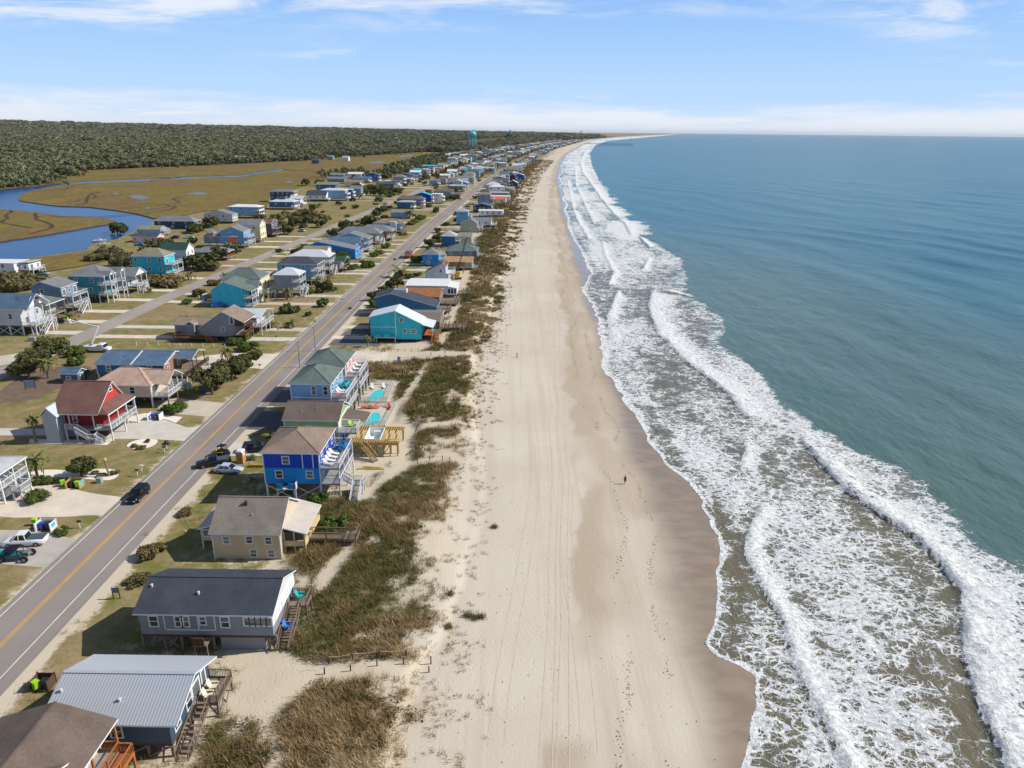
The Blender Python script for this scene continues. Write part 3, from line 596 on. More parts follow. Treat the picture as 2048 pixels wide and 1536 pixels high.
def add_window(h, side, u, z, w=.9, hh=1.3, style=0, name='window', box=None):
    x0, x1, y0, y1 = box or h.wb
    loc = {'S': (u, y0 - .004, z), 'N': (u, y1 + .004, z), 'E': (x1 + .004, u, z), 'W': (x0 - .004, u, z)}[side]
    f, p = window_mesh(w, hh, h.lod, style); o = put(name, f, h.root, loc, side_rz(side))
    if p: put('pane', p, o)
    return o
def add_door(h, side, u, z, col=None, w=1.0, hh=2.05, glass=True, box=None):
    x0, x1, y0, y1 = box or h.wb
    loc = {'S': (u, y0 - .004, z), 'N': (u, y1 + .004, z), 'E': (x1 + .004, u, z), 'W': (x0 - .004, u, z)}[side]
    def mk():
        m = MB().box(-w / 2 - .1, w / 2 + .1, -.05, 0, 0, hh + .1); m.quad([(-w / 2 + .1, -.056, .15), (w / 2 - .1, -.056, .15), (w / 2 - .1, -.056, hh - .1), (-w / 2 + .1, -.056, hh - .1)], 1); return m.mesh('door', [WHITE, PANE])
    return put('door', shared(('door', w, hh), mk), h.root, loc, side_rz(side))
def add_posts(h, pts, z0, z1, mat, w=.2, name='piling'):
    for x, y in pts:
        me = shared((name, round(z1 - z0, 2), w, mat.name), lambda: MB().box(-w / 2, w / 2, -w / 2, w / 2, 0, z1 - z0).mesh(name, mat)); put(name, me, h.root, (x, y, z0))
def add_railing(h, pts, z, mat, hgt=1.0, step=None, name='railing'):
    """one railing along pts: posts, two rails, balusters"""
    m = MB(); step = step or (.16 if h.lod == 0 else (.34 if h.lod == 1 else 0))
    P3 = [Vector((p[0], p[1], p[2] if len(p) > 2 else z)) for p in pts]
    bw = .045 if h.lod == 0 else .07
    for a, b in zip(P3[:-1], P3[1:]):
        L = (b - a).length
        if L < .05: continue
        up = Vector((0, 0, hgt)); lo = Vector((0, 0, .1))
        m.bar(a + up, b + up, .12, .07); m.bar(a + lo, b + lo, .07, .07)
        n = max(1, int(round(L / 2.0)))
        for i in range(n + 1):
            q = a + (b - a) * i / n; m.bar(q, q + up, .11)
        if step:
            k = int(L / step)
            for i in range(1, k):
                q = a + (b - a) * i / k; m.bar(q + lo, q + up, bw, .03)
        else: m.bar(a + Vector((0, 0, hgt * .5)), b + Vector((0, 0, hgt * .5)), .03, hgt * .75)
    return m.build(name, mat, h.root)
def add_deck(h, x0, x1, y0, y1, z, rails='SEN', mat=None, rail=None, legs=True, legw=.2, under=0.0, legmat=None, railh=1.0):
    mat = mat or DECKG; rail = rail or WHITE
    MB().box(x0, x1, y0, y1, z - .22, z).build('deck', mat, h.root)
    if legs:
        n = max(2, int((y1 - y0) / 3.2) + 1); xs = [x1 - .12] + ([x0 + .15] if under else [])
        add_posts(h, [(x, y0 + .12 + (y1 - y0 - .24) * i / (n - 1)) for x in xs for i in range(n)], -.3, z - .22, legmat or rail, legw, 'deck_post')
    c = {'S': [(x0, y0 + .06), (x1 - .06, y0 + .06)], 'E': [(x1 - .06, y0 + .06), (x1 - .06, y1 - .06)], 'N': [(x1 - .06, y1 - .06), (x0, y1 - .06)], 'W': [(x0 + .06, y0), (x0 + .06, y1)]}
    for s in rails: add_railing(h, c[s], z, rail, railh)
def add_stair(h, top, direction, ztop, zbot=0.0, width=1.1, mat=None, rail=None, run=None):
    """straight flight from top (x,y) going down along direction"""
    mat = mat or WOODG; rail = rail or WHITE; n = max(2, int(round((ztop - zbot) / .19))); run = run or n * .27
    d = Vector((direction[0], direction[1], 0)).normalized(); s = Vector((-d.y, d.x, 0)); a = Vector((top[0], top[1], ztop)); b = a + d * run + Vector((0, 0, zbot - ztop))
    m = MB()
    for k in (-1, 1):
        o = s * (k * width / 2); m.bar(a + o + Vector((0, 0, -.12)), b + o + Vector((0, 0, -.05)), .07, .26)
        up = Vector((0, 0, .95)); m.bar(a + o + up, b + o + up, .1, .07)
        for i in range(0, n + 1, 3 if h.lod == 0 else 4):
            q = a + (b - a) * i / n + o; m.bar(q - Vector((0, 0, .1)), q + up, .09)
        if h.lod == 0:
            for i in range(n * 2):
                q = a + (b - a) * (i + .5) / (n * 2) + o; m.bar(q, q + up, .04, .03)
    st = m.build('stair_frame', rail, h.root)
    sw = width - .06; me = shared(('step', round(sw, 2), mat.name), lambda: MB().box(-.15, .15, -sw / 2, sw / 2, -.05, 0).mesh('step', mat)); rz = math.atan2(d.y, d.x)
    if h.lod < 2:
        for i in range(n):
            q = a + (b - a) * (i + .5) / n; put('step', me, st, q, rz)
    else: MB().bar(a, b, width, .06).build('step_run', mat, h.root)
    return b
def add_brace(h, a, b, mat, w=.12): MB().bar(a, b, w * .6, w).build('cross_brace', mat, h.root)
def gable_prof(w0, w1, ze, zr, rp, t=.16, ze2=None):
    ze2 = ze if ze2 is None else ze2; r = w0 + (w1 - w0) * rp
    return [(w0, ze - t), (r, zr - t), (w1, ze2 - t), (w1, ze2), (r, zr), (w0, ze)]
def add_roof(h, x0, x1, y0, y1, ze, kind, rise, mat, rp=.5, trim=None, ze2=None, name='roof'):
    trim = trim or WHITE; m = MB()
    if kind == 'gx': m.prism(gable_prof(y0, y1, ze, ze + rise, rp, ze2=ze2), 'x', x0, x1, 1, [1, 1, 1, 0, 0, 1])
    elif kind == 'gy': m.prism(gable_prof(x0, x1, ze, ze + rise, rp, ze2=ze2), 'y', y0, y1, 1, [1, 1, 1, 0, 0, 1])
    elif kind in ('sx', 'flat'):            # single slope along x: ze at x0, ze+rise at x1
        m.prism([(x0, ze - .16), (x1, ze + rise - .16), (x1, ze + rise), (x0, ze)], 'y', y0, y1, 1, [1, 1, 0, 1])
    elif kind == 'sy': m.prism([(y0, ze - .16), (y1, ze + rise - .16), (y1, ze + rise), (y0, ze)], 'x', x0, x1, 1, [1, 1, 0, 1])
    elif kind == 'hip':
        W_, D_ = x1 - x0, y1 - y0; mx, my = (x0 + x1) / 2, (y0 + y1) / 2
        if W_ > D_: r0, r1 = (x0 + D_ * .48, my), (x1 - D_ * .48, my)
        else: r0, r1 = (mx, y0 + W_ * .48), (mx, y1 - W_ * .48)
        z = ze; zr = ze + rise; c = [(x0, y0, z), (x1, y0, z), (x1, y1, z), (x0, y1, z)]; A = (*r0, zr); B = (*r1, zr)
        if W_ > D_:
            for q in ([c[0], c[1], B, A], [c[1], c[2], B], [c[2], c[3], A, B], [c[3], c[0], A]): m.quad(q)
        else:
            for q in ([c[0], c[1], A], [c[1], c[2], B, A], [c[2], c[3], B], [c[3], c[0], A, B]): m.quad(q)
        lo = [(p[0], p[1], z - .2) for p in c]
        for i in range(4): j = (i + 1) % 4; m.quad([lo[i], lo[j], c[j], c[i]], 1)
        m.quad(lo[::-1], 1)
        if h.lod == 0:       # capped hip and ridge lines
            caps = MB()
            for a, b_ in ((c[0], A), (c[1], A if W_ <= D_ else B), (c[2], B), (c[3], B if W_ <= D_ else A), (A, B)):
                if math.dist(a, b_) > .3: caps.bar((a[0], a[1], a[2] + .01), (b_[0], b_[1], b_[2] + .01), .3, .05)
            ro = m.build(name, [mat, trim], h.root); caps.build('ridge_cap', mat, ro); return ro
    ro = m.build(name, [mat, trim], h.root)
    if h.lod == 0 and kind in ('gx', 'gy'):
        zr = ze + rise; r = (y0 + (y1 - y0) * rp) if kind == 'gx' else (x0 + (x1 - x0) * rp)
        (MB().bar((x0, r, zr + .01), (x1, r, zr + .01), .26, .05) if kind == 'gx' else MB().bar((r, y0, zr + .01), (r, y1, zr + .01), .26, .05)).build('ridge_cap', mat, ro)
    return ro
def add_walls(h, x0, x1, y0, y1, z0, z1, col, roof=None, rise=0, rp=.5, ov=.35, name='wall', ze2=None, rng=None):
    """wall shell; for gables the end walls rise to meet the roof"""
    m = MB(); mat = siding(PAL[col]) if isinstance(col, str) else col
    if roof in ('gx', 'gy') and rise > 0:
        ax = 'x' if roof == 'gx' else 'y'; a0, a1 = (y0, y1) if roof == 'gx' else (x0, x1); b0, b1 = (x0, x1) if roof == 'gx' else (y0, y1)
        ze2 = z1 if ze2 is None else ze2; g0, g1 = rng or (a0 - ov, a1 + ov); r = g0 + (g1 - g0) * rp
        zz = lambda p: (z1 + rise * (p - g0) / max(r - g0, .1) if p < r else ze2 + (z1 + rise - ze2) * (g1 - p) / max(g1 - r, .1)) - .24
        m.prism([(a0, z0), (a1, z0), (a1, zz(a1))] + ([(r, zz(r))] if a0 < r < a1 else []) + [(a0, zz(a0))], ax, b0, b1)
    else: m.box(x0, x1, y0, y1, z0, z1 - .1)
    return m.build(name, mat, h.root)
def house(nl, nr, yb=None, ze=None, d=9.0, roof='gx', rise=1.8, w='grey', rc='grey', zf=2.6, st=1, pe=0.0, dk=0.0, rail='white', rp=.5, band=None, wS=2, wE=2, row='O', label=None, ov=.35,
          lod=None, trim=True, stair=None, world=None, piles=True, extra=None, name='beach_house', ze2=None, bare=False, brace=False):
    """a stilt house placed by the two near corners of its eave; yb = pixel row of its foot below the right corner"""
    h = House()
    if world:                                    # (X, Y near, width) given directly
        X, Y, W_ = world; rot = -curve_heading(Y)
    else:
        if ze is None: ze = eave_z(nr, (nr[0], yb), ov)
        A = P(nl[0], nl[1], ze); B = P(nr[0], nr[1], ze); W_ = math.dist(A, B); X, Y = (A[0] + B[0]) / 2, (A[1] + B[1]) / 2; rot = -curve_heading(Y)
    h.lod = lod if lod is not None else (0 if Y < 190 else (1 if Y < 430 else 2))
    cxx, cyy = X - math.sin(rot) * d / 2, Y + math.cos(rot) * d / 2
    h.root = empty(name, (cxx, cyy, 0), rot); h.W, h.D, h.ze, h.zf, h.st = W_, d, ze, zf, st; h.Y = Y; h.row = row
    x0, x1, y0, y1 = -W_ / 2, W_ / 2, -d / 2, d / 2; h.eb = (x0, x1, y0, y1)
    wx0, wx1, wy0, wy1 = x0 + ov, x1 - ov - pe, y0 + ov, y1 - ov; h.wb = (wx0, wx1, wy0, wy1)
    h.desc = (w, rc, roof, st); HOUSES.append(h); h.label = label
    if bare: return h
    z1 = ze
    if band:                                      # storeys in two colours
        zm = zf + (ze - zf) / 2
        add_walls(h, wx0, wx1, wy0, wy1, zf, zm + .1, band); add_walls(h, wx0 - .015, wx1 + .015, wy0 - .015, wy1 + .015, zm, z1, w, roof, rise, rp, ov, 'upper_wall', ze2, rng=(x0, x1) if roof == 'gy' else (y0, y1))
    else: add_walls(h, wx0, wx1, wy0, wy1, zf, z1, w, roof, rise, rp, ov, 'wall', ze2, rng=(x0, x1) if roof == 'gy' else (y0, y1))
    if pe and roof in ('gx',):                     # porch gable end stays open; add the end truss board
        pass
    add_roof(h, x0, x1, y0, y1, ze, roof, rise, roofmat(rc), rp, WHITE, ze2)
    railm = WHITE if rail == 'white' else (WOODG if rail == 'grey' else (WOODO if rail == 'cedar' else WOODD))
    sh = (ze - zf) / st
    # windows
    ww, wh = (.95, 1.35) if sh > 2.3 else (.9, 1.1)
    for s in range(st):
        zc = zf + sh * s + sh * .55
        for i in range(wS): add_window(h, 'S', wx0 + (wx1 - wx0) * (i + .5 + (rnd.random() - .5) * .3) / wS, zc, ww, wh)
        if wE:
            for i in range(wE):
                u = wy0 + (wy1 - wy0) * (i + .5) / wE
                if (pe or dk) and i % 2 == 0: add_door(h, 'E', u, zf + sh * s + .05, w=1.6)
                else: add_window(h, 'E', u, zc, ww, wh)
        if h.lod < 2 and wS:
            for i in range(2): add_window(h, 'W', wy0 + (wy1 - wy0) * (i + .5) / 2, zc, ww, wh)
    if h.lod == 0 and trim:
        for (cx_, cy_) in ((wx0, wy0), (wx1, wy0), (wx1, wy1), (wx0, wy1)):
            me = shared(('cb', round(ze - zf, 1)), lambda: MB().box(-.09, .09, -.09, .09, 0, ze - zf - .12).mesh('corner_board', WHITE)); put('corner_board', me, h.root, (cx_, cy_, zf))
        me = shared(('vent',), lambda: MB().lathe([(.09, -.5), (.09, .22), (.0, .22)], 8).mesh('roof_vent', M('vent_grey', (170, 170, 165), .5)))
        if roof in ('gx', 'gy', 'hip'):
            for (fx, fy) in ((.3, .22), (.55, .3)):
                if roof == 'gx': zz = ze + rise * (fy / rp); p = (x0 + W_ * fx, y0 + d * fy)
                elif roof == 'gy': zz = ze + rise * (fy / rp); p = (x0 + W_ * fy, y0 + d * fx)
                else: zz = ze + rise * min(fy * d / (min(W_, d) * .5), 1) * .9; p = (x0 + W_ * .5, y0 + d * fy)
                put('roof_vent', me, h.root, (p[0], p[1], zz))
    # covered porch levels and open decks on the sea side
    if pe:
        for s in range(st):
            z = zf + sh * s
            add_deck(h, wx1, x1 - .1, wy0, wy1, z + .02, 'SEN', rail=railm, legs=False)
            if s == st - 1 or True:
                n = max(2, int((wy1 - wy0) / 3) + 1); add_posts(h, [(x1 - .2, wy0 + .1 + (wy1 - wy0 - .2) * i / (n - 1)) for i in range(n)], z, z + sh - .12, railm, .16, 'porch_post')
        n = max(2, int((wy1 - wy0) / 3) + 1)
        if zf > .6: add_posts(h, [(x1 - .2, wy0 + .1 + (wy1 - wy0 - .2) * i / (n - 1)) for i in range(n)], -.3, zf - .1, railm if rail != 'white' or h.lod else railm, .2, 'porch_post')
    if dk:
        xx = x1 - .1 if pe else wx1
        for s in range(st if dk > 0 else 1): add_deck(h, xx, xx + abs(dk), wy0, wy1, zf + sh * s, 'SEN', rail=railm)
    # pilings
    if piles and zf > .8:
        pm = WHITE if rail == 'white' and h.lod < 2 else WOODG
        nx = max(2, int((wx1 - wx0) / 3.4) + 1); ny = max(2, int((wy1 - wy0) / 4) + 1); pts = []
        for i in range(nx):
            for j in range(ny):
                if h.lod == 2 and not (i in (0, nx - 1) or j == 0): continue
                pts.append((wx0 + .12 + (wx1 - wx0 - .24) * i / (nx - 1), wy0 + .12 + (wy1 - wy0 - .24) * j / (ny - 1)))
        add_posts(h, pts, -.4, zf, pm, .24)
        MB().box(wx0 + .02, wx1 - .02, wy0 + .02, wy1 - .02, zf - .3, zf - .004).build('floor_frame', WOODD, h.root)
        if brace:
            for i in range(nx - 1):
                a = wx0 + .12 + (wx1 - wx0 - .24) * i / (nx - 1); b = wx0 + .12 + (wx1 - wx0 - .24) * (i + 1) / (nx - 1); add_brace(h, (a, wy0, .1), (b, wy0, zf - .3), pm); add_brace(h, (b, wy0 + .1, .1), (a, wy0 + .1, zf - .3), pm)
    if stair:
        xx = x1 + max(dk, 0) + .1; y = wy0 + 1.0
        add_stair(h, (xx + .6, wy0 + (wy1 - wy0) * .55), (0, -1), zf, 0, 1.1, WOODG, railm)
        add_deck(h, xx, xx + 1.2, wy0 + (wy1 - wy0) * .55, wy0 + (wy1 - wy0) * .55 + 1.4, zf, 'EN', rail=railm)
    return h
ROWN = {'O': ('oceanfront house', 'by the dunes'), 'M': ('house', 'between the two roads'), 'W': ('house', 'on the marsh side'), 'I': ('house', 'among the trees by the marsh')}
RK = {'gx': 'gable', 'gy': 'gable', 'hip': 'hip', 'flat': 'flat', 'sx': 'single-slope', 'sy': 'single-slope'}
def label_houses():
    seen = {}
    for h in HOUSES:
        w, rc, rk, st = h.desc; nm, place = ROWN[h.row]
        lab = h.label or '%s %s%s with %s %s roof %s' % (w, {1: '', 2: 'two-storey ', 3: 'three-storey '}[st], nm, rc, RK[rk], place if h.Y < 620 else {'O': 'far down the oceanfront', 'M': 'far down between the roads', 'W': 'far down the marsh side', 'I': 'among the trees by the marsh'}[h.row])
        grp = {'O': 'houses along the oceanfront', 'M': 'houses between the two roads', 'W': 'houses on the marsh side of the second street', 'I': 'houses among the trees by the marsh'}[h.row]
        tag(h.root, lab, 'house', grp)
# ================================================================ NEAR HOUSES, each with its own parts
def zat(px, Y):
    d = _f + _r * ((px[0] - 1024) / F) - _u * ((px[1] - 768) / F); return float(HC + d[2] * Y / d[1])
def xat(px, Y):
    d = _f + _r * ((px[0] - 1024) / F) - _u * ((px[1] - 768) / F); return float(d[0] * Y / d[1])
def frac(h, x, nl, nr): return h.eb[0] + (x - nl[0]) / (nr[0] - nl[0]) * h.W
# --- brown-roofed house at the lower left
R_ = P(109, 1403, 8.0); E_ = P(231, 1442, 6.2); hw = E_[0] - R_[0]
h = house(None, None, world=(R_[0], R_[1] - 18, hw * 2), ze=6.2, d=18, roof='gy', rise=1.8, w='tan', rc='brown', zf=3.0, wS=0, wE=3, pe=1.6, rail='cedar', lod=0, label='brown-shingled house with orange cedar deck beside the silver-roofed house')
add_deck(h, h.eb[1] - .2, h.eb[1] + 1.1, h.eb[2] + 5, h.eb[3] - .4, 2.9, 'EN', WOODO, WOODO, legmat=WOODO)
add_roof(h, h.eb[0] + 1, h.eb[1] - 1.2, h.eb[3] - 8.6, h.eb[3] - 4.4, 6.35, 'gx', 1.0, roofmat('brown'), name='cross_roof')
# --- silver metal roof house
nl, nr = (75, 1447), (353, 1452)
h = house(nl, nr, 1515, d=9.1, roof='gx', rise=1.0, w='blue grey', rc='silver', zf=1.7, wS=0, wE=0, piles=True, rail='grey', label='house with corrugated silver metal roof and dark blue-grey walls', bare=True)
h.rise = zat((389, 1345), h.Y + 4.55) - h.ze
x0, x1, y0, y1 = h.eb; wx0, wx1, wy0, wy1 = h.wb = (x0 + .3, x1 - .9, y0 + .3, y1 - .3)
BLUEW = M('blue_grey_siding', (66, 84, 102), .6, .05, .6, stripe=(0, .3, 'v', .12))
add_walls(h, wx0, wx1, wy0, wy1, h.zf, h.ze, BLUEW, 'gx', h.rise, .5, .3)
base = add_roof(h, x0, x1, y0, y1, h.ze - .06, 'gx', h.rise, M('silver_roof_sheet', (150, 155, 164), .4, .05), .5); h.st = 1
SIL = M('silver_panel', (164, 169, 178), .38, .06, .3, spec=.6)
npan = 42; pw = (x1 - x0) / npan; my = (y0 + y1) / 2
for sgn, ya in ((1, y0), (-1, y1)):
    sl = math.hypot(my - y0, h.rise); an = math.atan2(h.rise, my - y0)
    def mk():
        m = MB(); m.box(0, pw - .05, 0, sl, 0, .012); m.prism([(pw - .09, 0), (pw - .01, 0), (pw - .03, .05), (pw - .07, .05)], 'y', 0, sl); return m.mesh('roof_panel', SIL)
    me = shared(('silver_panel', round(sl, 3)), mk)
    for i in range(npan):
        o = put('roof_panel', me, base, (x0 + i * pw if sgn > 0 else x0 + (i + 1) * pw, ya, h.ze - .055)); o.rotation_euler = (an, 0, 0) if sgn > 0 else (an, 0, math.pi)
MB().bar((x0, my, h.ze + h.rise - .03), (x1, my, h.ze + h.rise - .03), .4, .06).build('ridge_cap', SIL, base)
for u in (-1.9, .5): add_window(h, 'S', u, h.zf + 1.35, .95, 1.3)
for u, ww in ((-2.9, 1.0), (-.4, 1.0)): add_window(h, 'E', u, h.zf + 1.3, ww, 1.5)
add_door(h, 'E', 1.2, h.zf + .05, w=1.6); add_door(h, 'E', 2.9, h.zf + .05, w=.9)
n = 6; xs = [wx0 + .15 + (wx1 - wx0 - .3) * i / (n - 1) for i in range(n)]
add_posts(h, [(x, y) for x in xs for y in (wy0 + .15, 0, wy1 - .15)], -.4, h.zf, WOODG, .22); MB().box(wx0, wx1, wy0, wy1, h.zf - .3, h.zf - .004).build('floor_frame', WOODD, h.root)
for a, b in zip(xs[:-1], xs[1:]): add_brace(h, (a, wy0, .1), (b, wy0, h.zf - .35), WOODG, .16)
add_deck(h, wx1, wx1 + 2.3, wy0 + 4.8, wy1, h.zf, 'EN', WOODG, WOODG, legw=.18); add_stair(h, (wx1 + .85, wy0 + 4.8), (0, -1), h.zf, 0, 1.2, WOODG, WOODG, run=5.2)
add_railing(h, [(wx1 + 1.5, wy0 + 4.86), (wx1 + 2.24, wy0 + 4.86)], h.zf, WOODG)
for yy in (wy0 + 4.9, wy1 - 1.8): add_brace(h, (wx1 + 2.2, yy, .1), (wx1 + 2.2, yy + 1.6, h.zf - .3), WOODG)
SILVER = h
# --- charcoal roof house
nl, nr = (263, 1229), (546, 1231)
h = house(nl, nr, 1303, d=8.6, bare=True, zf=2.2, w='grey', rc='charcoal', roof='gx', label='grey house with long charcoal gable roof and weathered stair to the dune')
x0, x1, y0, y1 = h.eb; wx0, wx1, wy0, wy1 = h.wb = (x0 + .45, x1 - .3, y0 + .35, y1 - .35); h.rise = zat((568, 1155), h.Y + 4.3) - h.ze
GR = siding((132, 136, 144)); add_walls(h, wx0, wx1, wy0, wy1, h.zf, h.ze, GR, 'gx', h.rise, .5, .35); add_roof(h, x0, x1, y0, y1, h.ze, 'gx', h.rise, shingle((66, 70, 80)), .5)
MB().box(wx1 - .03, wx1 + .04, wy0, wy1, h.zf + 1.2, h.ze + .1).build('gable_face', WHITE, h.root)
MB().prism([(wy0 + .2, h.ze + .1), (wy1 - .2, h.ze + .1), (0, h.ze + h.rise - .4)], 'x', wx1 - .03, wx1 + .05).build('gable_board', M('pale_siding', (206, 206, 204), .6, .04, stripe=(2, .2, 'l', .08)), h.root)
ux = lambda p: frac(h, p, nl, nr)
for px_, w_, hh in ((300.5, .85, 1.25), (352, .8, 1.25), (364, .8, 1.25), (400, .6, .95), (445, .85, 1.3)): add_window(h, 'S', ux(px_), h.zf + 1.75 + (.15 if w_ < .7 else 0), w_, hh)
for i in range(5): add_window(h, 'S', ux(489 + i * 11.5), h.zf + 1.85, .5, .95, 1)
for i in range(10): add_window(h, 'E', wy0 + .5 + i * .78, h.zf + 1.75, .58, .85, 1)
MB().box(ux(445) - .9, ux(520), wy0 + .25, wy1 - .2, -.2, h.zf).build('lower_wall', GR, h.root)
add_posts(h, [(ux(p), y) for p in (270, 315, 350, 380, 415) for y in (wy0 + .15, 0.3, wy1 - .2)] + [(ux(p), y) for p in (528, 544) for y in (wy0 + .15, wy1 - .2)], -.4, h.zf, WOODG, .22)
MB().box(wx0, wx1, wy0, wy1, h.zf - .3, h.zf - .004).build('floor_frame', WOODD, h.root)
for a, b in ((315, 345), (345, 318), (522, 542), (542, 522)): add_brace(h, (ux(a), wy0 + .2, .1), (ux(b), wy0 + .2, h.zf - .3), WOODG, .15)
for p in (322, 390, 424): MB().box(ux(p) - .05, ux(p) + .05, wy0 - .07, wy0, h.zf + .7, h.ze - .1).build('downpipe', WHITE, h.root)
MB().box(ux(324), ux(424), wy0 - .07, wy0, h.zf + .62, h.zf + .72).build('trim_board', WHITE, h.root)
MB().box(ux(386), ux(414), wy0 - 1.5, wy0 - .1, h.zf - .35, h.zf - .2).build('equipment_platform', WOODG, h.root); MB().box(ux(386), ux(410), wy0 - 1.55, wy0 - 1.45, h.zf - .2, h.zf + .75).build('platform_screen', WOODD, h.root)
add_posts(h, [(ux(388), wy0 - 1.4), (ux(413), wy0 - 1.4)], -.3, h.zf - .3, WOODG, .14, 'platform_post')
add_deck(h, wx1 + .1, wx1 + 2.3, wy1 - 3.0, wy1 - .9, h.zf + .3, 'EN', WOODG, WOODG, legw=.16)
b_ = add_stair(h, (wx1 + .85, wy1 - 3.0), (0, -1), h.zf + .3, 1.25, 1.4, WOODG, WOODG, run=2.0); MB().box(wx1 + .15, wx1 + 1.55, b_.y - 1.1, b_.y, 1.05, 1.25).build('landing', WOODG, h.root)
add_railing(h, [(wx1 + 1.55, b_.y), (wx1 + 1.55, b_.y - 1.1)], 1.25, WOODG); add_posts(h, [(wx1 + 1.5, b_.y - .1), (wx1 + 1.5, b_.y - 1.0)], -.3, 1.1, WOODG, .14, 'deck_post')
for fx, fy in ((.06, .36), (.42, .27)): put('roof_vent', shared(('vent2',), lambda: MB().lathe([(.12, -.4), (.12, .26), (.16, .28), (.0, .34)], 8).mesh('roof_vent', M('vent_white', (206, 204, 196), .5))), h.root, (x0 + h.W * fx, y0 + 8.6 * fy, h.ze + h.rise * fy * 2))
for fx, fy in ((.06, .30), (.52, .22)): put('roof_vent', _pc[('vent2',)], SILVER.root, (SILVER.eb[0] + SILVER.W * fx, SILVER.eb[2] + 9.1 * fy, SILVER.ze + SILVER.rise * fy * 2))
add_stair(h, (wx1 + .85, b_.y - 1.1), (0, -1), 1.25, 0, 1.4, WOODG, WOODG, run=2.2); CHAR = h
# --- tan house
nl, nr = (416, 1067), (561, 1070)
h = house(nl, nr, 1119, d=9.4, bare=True, zf=0, w='tan', rc='grey', roof='gx', label='tan two-level house with grey shingle roof and pale porch roof')
x0, x1, y0, y1 = h.eb; wx0, wx1, wy0, wy1 = h.wb; h.rise = zat((590, 994), h.Y + 4.7) - h.ze
TAN = siding((198, 180, 150)); add_walls(h, wx0, wx1, wy0, wy1, -.2, h.ze, TAN, 'gx', h.rise, .5, .35); add_roof(h, x0, x1, y0, y1, h.ze, 'gx', h.rise, shingle((128, 120, 112)), .5)
ux = lambda p: frac(h, p, nl, nr)
for p, z in ((449, 3.0), (495, 3.1), (533, 3.0), (500, 1.0), (536, 1.0)): add_window(h, 'S', ux(p), z - .1, .8, 1.0)
for u, z in ((-2.6, 2.8), (-1.2, 1.1), (.8, 1.1)): add_window(h, 'E', u, z, .8, 1.0)
for p in ((wx0, wy0), (wx1, wy0), (wx1, wy1)): MB().box(p[0] - .08, p[0] + .08, p[1] - .08, p[1] + .08, 0, h.ze - .15).build('corner_board', WHITE, h.root)
put('roof_vent', _pc.get(('vent',)) or MB().lathe([(.09, -.5), (.09, .22), (.0, .22)], 8).mesh('roof_vent', METAL), h.root, (.4, wy0 + 2.0, h.ze + h.rise * .5)); MB().box(-1, -.6, -1.2, -.8, h.ze + h.rise * .7, h.ze + h.rise * .95).build('roof_hatch', WOODD, h.root)
PR = M('pale_roof_felt', (186, 178, 168), .85, .08, .8)
add_walls(h, wx0 - 2.6, wx0 - .01, wy0 + 2.2, wy1 - 1.0, 1.4, 3.3, TAN, name='annex_wall'); add_roof(h, wx0 - 2.9, wx0 + .2, wy0 + 1.9, wy1 - .7, 3.35, 'sx', .9, PR, name='annex_roof'); add_posts(h, [(wx0 - 2.5, wy0 + 2.3), (wx0 - 2.5, wy1 - 1.1)], -.3, 1.4, WHITE, .16)
add_window(h, 'S', wx0 - 1.3, 2.6, 1.8, .9, 1, box=(0, 0, wy0 + 2.2, 0))
ax1 = wx1 + 3.0; add_roof(h, wx1 - .2, ax1 + .3, wy0 + 1.0, wy1 + .3, 4.35, 'sx', -1.0, PR, name='porch_roof'); MB().box(wx1, ax1, wy0 + 1.3, wy1, 1.2, 2.0).build('porch_wall', siding((214, 190, 140)), h.root)
MB().box(wx1, ax1 - .3, wy0 + 1.6, wy1 - .3, 2.0, 3.2).build('porch_screen', M('insect_screen', (92, 84, 78), .9), h.root)
add_posts(h, [(x, y) for x in (wx1 + .15, wx1 + 1.5, ax1 - .1) for y in (wy0 + 1.4, wy1 - .1)] + [(ax1 - .1, 0)], -.3, 3.4, TAN, .18, 'porch_post')
add_deck(h, ax1, ax1 + 4.8, wy0 + 3.0, wy0 + 4.6, 1.3, 'SN', WOODG, WOODG, legw=.16, under=1); add_deck(h, ax1 + 4.8, ax1 + 6.6, wy0 + 2.6, wy0 + 5.4, 1.45, 'SNE', WOODG, WOODG, legw=.16, under=1); TANH = h
# --- blue house
def lounge_set(): pass
nl, nr = (518, 905.5), (640, 907)
h = house(nl, nr, 1000, d=10.1, roof='hip', rise=2.0, w='royal blue', band='bright blue', rc='taupe', zf=2.8, st=2, wS=0, wE=3, brace=True, label='two-tone royal and bright blue house with brown hip roof', dk=0)
wx0, wx1, wy0, wy1 = h.wb; ux = lambda p: frac(h, p, nl, nr); BLUE = h
sh = (h.ze - h.zf) / 2
for p, z in ((568, h.zf + sh * 1.5), (552, h.zf + sh * .6), (614, h.zf + sh * .6)): add_window(h, 'S', ux(p), z, .95, 1.15)
for p in (602, 623): MB().box(ux(p) - .07, ux(p) + .07, wy0 - .1, wy0 - .02, h.zf + sh + .05, h.ze - .15).build('downpipe', WHITE, h.root)
for s in (0, 1): add_deck(h, wx1 + .02, wx1 + 3.0, wy0, wy1, h.zf + sh * s, 'SEN', rail=WHITE, legs=(s == 0)); 
add_posts(h, [(wx1 + 2.88, wy0 + .12 + (wy1 - wy0 - .24) * i / 3) for i in range(4)], h.zf, h.zf + sh - .2, WHITE, .18, 'porch_post')
MB().box(ux(549), ux(588), wy0 - 1.2, wy0 - .02, 2.35, 2.5).build('equipment_platform', WHITE, h.root)
for p in (550, 574): MB().box(ux(p), ux(p + 12), wy0 - 1.2, wy0 - 1.12, 2.5, 3.4).build('platform_screen', siding(PAL['bright blue']), h.root)
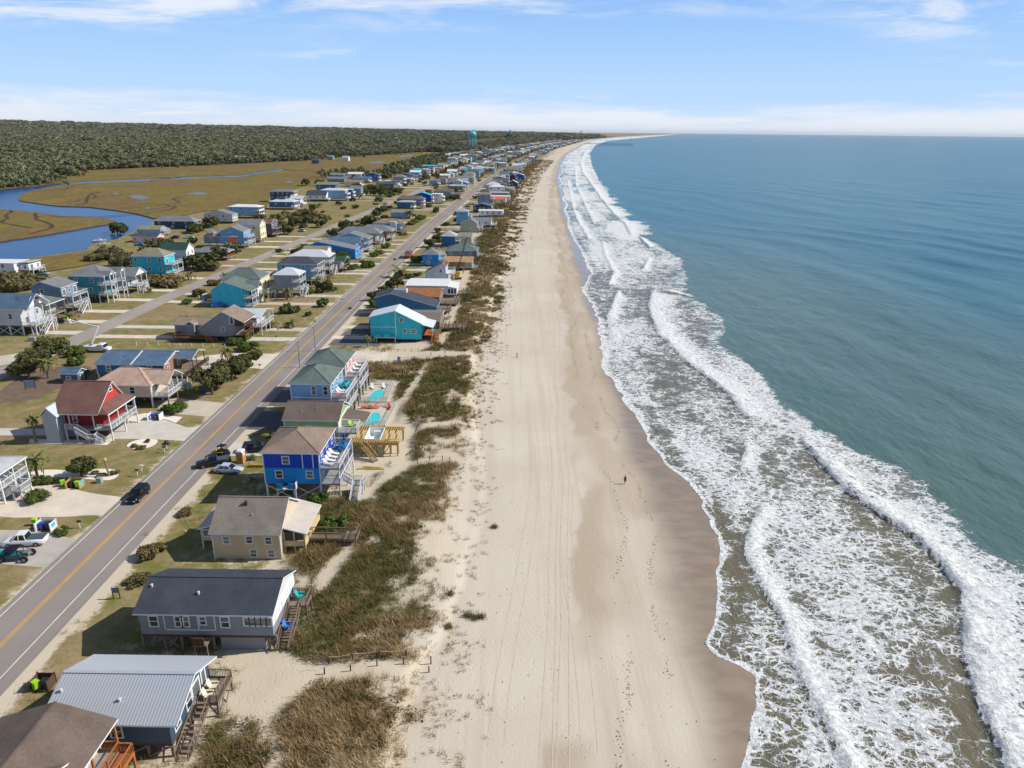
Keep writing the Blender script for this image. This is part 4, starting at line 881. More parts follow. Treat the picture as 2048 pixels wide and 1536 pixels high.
MB().box(ux(587), ux(588.5), wy0 - 1.2, wy0 - .05, 2.5, 3.5).build('platform_side', WHITE, h.root)
for p in (553, 577): MB().box(ux(p), ux(p + 8), wy0 - .95, wy0 - .3, 2.5, 3.2).build('air_conditioner', M('ac_grey', (90, 92, 92), .6), h.root)
add_posts(h, [(ux(550), wy0 - 1.1), (ux(587), wy0 - 1.1)], -.3, 2.4, WHITE, .12, 'platform_post')
b_ = add_stair(h, (wx1 + 3.0, wy0 + 2.4), (1, 0), 2.8, 1.9, 1.1, DECKG, WHITE); add_deck(h, b_.x, b_.x + 1.8, wy0 + 1.6, wy0 + 3.2, 1.9, 'NE', rail=WHITE, under=1, legw=.16); add_stair(h, (b_.x + .9, wy0 + 1.6), (0, -1), 1.9, 0, 1.3, DECKG, WHITE, run=3.0)
MB().box(wx1, wx1 + 5.2, wy0 - .2, wy0 + 1.0, .0, .12).build('ground_deck', DECKG, h.root)
# --- green house
nl, nr = (562, 841), (679, 841)
h = house(nl, nr, ze=4.6, d=8.8, roof='gx', rise=2.2, w='green', rc='brown', zf=.4, st=1, wS=1, wE=0, piles=False, label='light green house with brown gable roof beside the fenced pool'); GREEN = h
wx0, wx1, wy0, wy1 = h.wb
for u, z, w_, hh in ((-1.6, 4.4, .35, 1.4), (-3.0, 3.0, .8, 1.3)): add_window(h, 'E', u, z, w_, hh)
add_roof(h, wx1 - .1, wx1 + 4.6, -1.5, wy1 - .6, 4.0, 'sx', -.7, roofmat('brown'), name='porch_roof'); add_posts(h, [(wx1 + 4.3, -1.2), (wx1 + 4.3, wy1 - .9)], -.2, 3.4, WHITE, .16, 'porch_post')
add_deck(h, wx1 + .02, wx1 + 3.6, wy0 - 1.4, -1.6, 2.7, 'SEN', rail=WHITE)
MB().box(wx1 - .01, wx1 + .02, wy0 + .1, wy1 - .1, 1, h.ze - .1).build('gable_face', siding((216, 222, 190)), h.root)
# --- blue and pink twins
def twin(nl, nr, yb, d, wall, lab):
    h = house(nl, nr, yb, d=d, roof='hip', rise=2.1, w=wall, rc='green grey', zf=2.8, st=2, wS=0, wE=3, label=lab); wx0, wx1, wy0, wy1 = h.wb; sh = (h.ze - h.zf) / 2
    for u in (.6, 2.9): add_window(h, 'S', u, h.zf + sh * 1.5, .75, 1.7)
    MB().box(wx0, wx1, wy0 - .03, wy0, h.zf + sh - .12, h.zf + sh + .08).build('trim_board', WHITE, h.root)
    for s in (0, 1): add_deck(h, wx1 + .02, wx1 + 2.9, wy0 + .2, wy1 + .3, h.zf + sh * s, 'SEN', rail=WHITE, legs=False)
    add_posts(h, [(wx1 + 2.78, wy0 + .35 + (wy1 - wy0) * i / 3) for i in range(4)], h.zf, h.zf + sh - .2, WHITE, .16, 'porch_post'); add_posts(h, [(wx1 + 2.78, wy0 + .35 + (wy1 - wy0) * i / 3) for i in range(4)], -.3, h.zf - .2, WOODD, .24, 'deck_post')
    MB().box(wx0 + .4, wx1 - .4, wy0 + .3, wy1 - .3, -.2, h.zf - .3).build('lower_wall', siding(PAL[wall]), h.root)
    return h
TW1 = twin((576, 767), (662, 769), 850, 10.5, 'light blue', 'light blue twin house with green-grey hip roof and teal deck furniture')
TW2 = twin((609, 728), (691, 730), 802, 9.8, 'pink', 'pink twin house with green-grey hip roof beyond the light blue one')
# --- turquoise house by the beach access
nl, nr = (747, 642), (836, 655)
h = house(nl, nr, ze=5.2, d=8.0, bare=True, w='turquoise', rc='silver', roof='gy', zf=1.6, st=2, label='turquoise house with pale metal saltbox roof and cedar steps'); x0, x1, y0, y1 = h.eb; wx0, wx1, wy0, wy1 = h.wb; TURQ = h
xm = x0 + h.W * .5; T_ = siding(PAL['turquoise']); PM = metalroof((206, 214, 222))
add_walls(h, wx0, xm, wy0, wy1, 1.5, 7.2, T_); add_roof(h, x0, xm + .25, y0, y1, 7.1, 'sx', 1.9, PM)
MB().prism([(wx0, 7.0), (xm, 7.0), (xm, 8.75)], 'y', wy0, wy1).build('gable_wall', T_, h.root)
MB().prism([(xm, .9), (wx1, .9), (wx1, 5.2), (xm, 8.7)], 'y', wy0 + .02, wy1 - .02).build('sea_wall', T_, h.root); add_roof(h, xm - .1, x1 + .1, y0, y1, 9.0, 'sx', -3.7, PM, name='sea_roof')
add_roof(h, x1 - .2, x1 + 2.9, y0 + .3, y1, 5.1, 'sx', -.8, PM, name='porch_roof'); MB().box(xm - .1, xm + .1, wy0 - .05, wy0 + .1, 1.5, 8.8).build('corner_board', WHITE, h.root)
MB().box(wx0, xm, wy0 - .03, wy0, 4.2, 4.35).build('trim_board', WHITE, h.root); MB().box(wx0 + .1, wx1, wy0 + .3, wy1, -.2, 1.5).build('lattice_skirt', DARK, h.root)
for u, z, w_, hh in ((xm + 1.6, 6.3, .9, 1.1), (xm + 2.4, 3.2, .8, 1.0), (xm + 4.8, 3.2, 1.3, 1.0)): add_window(h, 'S', u, z, w_, hh)
for p in (1.2, 3.7): MB().box(wx0 + p, wx0 + p + 1.7, wy0 - 1.1, wy0 - 1.02, 1.6, 2.6).build('platform_screen', T_, h.root)
MB().box(wx0 + 1, xm, wy0 - 1.1, wy0 - .02, 1.45, 1.6).build('equipment_platform', WHITE, h.root); add_posts(h, [(wx0 + .1, wy0 - 1), (xm - .1, wy0 - 1)], -.2, 1.5, WHITE, .15, 'platform_post')
add_posts(h, [(x1 + 2.6, y0 + .5), (x1 + 2.6, y1 - .3)], 1.9, 4.4, WHITE, .15, 'porch_post'); add_deck(h, wx1, wx1 + 4.6, wy0 + 1.0, wy1, 1.9, 'EN', WOODO, WOODG); add_stair(h, (wx1 + 3.7, wy0 + 1.0), (0, -1), 1.9, 0, 1.5, WOODO, WOODO, run=3.4)
# --- bronze metal roof house behind it, slate saltbox, rust and white roofs
h = house((735, 640), (881, 642), ze=4.2, d=13, roof='gx', rise=.9, w='brown', rc='bronze', zf=1.8, wS=0, wE=3, rail='grey', label='brown house with long bronze metal roof behind the turquoise house')
for k in range(3): add_deck(h, h.wb[1] + k * 2.4, h.wb[1] + k * 2.4 + 2.4, h.wb[2] + 1 + k * .8, h.wb[2] + 5.5 + k, 1.8 - k * .15, 'SE', WOODG, WOODG)
add_stair(h, (h.wb[1] + 6.2, h.wb[2] + 2.4), (0, -1), 1.5, 0, 1.2, WOODG, WOODG)
h = house((768, 596), (857, 615), ze=4.4, d=9.5, bare=True, w='slate blue', rc='charcoal', roof='gy', zf=.6, label='slate blue saltbox house with skylight in its charcoal roof'); x0, x1, y0, y1 = h.eb
xr = x0 + 5.2; S_ = siding((56, 112, 152)); MB().prism([(x0 + .3, -.2), (x1 - .4, -.2), (x1 - .4, 3.2), (xr, 7.0), (x0 + .3, 5.7)], 'y', y0 + .3, y1 - .3).build('wall', S_, h.root)
ch = roofmat('charcoal'); add_roof(h, xr, x1, y0, y1, 7.3, 'sx', -4.1, ch, name='sea_roof'); add_roof(h, x0, xr, y0, y1, 5.8, 'sx', 1.5, ch)
sk = MB().box(xr + .3, xr + 4.2, 1.0, 3.4, 5.8, 7.25).build('skylight', WHITE, h.root); MB().quad([(xr + .5, 1.15, 7.26), (xr + 4.0, 1.15, 7.26), (xr + 4.0, 3.25, 7.26), (xr + .5, 3.25, 7.26)]).build('pane', PANE, sk)
add_deck(h, x1 - .4, x1 + 3.5, y0 + 1, y1 - 1, 1.6, 'SEN', WOODG, WOODG)
h = house((800, 592), (880, 594), ze=3.9, d=12, roof='gx', rise=1.6, w='brown', rc='rust', zf=.8, wS=1, wE=3, rail='grey', label='brown house with rust-orange roof next to the slate blue saltbox'); add_deck(h, h.wb[1], h.wb[1] + 6, h.wb[2] + .5, h.wb[3] - 2, 1.4, 'SEN', WOODG, WOODG)
h = house((811, 570), (895, 573), ze=4.6, d=13, roof='gx', rise=.5, w='white', rc='white', zf=1.6, wS=0, wE=3, rail='grey', label='long house with low white roof and glazed porch', pe=0); add_roof(h, h.eb[1] - .1, h.eb[1] + 3.2, h.eb[2], h.eb[3] - 3, 4.4, 'sx', -.5, roofmat('white'), name='porch_roof')
PB = (0, h.eb[1] + 2.9, h.eb[2] + .3, h.eb[3] - 3.3); MB().box(h.wb[1], PB[1], PB[2], PB[3], 1.4, 3.9).build('porch_wall', siding(PAL['white']), h.root)
for i in range(3): add_window(h, 'S', h.wb[1] + .7 + i * 1.05, 2.8, .8, 1.6, 1, box=PB)
add_posts(h, [(PB[1] - .2, PB[2] + .2), (PB[1] - .2, PB[3] - .2)], -.2, 1.4, WOODD, .2); add_deck(h, PB[1], PB[1] + 5.5, PB[2] + 2, PB[3] - 2, 1.4, 'SEN', WOODG, WOODG)
h = house((848, 547), (893, 547), ze=3.6, d=8, bare=True, w='pale grey', rc='brown', roof='gy', zf=0, st=2, label='pale grey lean-to house with brown sloping roof beside the drilling rig'); x0, x1, y0, y1 = h.eb
MB().prism([(x0 + .3, -.2), (x1 - .3, -.2), (x1 - .3, 6.6), (x1 - 1.4, 7.3), (x0 + .3, 3.6)], 'y', y0 + .3, y1 - .3).build('wall', siding((186, 192, 202)), h.root); add_roof(h, x0, x1 - 1.3, y0, y1, 3.6, 'sx', 4.0, roofmat('red brown')); add_roof(h, x1 - 1.4, x1 + .2, y0, y1, 7.5, 'sx', -.9, roofmat('red brown'), name='sea_roof')
h.wb = (x0 + .3, x1 - .3, y0 + .3, y1 - .3); add_window(h, 'S', x1 - 2.2, 4.6, .9, 1.2); add_door(h, 'S', x1 - 3.5, .1); add_deck(h, x1 - .3, x1 + 2.6, y0 + .3, y1, 3.6, 'SEN', WHITE, WHITE)
# --- red house with octagonal silver-roofed turret
nl, nr = (96, 829), (217, 829)
h = house(nl, nr, 882, d=9.8, bare=True, w='red', rc='red brown', roof='gx', zf=2.4, label='red house with brown-red roof, white porch stair and grey stair tower', row='M'); x0, x1, y0, y1 = h.eb; RED = h
RS = shingle((114, 84, 76)); wy0, wy1 = y0 + 2.0, y1 - .4; wx0, wx1 = x0 + .4, x1 - 2.4; h.wb = (wx0, wx1, wy0, wy1); zr = zat((227, 762), h.Y + 6.2); yr = y0 + 6.2
add_walls(h, wx0, wx1, wy0, wy1, 2.4, h.ze + .4, siding((150, 40, 36)))
xg = x0 + (203 - 96) / (217 - 96) * h.W - .1
add_roof(h, x0, wx1 + .5, y0, y1, h.ze, 'gx', zr - h.ze, RS, .63)
MB().prism([(wy0 - .6, h.ze + .8), (wy1, h.ze + .6), (yr, zr - .35)], 'x', wx1 - .4, wx1 + .06).build('gable_wall', siding((196, 66, 56)), h.root)
add_window(h, 'E', yr - y0 + y0 - .3, zr - 1.35, .9, 1.0, box=(0, wx1 + .06, 0, 0)); MB().tube([(wx1 + .06, yr - 1.7, zr - 1.5), (wx1 + .1, yr - 1.7, zr - 1.5)], [.28, .28], 12).build('round_vent', [WHITE], h.root)
ez = h.ze + 1.25
pr = MB(); a0, a1 = (wx1 + .4, y0, h.ze + .02), (x1 + .2, y0, h.ze + .02); pr.quad([(wx1 - .2, y0 + .05, h.ze + .02), (x1, y0, h.ze), (wx1 - .2, y0 + 2.2, ez)]); pr.quad([(x1, y0, h.ze), (x1, y1, h.ze), (wx1 - .2, y1 - 1.2, ez), (wx1 - .2, y0 + 2.2, ez)]); pr.quad([(x1, y1, h.ze), (wx1 - .2, y1, h.ze), (wx1 - .2, y1 - 1.2, ez)])
pr.box(x1 - .02, x1 + .04, y0, y1, h.ze - .2, h.ze, 1); pr.build('porch_roof', [RS, WHITE], h.root)
add_deck(h, wx1, x1 - .1, y0 + .4, y1 - .1, 2.4, 'EN', rail=WHITE); add_deck(h, wx0 + 1.6, x1 - .1, y0 + .3, wy0, 2.4, '', rail=WHITE, legs=False); add_posts(h, [(x1 - .25, y0 + .5 + i * (h.D - .8) / 3) for i in range(4)] + [(x1 - 3.2, y0 + .5), (x0 + 3.2, y0 + .5)], 2.4, h.ze - .1, WHITE, .16, 'porch_post')
add_railing(h, [(x0 + 2.2, y0 + .35), (x0 + 4.7, y0 + .35)], 2.4, WHITE); add_railing(h, [(x1 - 2.6, y0 + .35), (x1 - .16, y0 + .35)], 2.4, WHITE)
b_ = add_stair(h, (x0 + 4.7, y0 - .3), (1, 0), 2.4, .9, 1.1, DECKG, WHITE); add_deck(h, b_.x, b_.x + 1.3, y0 - .9, y0 + .3, .9, 'SE', rail=WHITE, under=1, legw=.14); add_stair(h, (b_.x + 1.3, y0 - .3), (1, 0), .9, 0, 1.1, DECKG, WHITE)
add_posts(h, [(x0 + 2.2 + i * 1.9, y0 + .5) for i in range(4)] + [(x0 + 2.2 + i * 2.2, wy1 - .3) for i in range(4)], -.3, 2.2, WHITE, .2)
MB().box(wx0 + .3, wx0 + 3.0, wy0 + .4, wy1 - .5, -.2, 2.3).build('lower_wall', siding((170, 176, 182)), h.root)
tx, ty, tr = x0 + .2, y0 + 1.0, 1.6; MB().prism([(tx - 1.25, -.2), (tx + 1.25, -.2), (tx + 1.25, 5.3), (tx, 6.6), (tx - 1.25, 5.3)], 'y', y0 - .5, y0 + 2.6).build('turret', M('turret_siding', (176, 184, 192), .6, .05, stripe=(2, .3, 'l', .08)), h.root)
add_roof(h, tx - 1.65, tx + 1.65, y0 - .8, y0 + 4.6, 5.25, 'gy', 1.7, metalroof((186, 194, 200)), name='turret_roof'); add_window(h, 'S', x0 + 3.3, 3.9, .7, 1.5)
# --- beige house behind the red one
h = house((187, 765), (292, 777), ze=5.0, d=9.5, roof='hip', rise=2.4, w='beige', rc='pinkish tan', zf=2.4, wS=2, wE=2, row='M', label='beige house with pinkish tan roof and white railed porch'); x0, x1, y0, y1 = h.eb
add_roof(h, x1 - 5, x1 + 3.0, y0 + 1.2, y1 - 1.2, 5.05, 'gx', 2.0, roofmat('pinkish tan'), name='porch_roof'); MB().prism([(y0 + 1.6, 5.0), (y1 - 1.6, 5.0), (0, 6.8)], 'x', x1 - .2, x1 - .1).build('gable_wall', siding(PAL['white']), h.root)
add_deck(h, h.wb[1], x1 + 2.9, y0 + .6, y1 - .6, 2.4, 'SEN', rail=WHITE, legmat=WOODG); add_posts(h, [(x1 + 2.7, y0 + 1.4 + i * 2.2) for i in range(4)], 2.4, 5.0, WHITE, .15, 'porch_post')
# --- long blue-roofed house
h = house((183, 731), (332, 728), ze=4.2, d=12, roof='gx', rise=1.5, w='deep blue', rc='blue grey', zf=1.8, wS=3, wE=0, row='M', label='long dark blue house with blue-grey shingle roof and brick-coloured end'); x0, x1, y0, y1 = h.eb; wx0, wx1, wy0, wy1 = h.wb
MB().prism([(wy0, 1.8), (wy1, 1.8), (wy1, 4.2), (0, 5.4), (wy0, 4.2)], 'x', wx1 - .02, wx1 + .03).build('end_wall', siding(PAL['brick']), h.root)
for fx in (.52, 1.0): MB().bar((x0 + h.W * fx, y0, 4.24), (x0 + h.W * fx, 0, 5.76), .28, .06).build('white_flashing', WHITE, h.root)
add_roof(h, wx1 - .1, x1 + 4.2, y0 + 5, y1, 4.3, 'gx', 1.15, roofmat('blue grey'), name='porch_roof'); add_posts(h, [(x1 + 3.9, y) for y in (y0 + 5.3, y0 + 7.5, y1 - .3)], 1.8, 4.2, WOODD, .16, 'porch_post')
add_deck(h, wx1 + .03, x1 + 5, y0 - .5, y1 - .3, 1.8, 'SE', WOODG, WOODD, legmat=WHITE); add_window(h, 'E', wy0 + 1.8, 3.2, 1.0, 1.4); add_door(h, 'E', wy0 + 7, 1.85, w=1.6)
# --- weathered grey house with brown decks
h = house((392, 652), (472, 640), ze=5.4, d=9.0, bare=True, w='weathered grey', rc='brown', roof='gy', zf=1.6, row='M', label='weathered grey saltbox house with brown double deck and long low wing'); x0, x1, y0, y1 = h.eb; WG = siding((140, 142, 148)); xr = x0 + h.W * .66
MB().prism([(x0 + 1.5, 1.6), (x1 - .4, 1.6), (x1 - .4, 6.3), (xr, 8.2), (x0 + .3, 3.6), (x0 + .3, 2.4)], 'y', y0 + .3, y1 - .3).build('wall', WG, h.root); BR = roofmat('taupe')
add_roof(h, xr, x1 + 2.2, y0, y1, 8.5, 'sx', -2.9, BR, name='sea_roof'); add_roof(h, x0, xr, y0, y1, 3.7, 'sx', 4.8, BR)
h.wb = (x0 + .3, x1 - .4, y0 + .3, y1 - .3); add_window(h, 'S', xr - .2, 3.6, .9, 1.1); add_door(h, 'S', x1 - 1.2, 5.0)
for z in (1.9, 4.7): add_deck(h, x1 - .4, x1 + 2.1, y0 + .2, y1 - .2, z, 'SEN', WOODD, M('brown_stain', (132, 88, 52), .8, .15, 3), legs=z < 3)
add_posts(h, [(x1 + 1.95, y0 + .35 + i * (h.D - .7) / 2) for i in range(3)], 1.9, 5.8, M('brown_stain'), .2, 'porch_post')
add_walls(h, x0 - 7.5, x0 + 1.8, y0 + 2.5, y1 + .5, 1.2, 4.2, WG, 'gx', 1.3, .5, .3, 'wing_wall'); add_roof(h, x0 - 7.9, x0 + 3.5, y0 + 2.1, y1 + .9, 4.2, 'gx', 1.3, BR, name='wing_roof'); MB().box(x0 - 3.6, x0 - 1.6, y0 + 1.2, y0 + 2.5, 1.2, 4.6).build('bay', WG, h.root); add_roof(h, x0 - 3.9, x0 - 1.3, y0 + .9, y0 + 3.6, 4.6, 'gy', .8, BR, name='bay_roof')
add_deck(h, x0 - 6.5, x0 + 2.5, y0 - 1.0, y0 + 2.45, 1.3, 'SW', WOODD, M('brown_stain')); add_stair(h, (x0 + 2.5, y0 - .2), (1, 0), 1.3, 0, 1.3, WOODD, M('brown_stain')); add_posts(h, [(x0 + 2 + i * 2.5, y) for i in range(4) for y in (y0 + .6, y1 - .6)], -.3, 1.6, WOODG, .22)
# --- partly seen white-decked house at the left edge
ZM = eave_z((54, 912), (57, 968), 0); FRc = P(54, 912, ZM); h = house(None, None, world=(FRc[0] - 5.5, FRc[1] - 10, 11), ze=ZM, d=10, roof='hip', rise=2.2, w='white', rc='pale grey', zf=2.6, st=1, wS=1, wE=2, pe=2.4, row='M', label='house with pale grey hip roof and white screened deck stair beside the round shrub')
b_ = add_stair(h, (h.eb[1] - 1.6, h.eb[3] - 3.4), (1, 0), 2.8, 1.5, 1.2, DECKG, WHITE); add_deck(h, b_.x, b_.x + 1.5, h.eb[3] - 5.4, h.eb[3] - 2.8, 1.5, 'SEN', rail=WHITE, under=1); add_stair(h, (b_.x, h.eb[3] - 4.8), (-1, 0), 1.5, 0, 1.1, DECKG, WHITE)
# ================================================================ HOUSES FARTHER ALONG, by their eave corners
def H_(nl, nr, yb=None, **k):
    if yb is None: k.setdefault('ze', 5.2)
    return house(nl, nr, yb, **k)
O = dict(row='O', rail='grey')
H_((843, 508), (878, 509), 533, d=9, roof='hip', rise=2, w='bright blue', rc='grey', zf=.3, st=2, wS=1, wE=2, rail='white', row='O', dk=2.6)
H_((889, 524), (945, 524), ze=4.0, d=9, roof='gx', rise=1.6, w='sage', rc='tan', zf=1.4, wS=2, wE=2, dk=2.5, **O)
H_((889, 501), (955, 501), ze=4.0, d=11, roof='hip', rise=2.2, w='blue grey', rc='green grey', zf=1.2, wS=3, wE=2, dk=3, **O)
H_((881, 472), (912, 472.5), 494, d=9, roof='hip', rise=2.2, w='deep blue', rc='pale grey', zf=.3, st=2, wS=0, wE=2, rail='white', row='O', dk=2.2)
H_((916, 473), (944, 473), ze=4.6, d=14, roof='gx', rise=1.2, w='sage', rc='khaki', zf=.6, wS=1, wE=2, dk=3, **O)
H_((921, 449), (953, 447), ze=5.0, d=10, roof='gy', rise=3.0, rp=.6, w='sage', rc='grey', zf=.5, st=2, wS=1, wE=2, dk=3, rail='white', row='O')
H_((911, 423), (937, 423), ze=8.4, d=8, roof='hip', rise=1.8, w='sky blue', rc='pale grey', zf=1.0, st=2, wS=1, wE=2, dk=2, rail='white', row='O')
H_((946, 442.6), (983, 443), ze=4.4, d=13, roof='gx', rise=1.6, w='white', rc='grey', zf=2.2, wS=2, wE=2, dk=3, rail='white', row='O')
H_((957, 422), (1006, 421), ze=4.4, d=9, roof='gx', rise=.5, w='white', rc='white', zf=1.4, wS=4, wE=1, dk=4, **O)
H_((945, 412), (983, 412), ze=4.6, d=9, roof='gy', rise=2.0, w='navy', rc='blue grey', zf=.4, wS=4, wE=2, dk=3, **O)
H_((955, 389), (981, 388.5), ze=8.0, d=10, roof='hip', rise=1.6, w='slate blue', rc='taupe', zf=.6, st=2, wS=2, wE=2, dk=2.5, rail='white', row='O')
H_((984, 398), (1012, 398), ze=4.4, d=14, roof='gx', rise=1.5, w='cream', rc='orange', zf=1, wS=2, wE=2, dk=3, **O)
H_((981, 393), (1019, 392), ze=4.8, d=8, roof='gx', rise=.5, w='white', rc='white', zf=1, wS=2, wE=2, dk=3, **O)
H_((981, 386), (1016, 385), ze=4.8, d=12, roof='gx', rise=.6, w='grey', rc='pale grey', zf=1, wS=2, wE=2, dk=3, **O)
H_((990, 380), (1030, 380), ze=4.5, d=11, roof='gy', rise=2.2, w='sage', rc='khaki', zf=1, wS=2, wE=2, dk=3, **O)
H_((996, 376), (1029, 376), ze=4.5, d=9, roof='gx', rise=1.2, w='pink', rc='tan', zf=1, wS=2, wE=2, dk=3, **O)
H_((997, 362), (1017, 362), ze=8, d=10, roof='flat', rise=0, w='blue grey', rc='charcoal', zf=.5, st=2, wS=2, wE=1, dk=2, rail='white', row='O')
H_((1016, 366), (1036, 366), ze=6, d=10, roof='gy', rise=2.6, w='navy', rc='silver', zf=.6, st=2, wS=1, wE=2, dk=3, rail='white', row='O')
H_((1019, 352), (1031, 352), ze=6.5, d=9, roof='gy', rise=2.2, w='maroon', rc='charcoal', zf=.5, st=2, wS=0, wE=1, dk=2, rail='white', row='O')
H_((1030, 350), (1046, 351), ze=6, d=10, roof='gy', rise=2.2, w='royal blue', rc='silver', zf=.5, st=2, wS=1, wE=1, dk=2, rail='white', row='O')
# --- between the roads
m_ = dict(row='M', rail='white')
H_((470, 636), (522, 635), ze=5.2, d=11, roof='gx', rise=1.4, w='pale grey', rc='silver', zf=2.4, wS=1, wE=2, pe=2.2, label='pale grey house with silver roof and arched white porch behind the weathered saltbox', **m_)
h = H_((425, 579), (497, 585), 617, d=11, roof='gy', rise=3.0, w='bright cyan', rc='green grey', zf=.2, st=2, wS=0, wE=2, pe=2.6, rp=.36, piles=False, label='bright cyan gable house with two white porch levels', **m_); add_roof(h, h.eb[1] - 4, h.eb[1] + .3, -.2, 4.2, h.ze, 'gx', 2.2, roofmat('grey'), name='dormer_roof'); MB().box(h.eb[1] - 2.3, h.eb[1] - .1, .2, 3.8, .2, h.ze).build('bay', siding(PAL['white']), h.root)
h = H_((440, 556), (520, 558), ze=7.0, d=10, roof='hip', rise=3.0, w='cream', rc='green grey', zf=2.4, st=1, wS=1, wE=3, dk=2.2, label='cream house with tall green-grey hip roof behind the turquoise gable', stair=True, **m_)
H_((545, 549), (597, 551), 596, d=8, roof='hip', rise=2.0, w='grey', rc='silver', zf=2.6, st=2, wS=0, wE=2, pe=2.6, stair=True, label='three-level grey house with pale silver hip roof and corner porches', **m_)
H_((552, 527), (634, 529), ze=8.0, d=10, roof='hip', rise=2.0, w='light blue', rc='charcoal', zf=2.4, st=2, wS=2, wE=3, pe=2.4, label='light blue house with charcoal hip roof and stacked white porches', **m_)
H_((574, 513), (658, 514), ze=7.6, d=10, roof='hip', rise=2.2, w='white', rc='silver', zf=2.4, st=2, wS=2, wE=3, pe=2.4, stair=True, **m_)
H_((640, 522), (688, 524), ze=4.6, d=9, roof='gx', rise=1.6, w='grey', rc='dark green', zf=2, wS=1, wE=2, pe=2, rail='dark', row='M')
H_((602, 502), (655, 501), ze=6, d=8, roof='gx', rise=1.5, w='white', rc='khaki', zf=1.6, wS=1, wE=1, **m_)
H_((626, 492), (690, 504), ze=4.6, d=10, roof='gy', rise=3.2, rp=.3, w='bright blue', rc='grey', zf=.3, st=1, wS=0, wE=2, dk=2.4, label='bright blue saltbox house with sweeping grey roof', **m_)
H_((655, 484), (716, 488), ze=5.4, d=9, roof='gx', rise=2.4, w='sky blue', rc='blue grey', zf=1, st=1, wS=1, wE=2, pe=2.2, label='sky blue house with blue-grey roof and white dormers', **m_)
H_((672, 474), (728, 480), ze=6.4, d=10, roof='gy', rise=2.6, w='sky blue', rc='grey', zf=1, st=2, wS=0, wE=2, pe=2.2, **m_)
H_((690, 462), (745, 470), ze=6, d=9, roof='hip', rise=2.6, w='sage', rc='grey', zf=2, st=1, wS=2, wE=2, pe=2, stair=True, **m_)
H_((714, 460), (781, 463), ze=5.4, d=11, roof='hip', rise=2.6, w='brick', rc='grey', zf=1.6, st=1, wS=3, wE=2, pe=2.5, **m_)
h = H_((745, 446), (808, 447), ze=5.6, d=9, roof='hip', rise=1.8, w='light blue', rc='taupe', zf=2.4, wS=1, wE=2, pe=2.2, rail='grey', row='M', label='light blue house with taupe hip roof and tall white stair bay'); MB().box(1.0, 4.5, h.wb[2] - 1.4, h.wb[2] + .5, 1.2, 6.6).build('bay', siding(PAL['white']), h.root)
H_((780, 425), (820, 424), 436, d=10, roof='gx', rise=1.4, w='light blue', rc='khaki', zf=.4, wS=1, wE=2, pe=2.4, rail='grey', row='M', label='light blue house with khaki gable roof end-on to the beach road')
H_((793, 404), (828, 404), ze=6.0, d=10, roof='hip', rise=.9, w='deep blue', rc='pale grey', zf=2, wS=0, wE=2, pe=2.4, label='deep blue house with pale grey low roof and white corner porch', **m_)
H_((798, 396), (842, 399), ze=7.2, d=9, roof='hip', rise=2, w='blue grey', rc='brown', zf=2.4, st=2, wS=1, wE=2, pe=2.2, **m_)
H_((832, 389), (858, 391), ze=7.4, d=7, roof='gy', rise=2, w='royal blue', rc='cyan', zf=2.4, st=2, wS=1, wE=1, dk=1.6, label='royal blue house with bright cyan metal roof', **m_)
H_((862, 388), (884, 388), ze=7.6, d=9, roof='flat', rise=0, w='white', rc='white', zf=2.2, st=2, wS=1, wE=1, dk=1.6, **m_)
H_((870, 382), (905, 383), ze=6.6, d=10, roof='gx', rise=1.8, w='grey', rc='brown', zf=2, st=2, wS=2, wE=1, pe=2, **m_)
H_((896, 388), (922, 389), ze=4.2, d=8, roof='gx', rise=1.2, w='navy', rc='brown', zf=1, wS=1, wE=1, pe=1.6, **m_)
H_((898, 372), (930, 372), ze=5.4, d=9, roof='gx', rise=1.2, w='blue grey', rc='pale grey', zf=2, wS=2, wE=1, pe=2, **m_)
H_((902, 364), (930, 366), ze=6.4, d=9, roof='gy', rise=2.2, w='bright blue', rc='silver', zf=2, st=1, wS=0, wE=1, pe=2, **m_)
H_((908, 355), (948, 356), ze=6.8, d=11, roof='hip', rise=1.8, w='slate blue', rc='grey', zf=2, st=2, wS=3, wE=2, pe=2, **m_)
H_((918, 348), (948, 348), ze=6.8, d=10, roof='gy', rise=2.2, w='slate blue', rc='pale grey', zf=2, st=1, wS=1, wE=2, pe=2, **m_)
H_((930, 342), (960, 343), ze=6.8, d=11, roof='gx', rise=2, w='blue grey', rc='teal', zf=2, st=2, wS=1, wE=2, pe=2, **m_)
H_((950, 333), (975, 334), ze=7, d=10, roof='gy', rise=2.4, w='maroon', rc='charcoal', zf=2, st=2, wS=0, wE=2, pe=2, **m_)
H_((962, 336), (988, 337), ze=7, d=12, roof='hip', rise=1.6, w='light blue', rc='pale grey', zf=2, st=2, wS=2, wE=2, pe=2, **m_)
H_((974, 325), (1004, 327), ze=7.4, d=14, roof='hip', rise=1.4, w='pale grey', rc='silver', zf=2, st=2, wS=2, wE=2, pe=2, **m_)
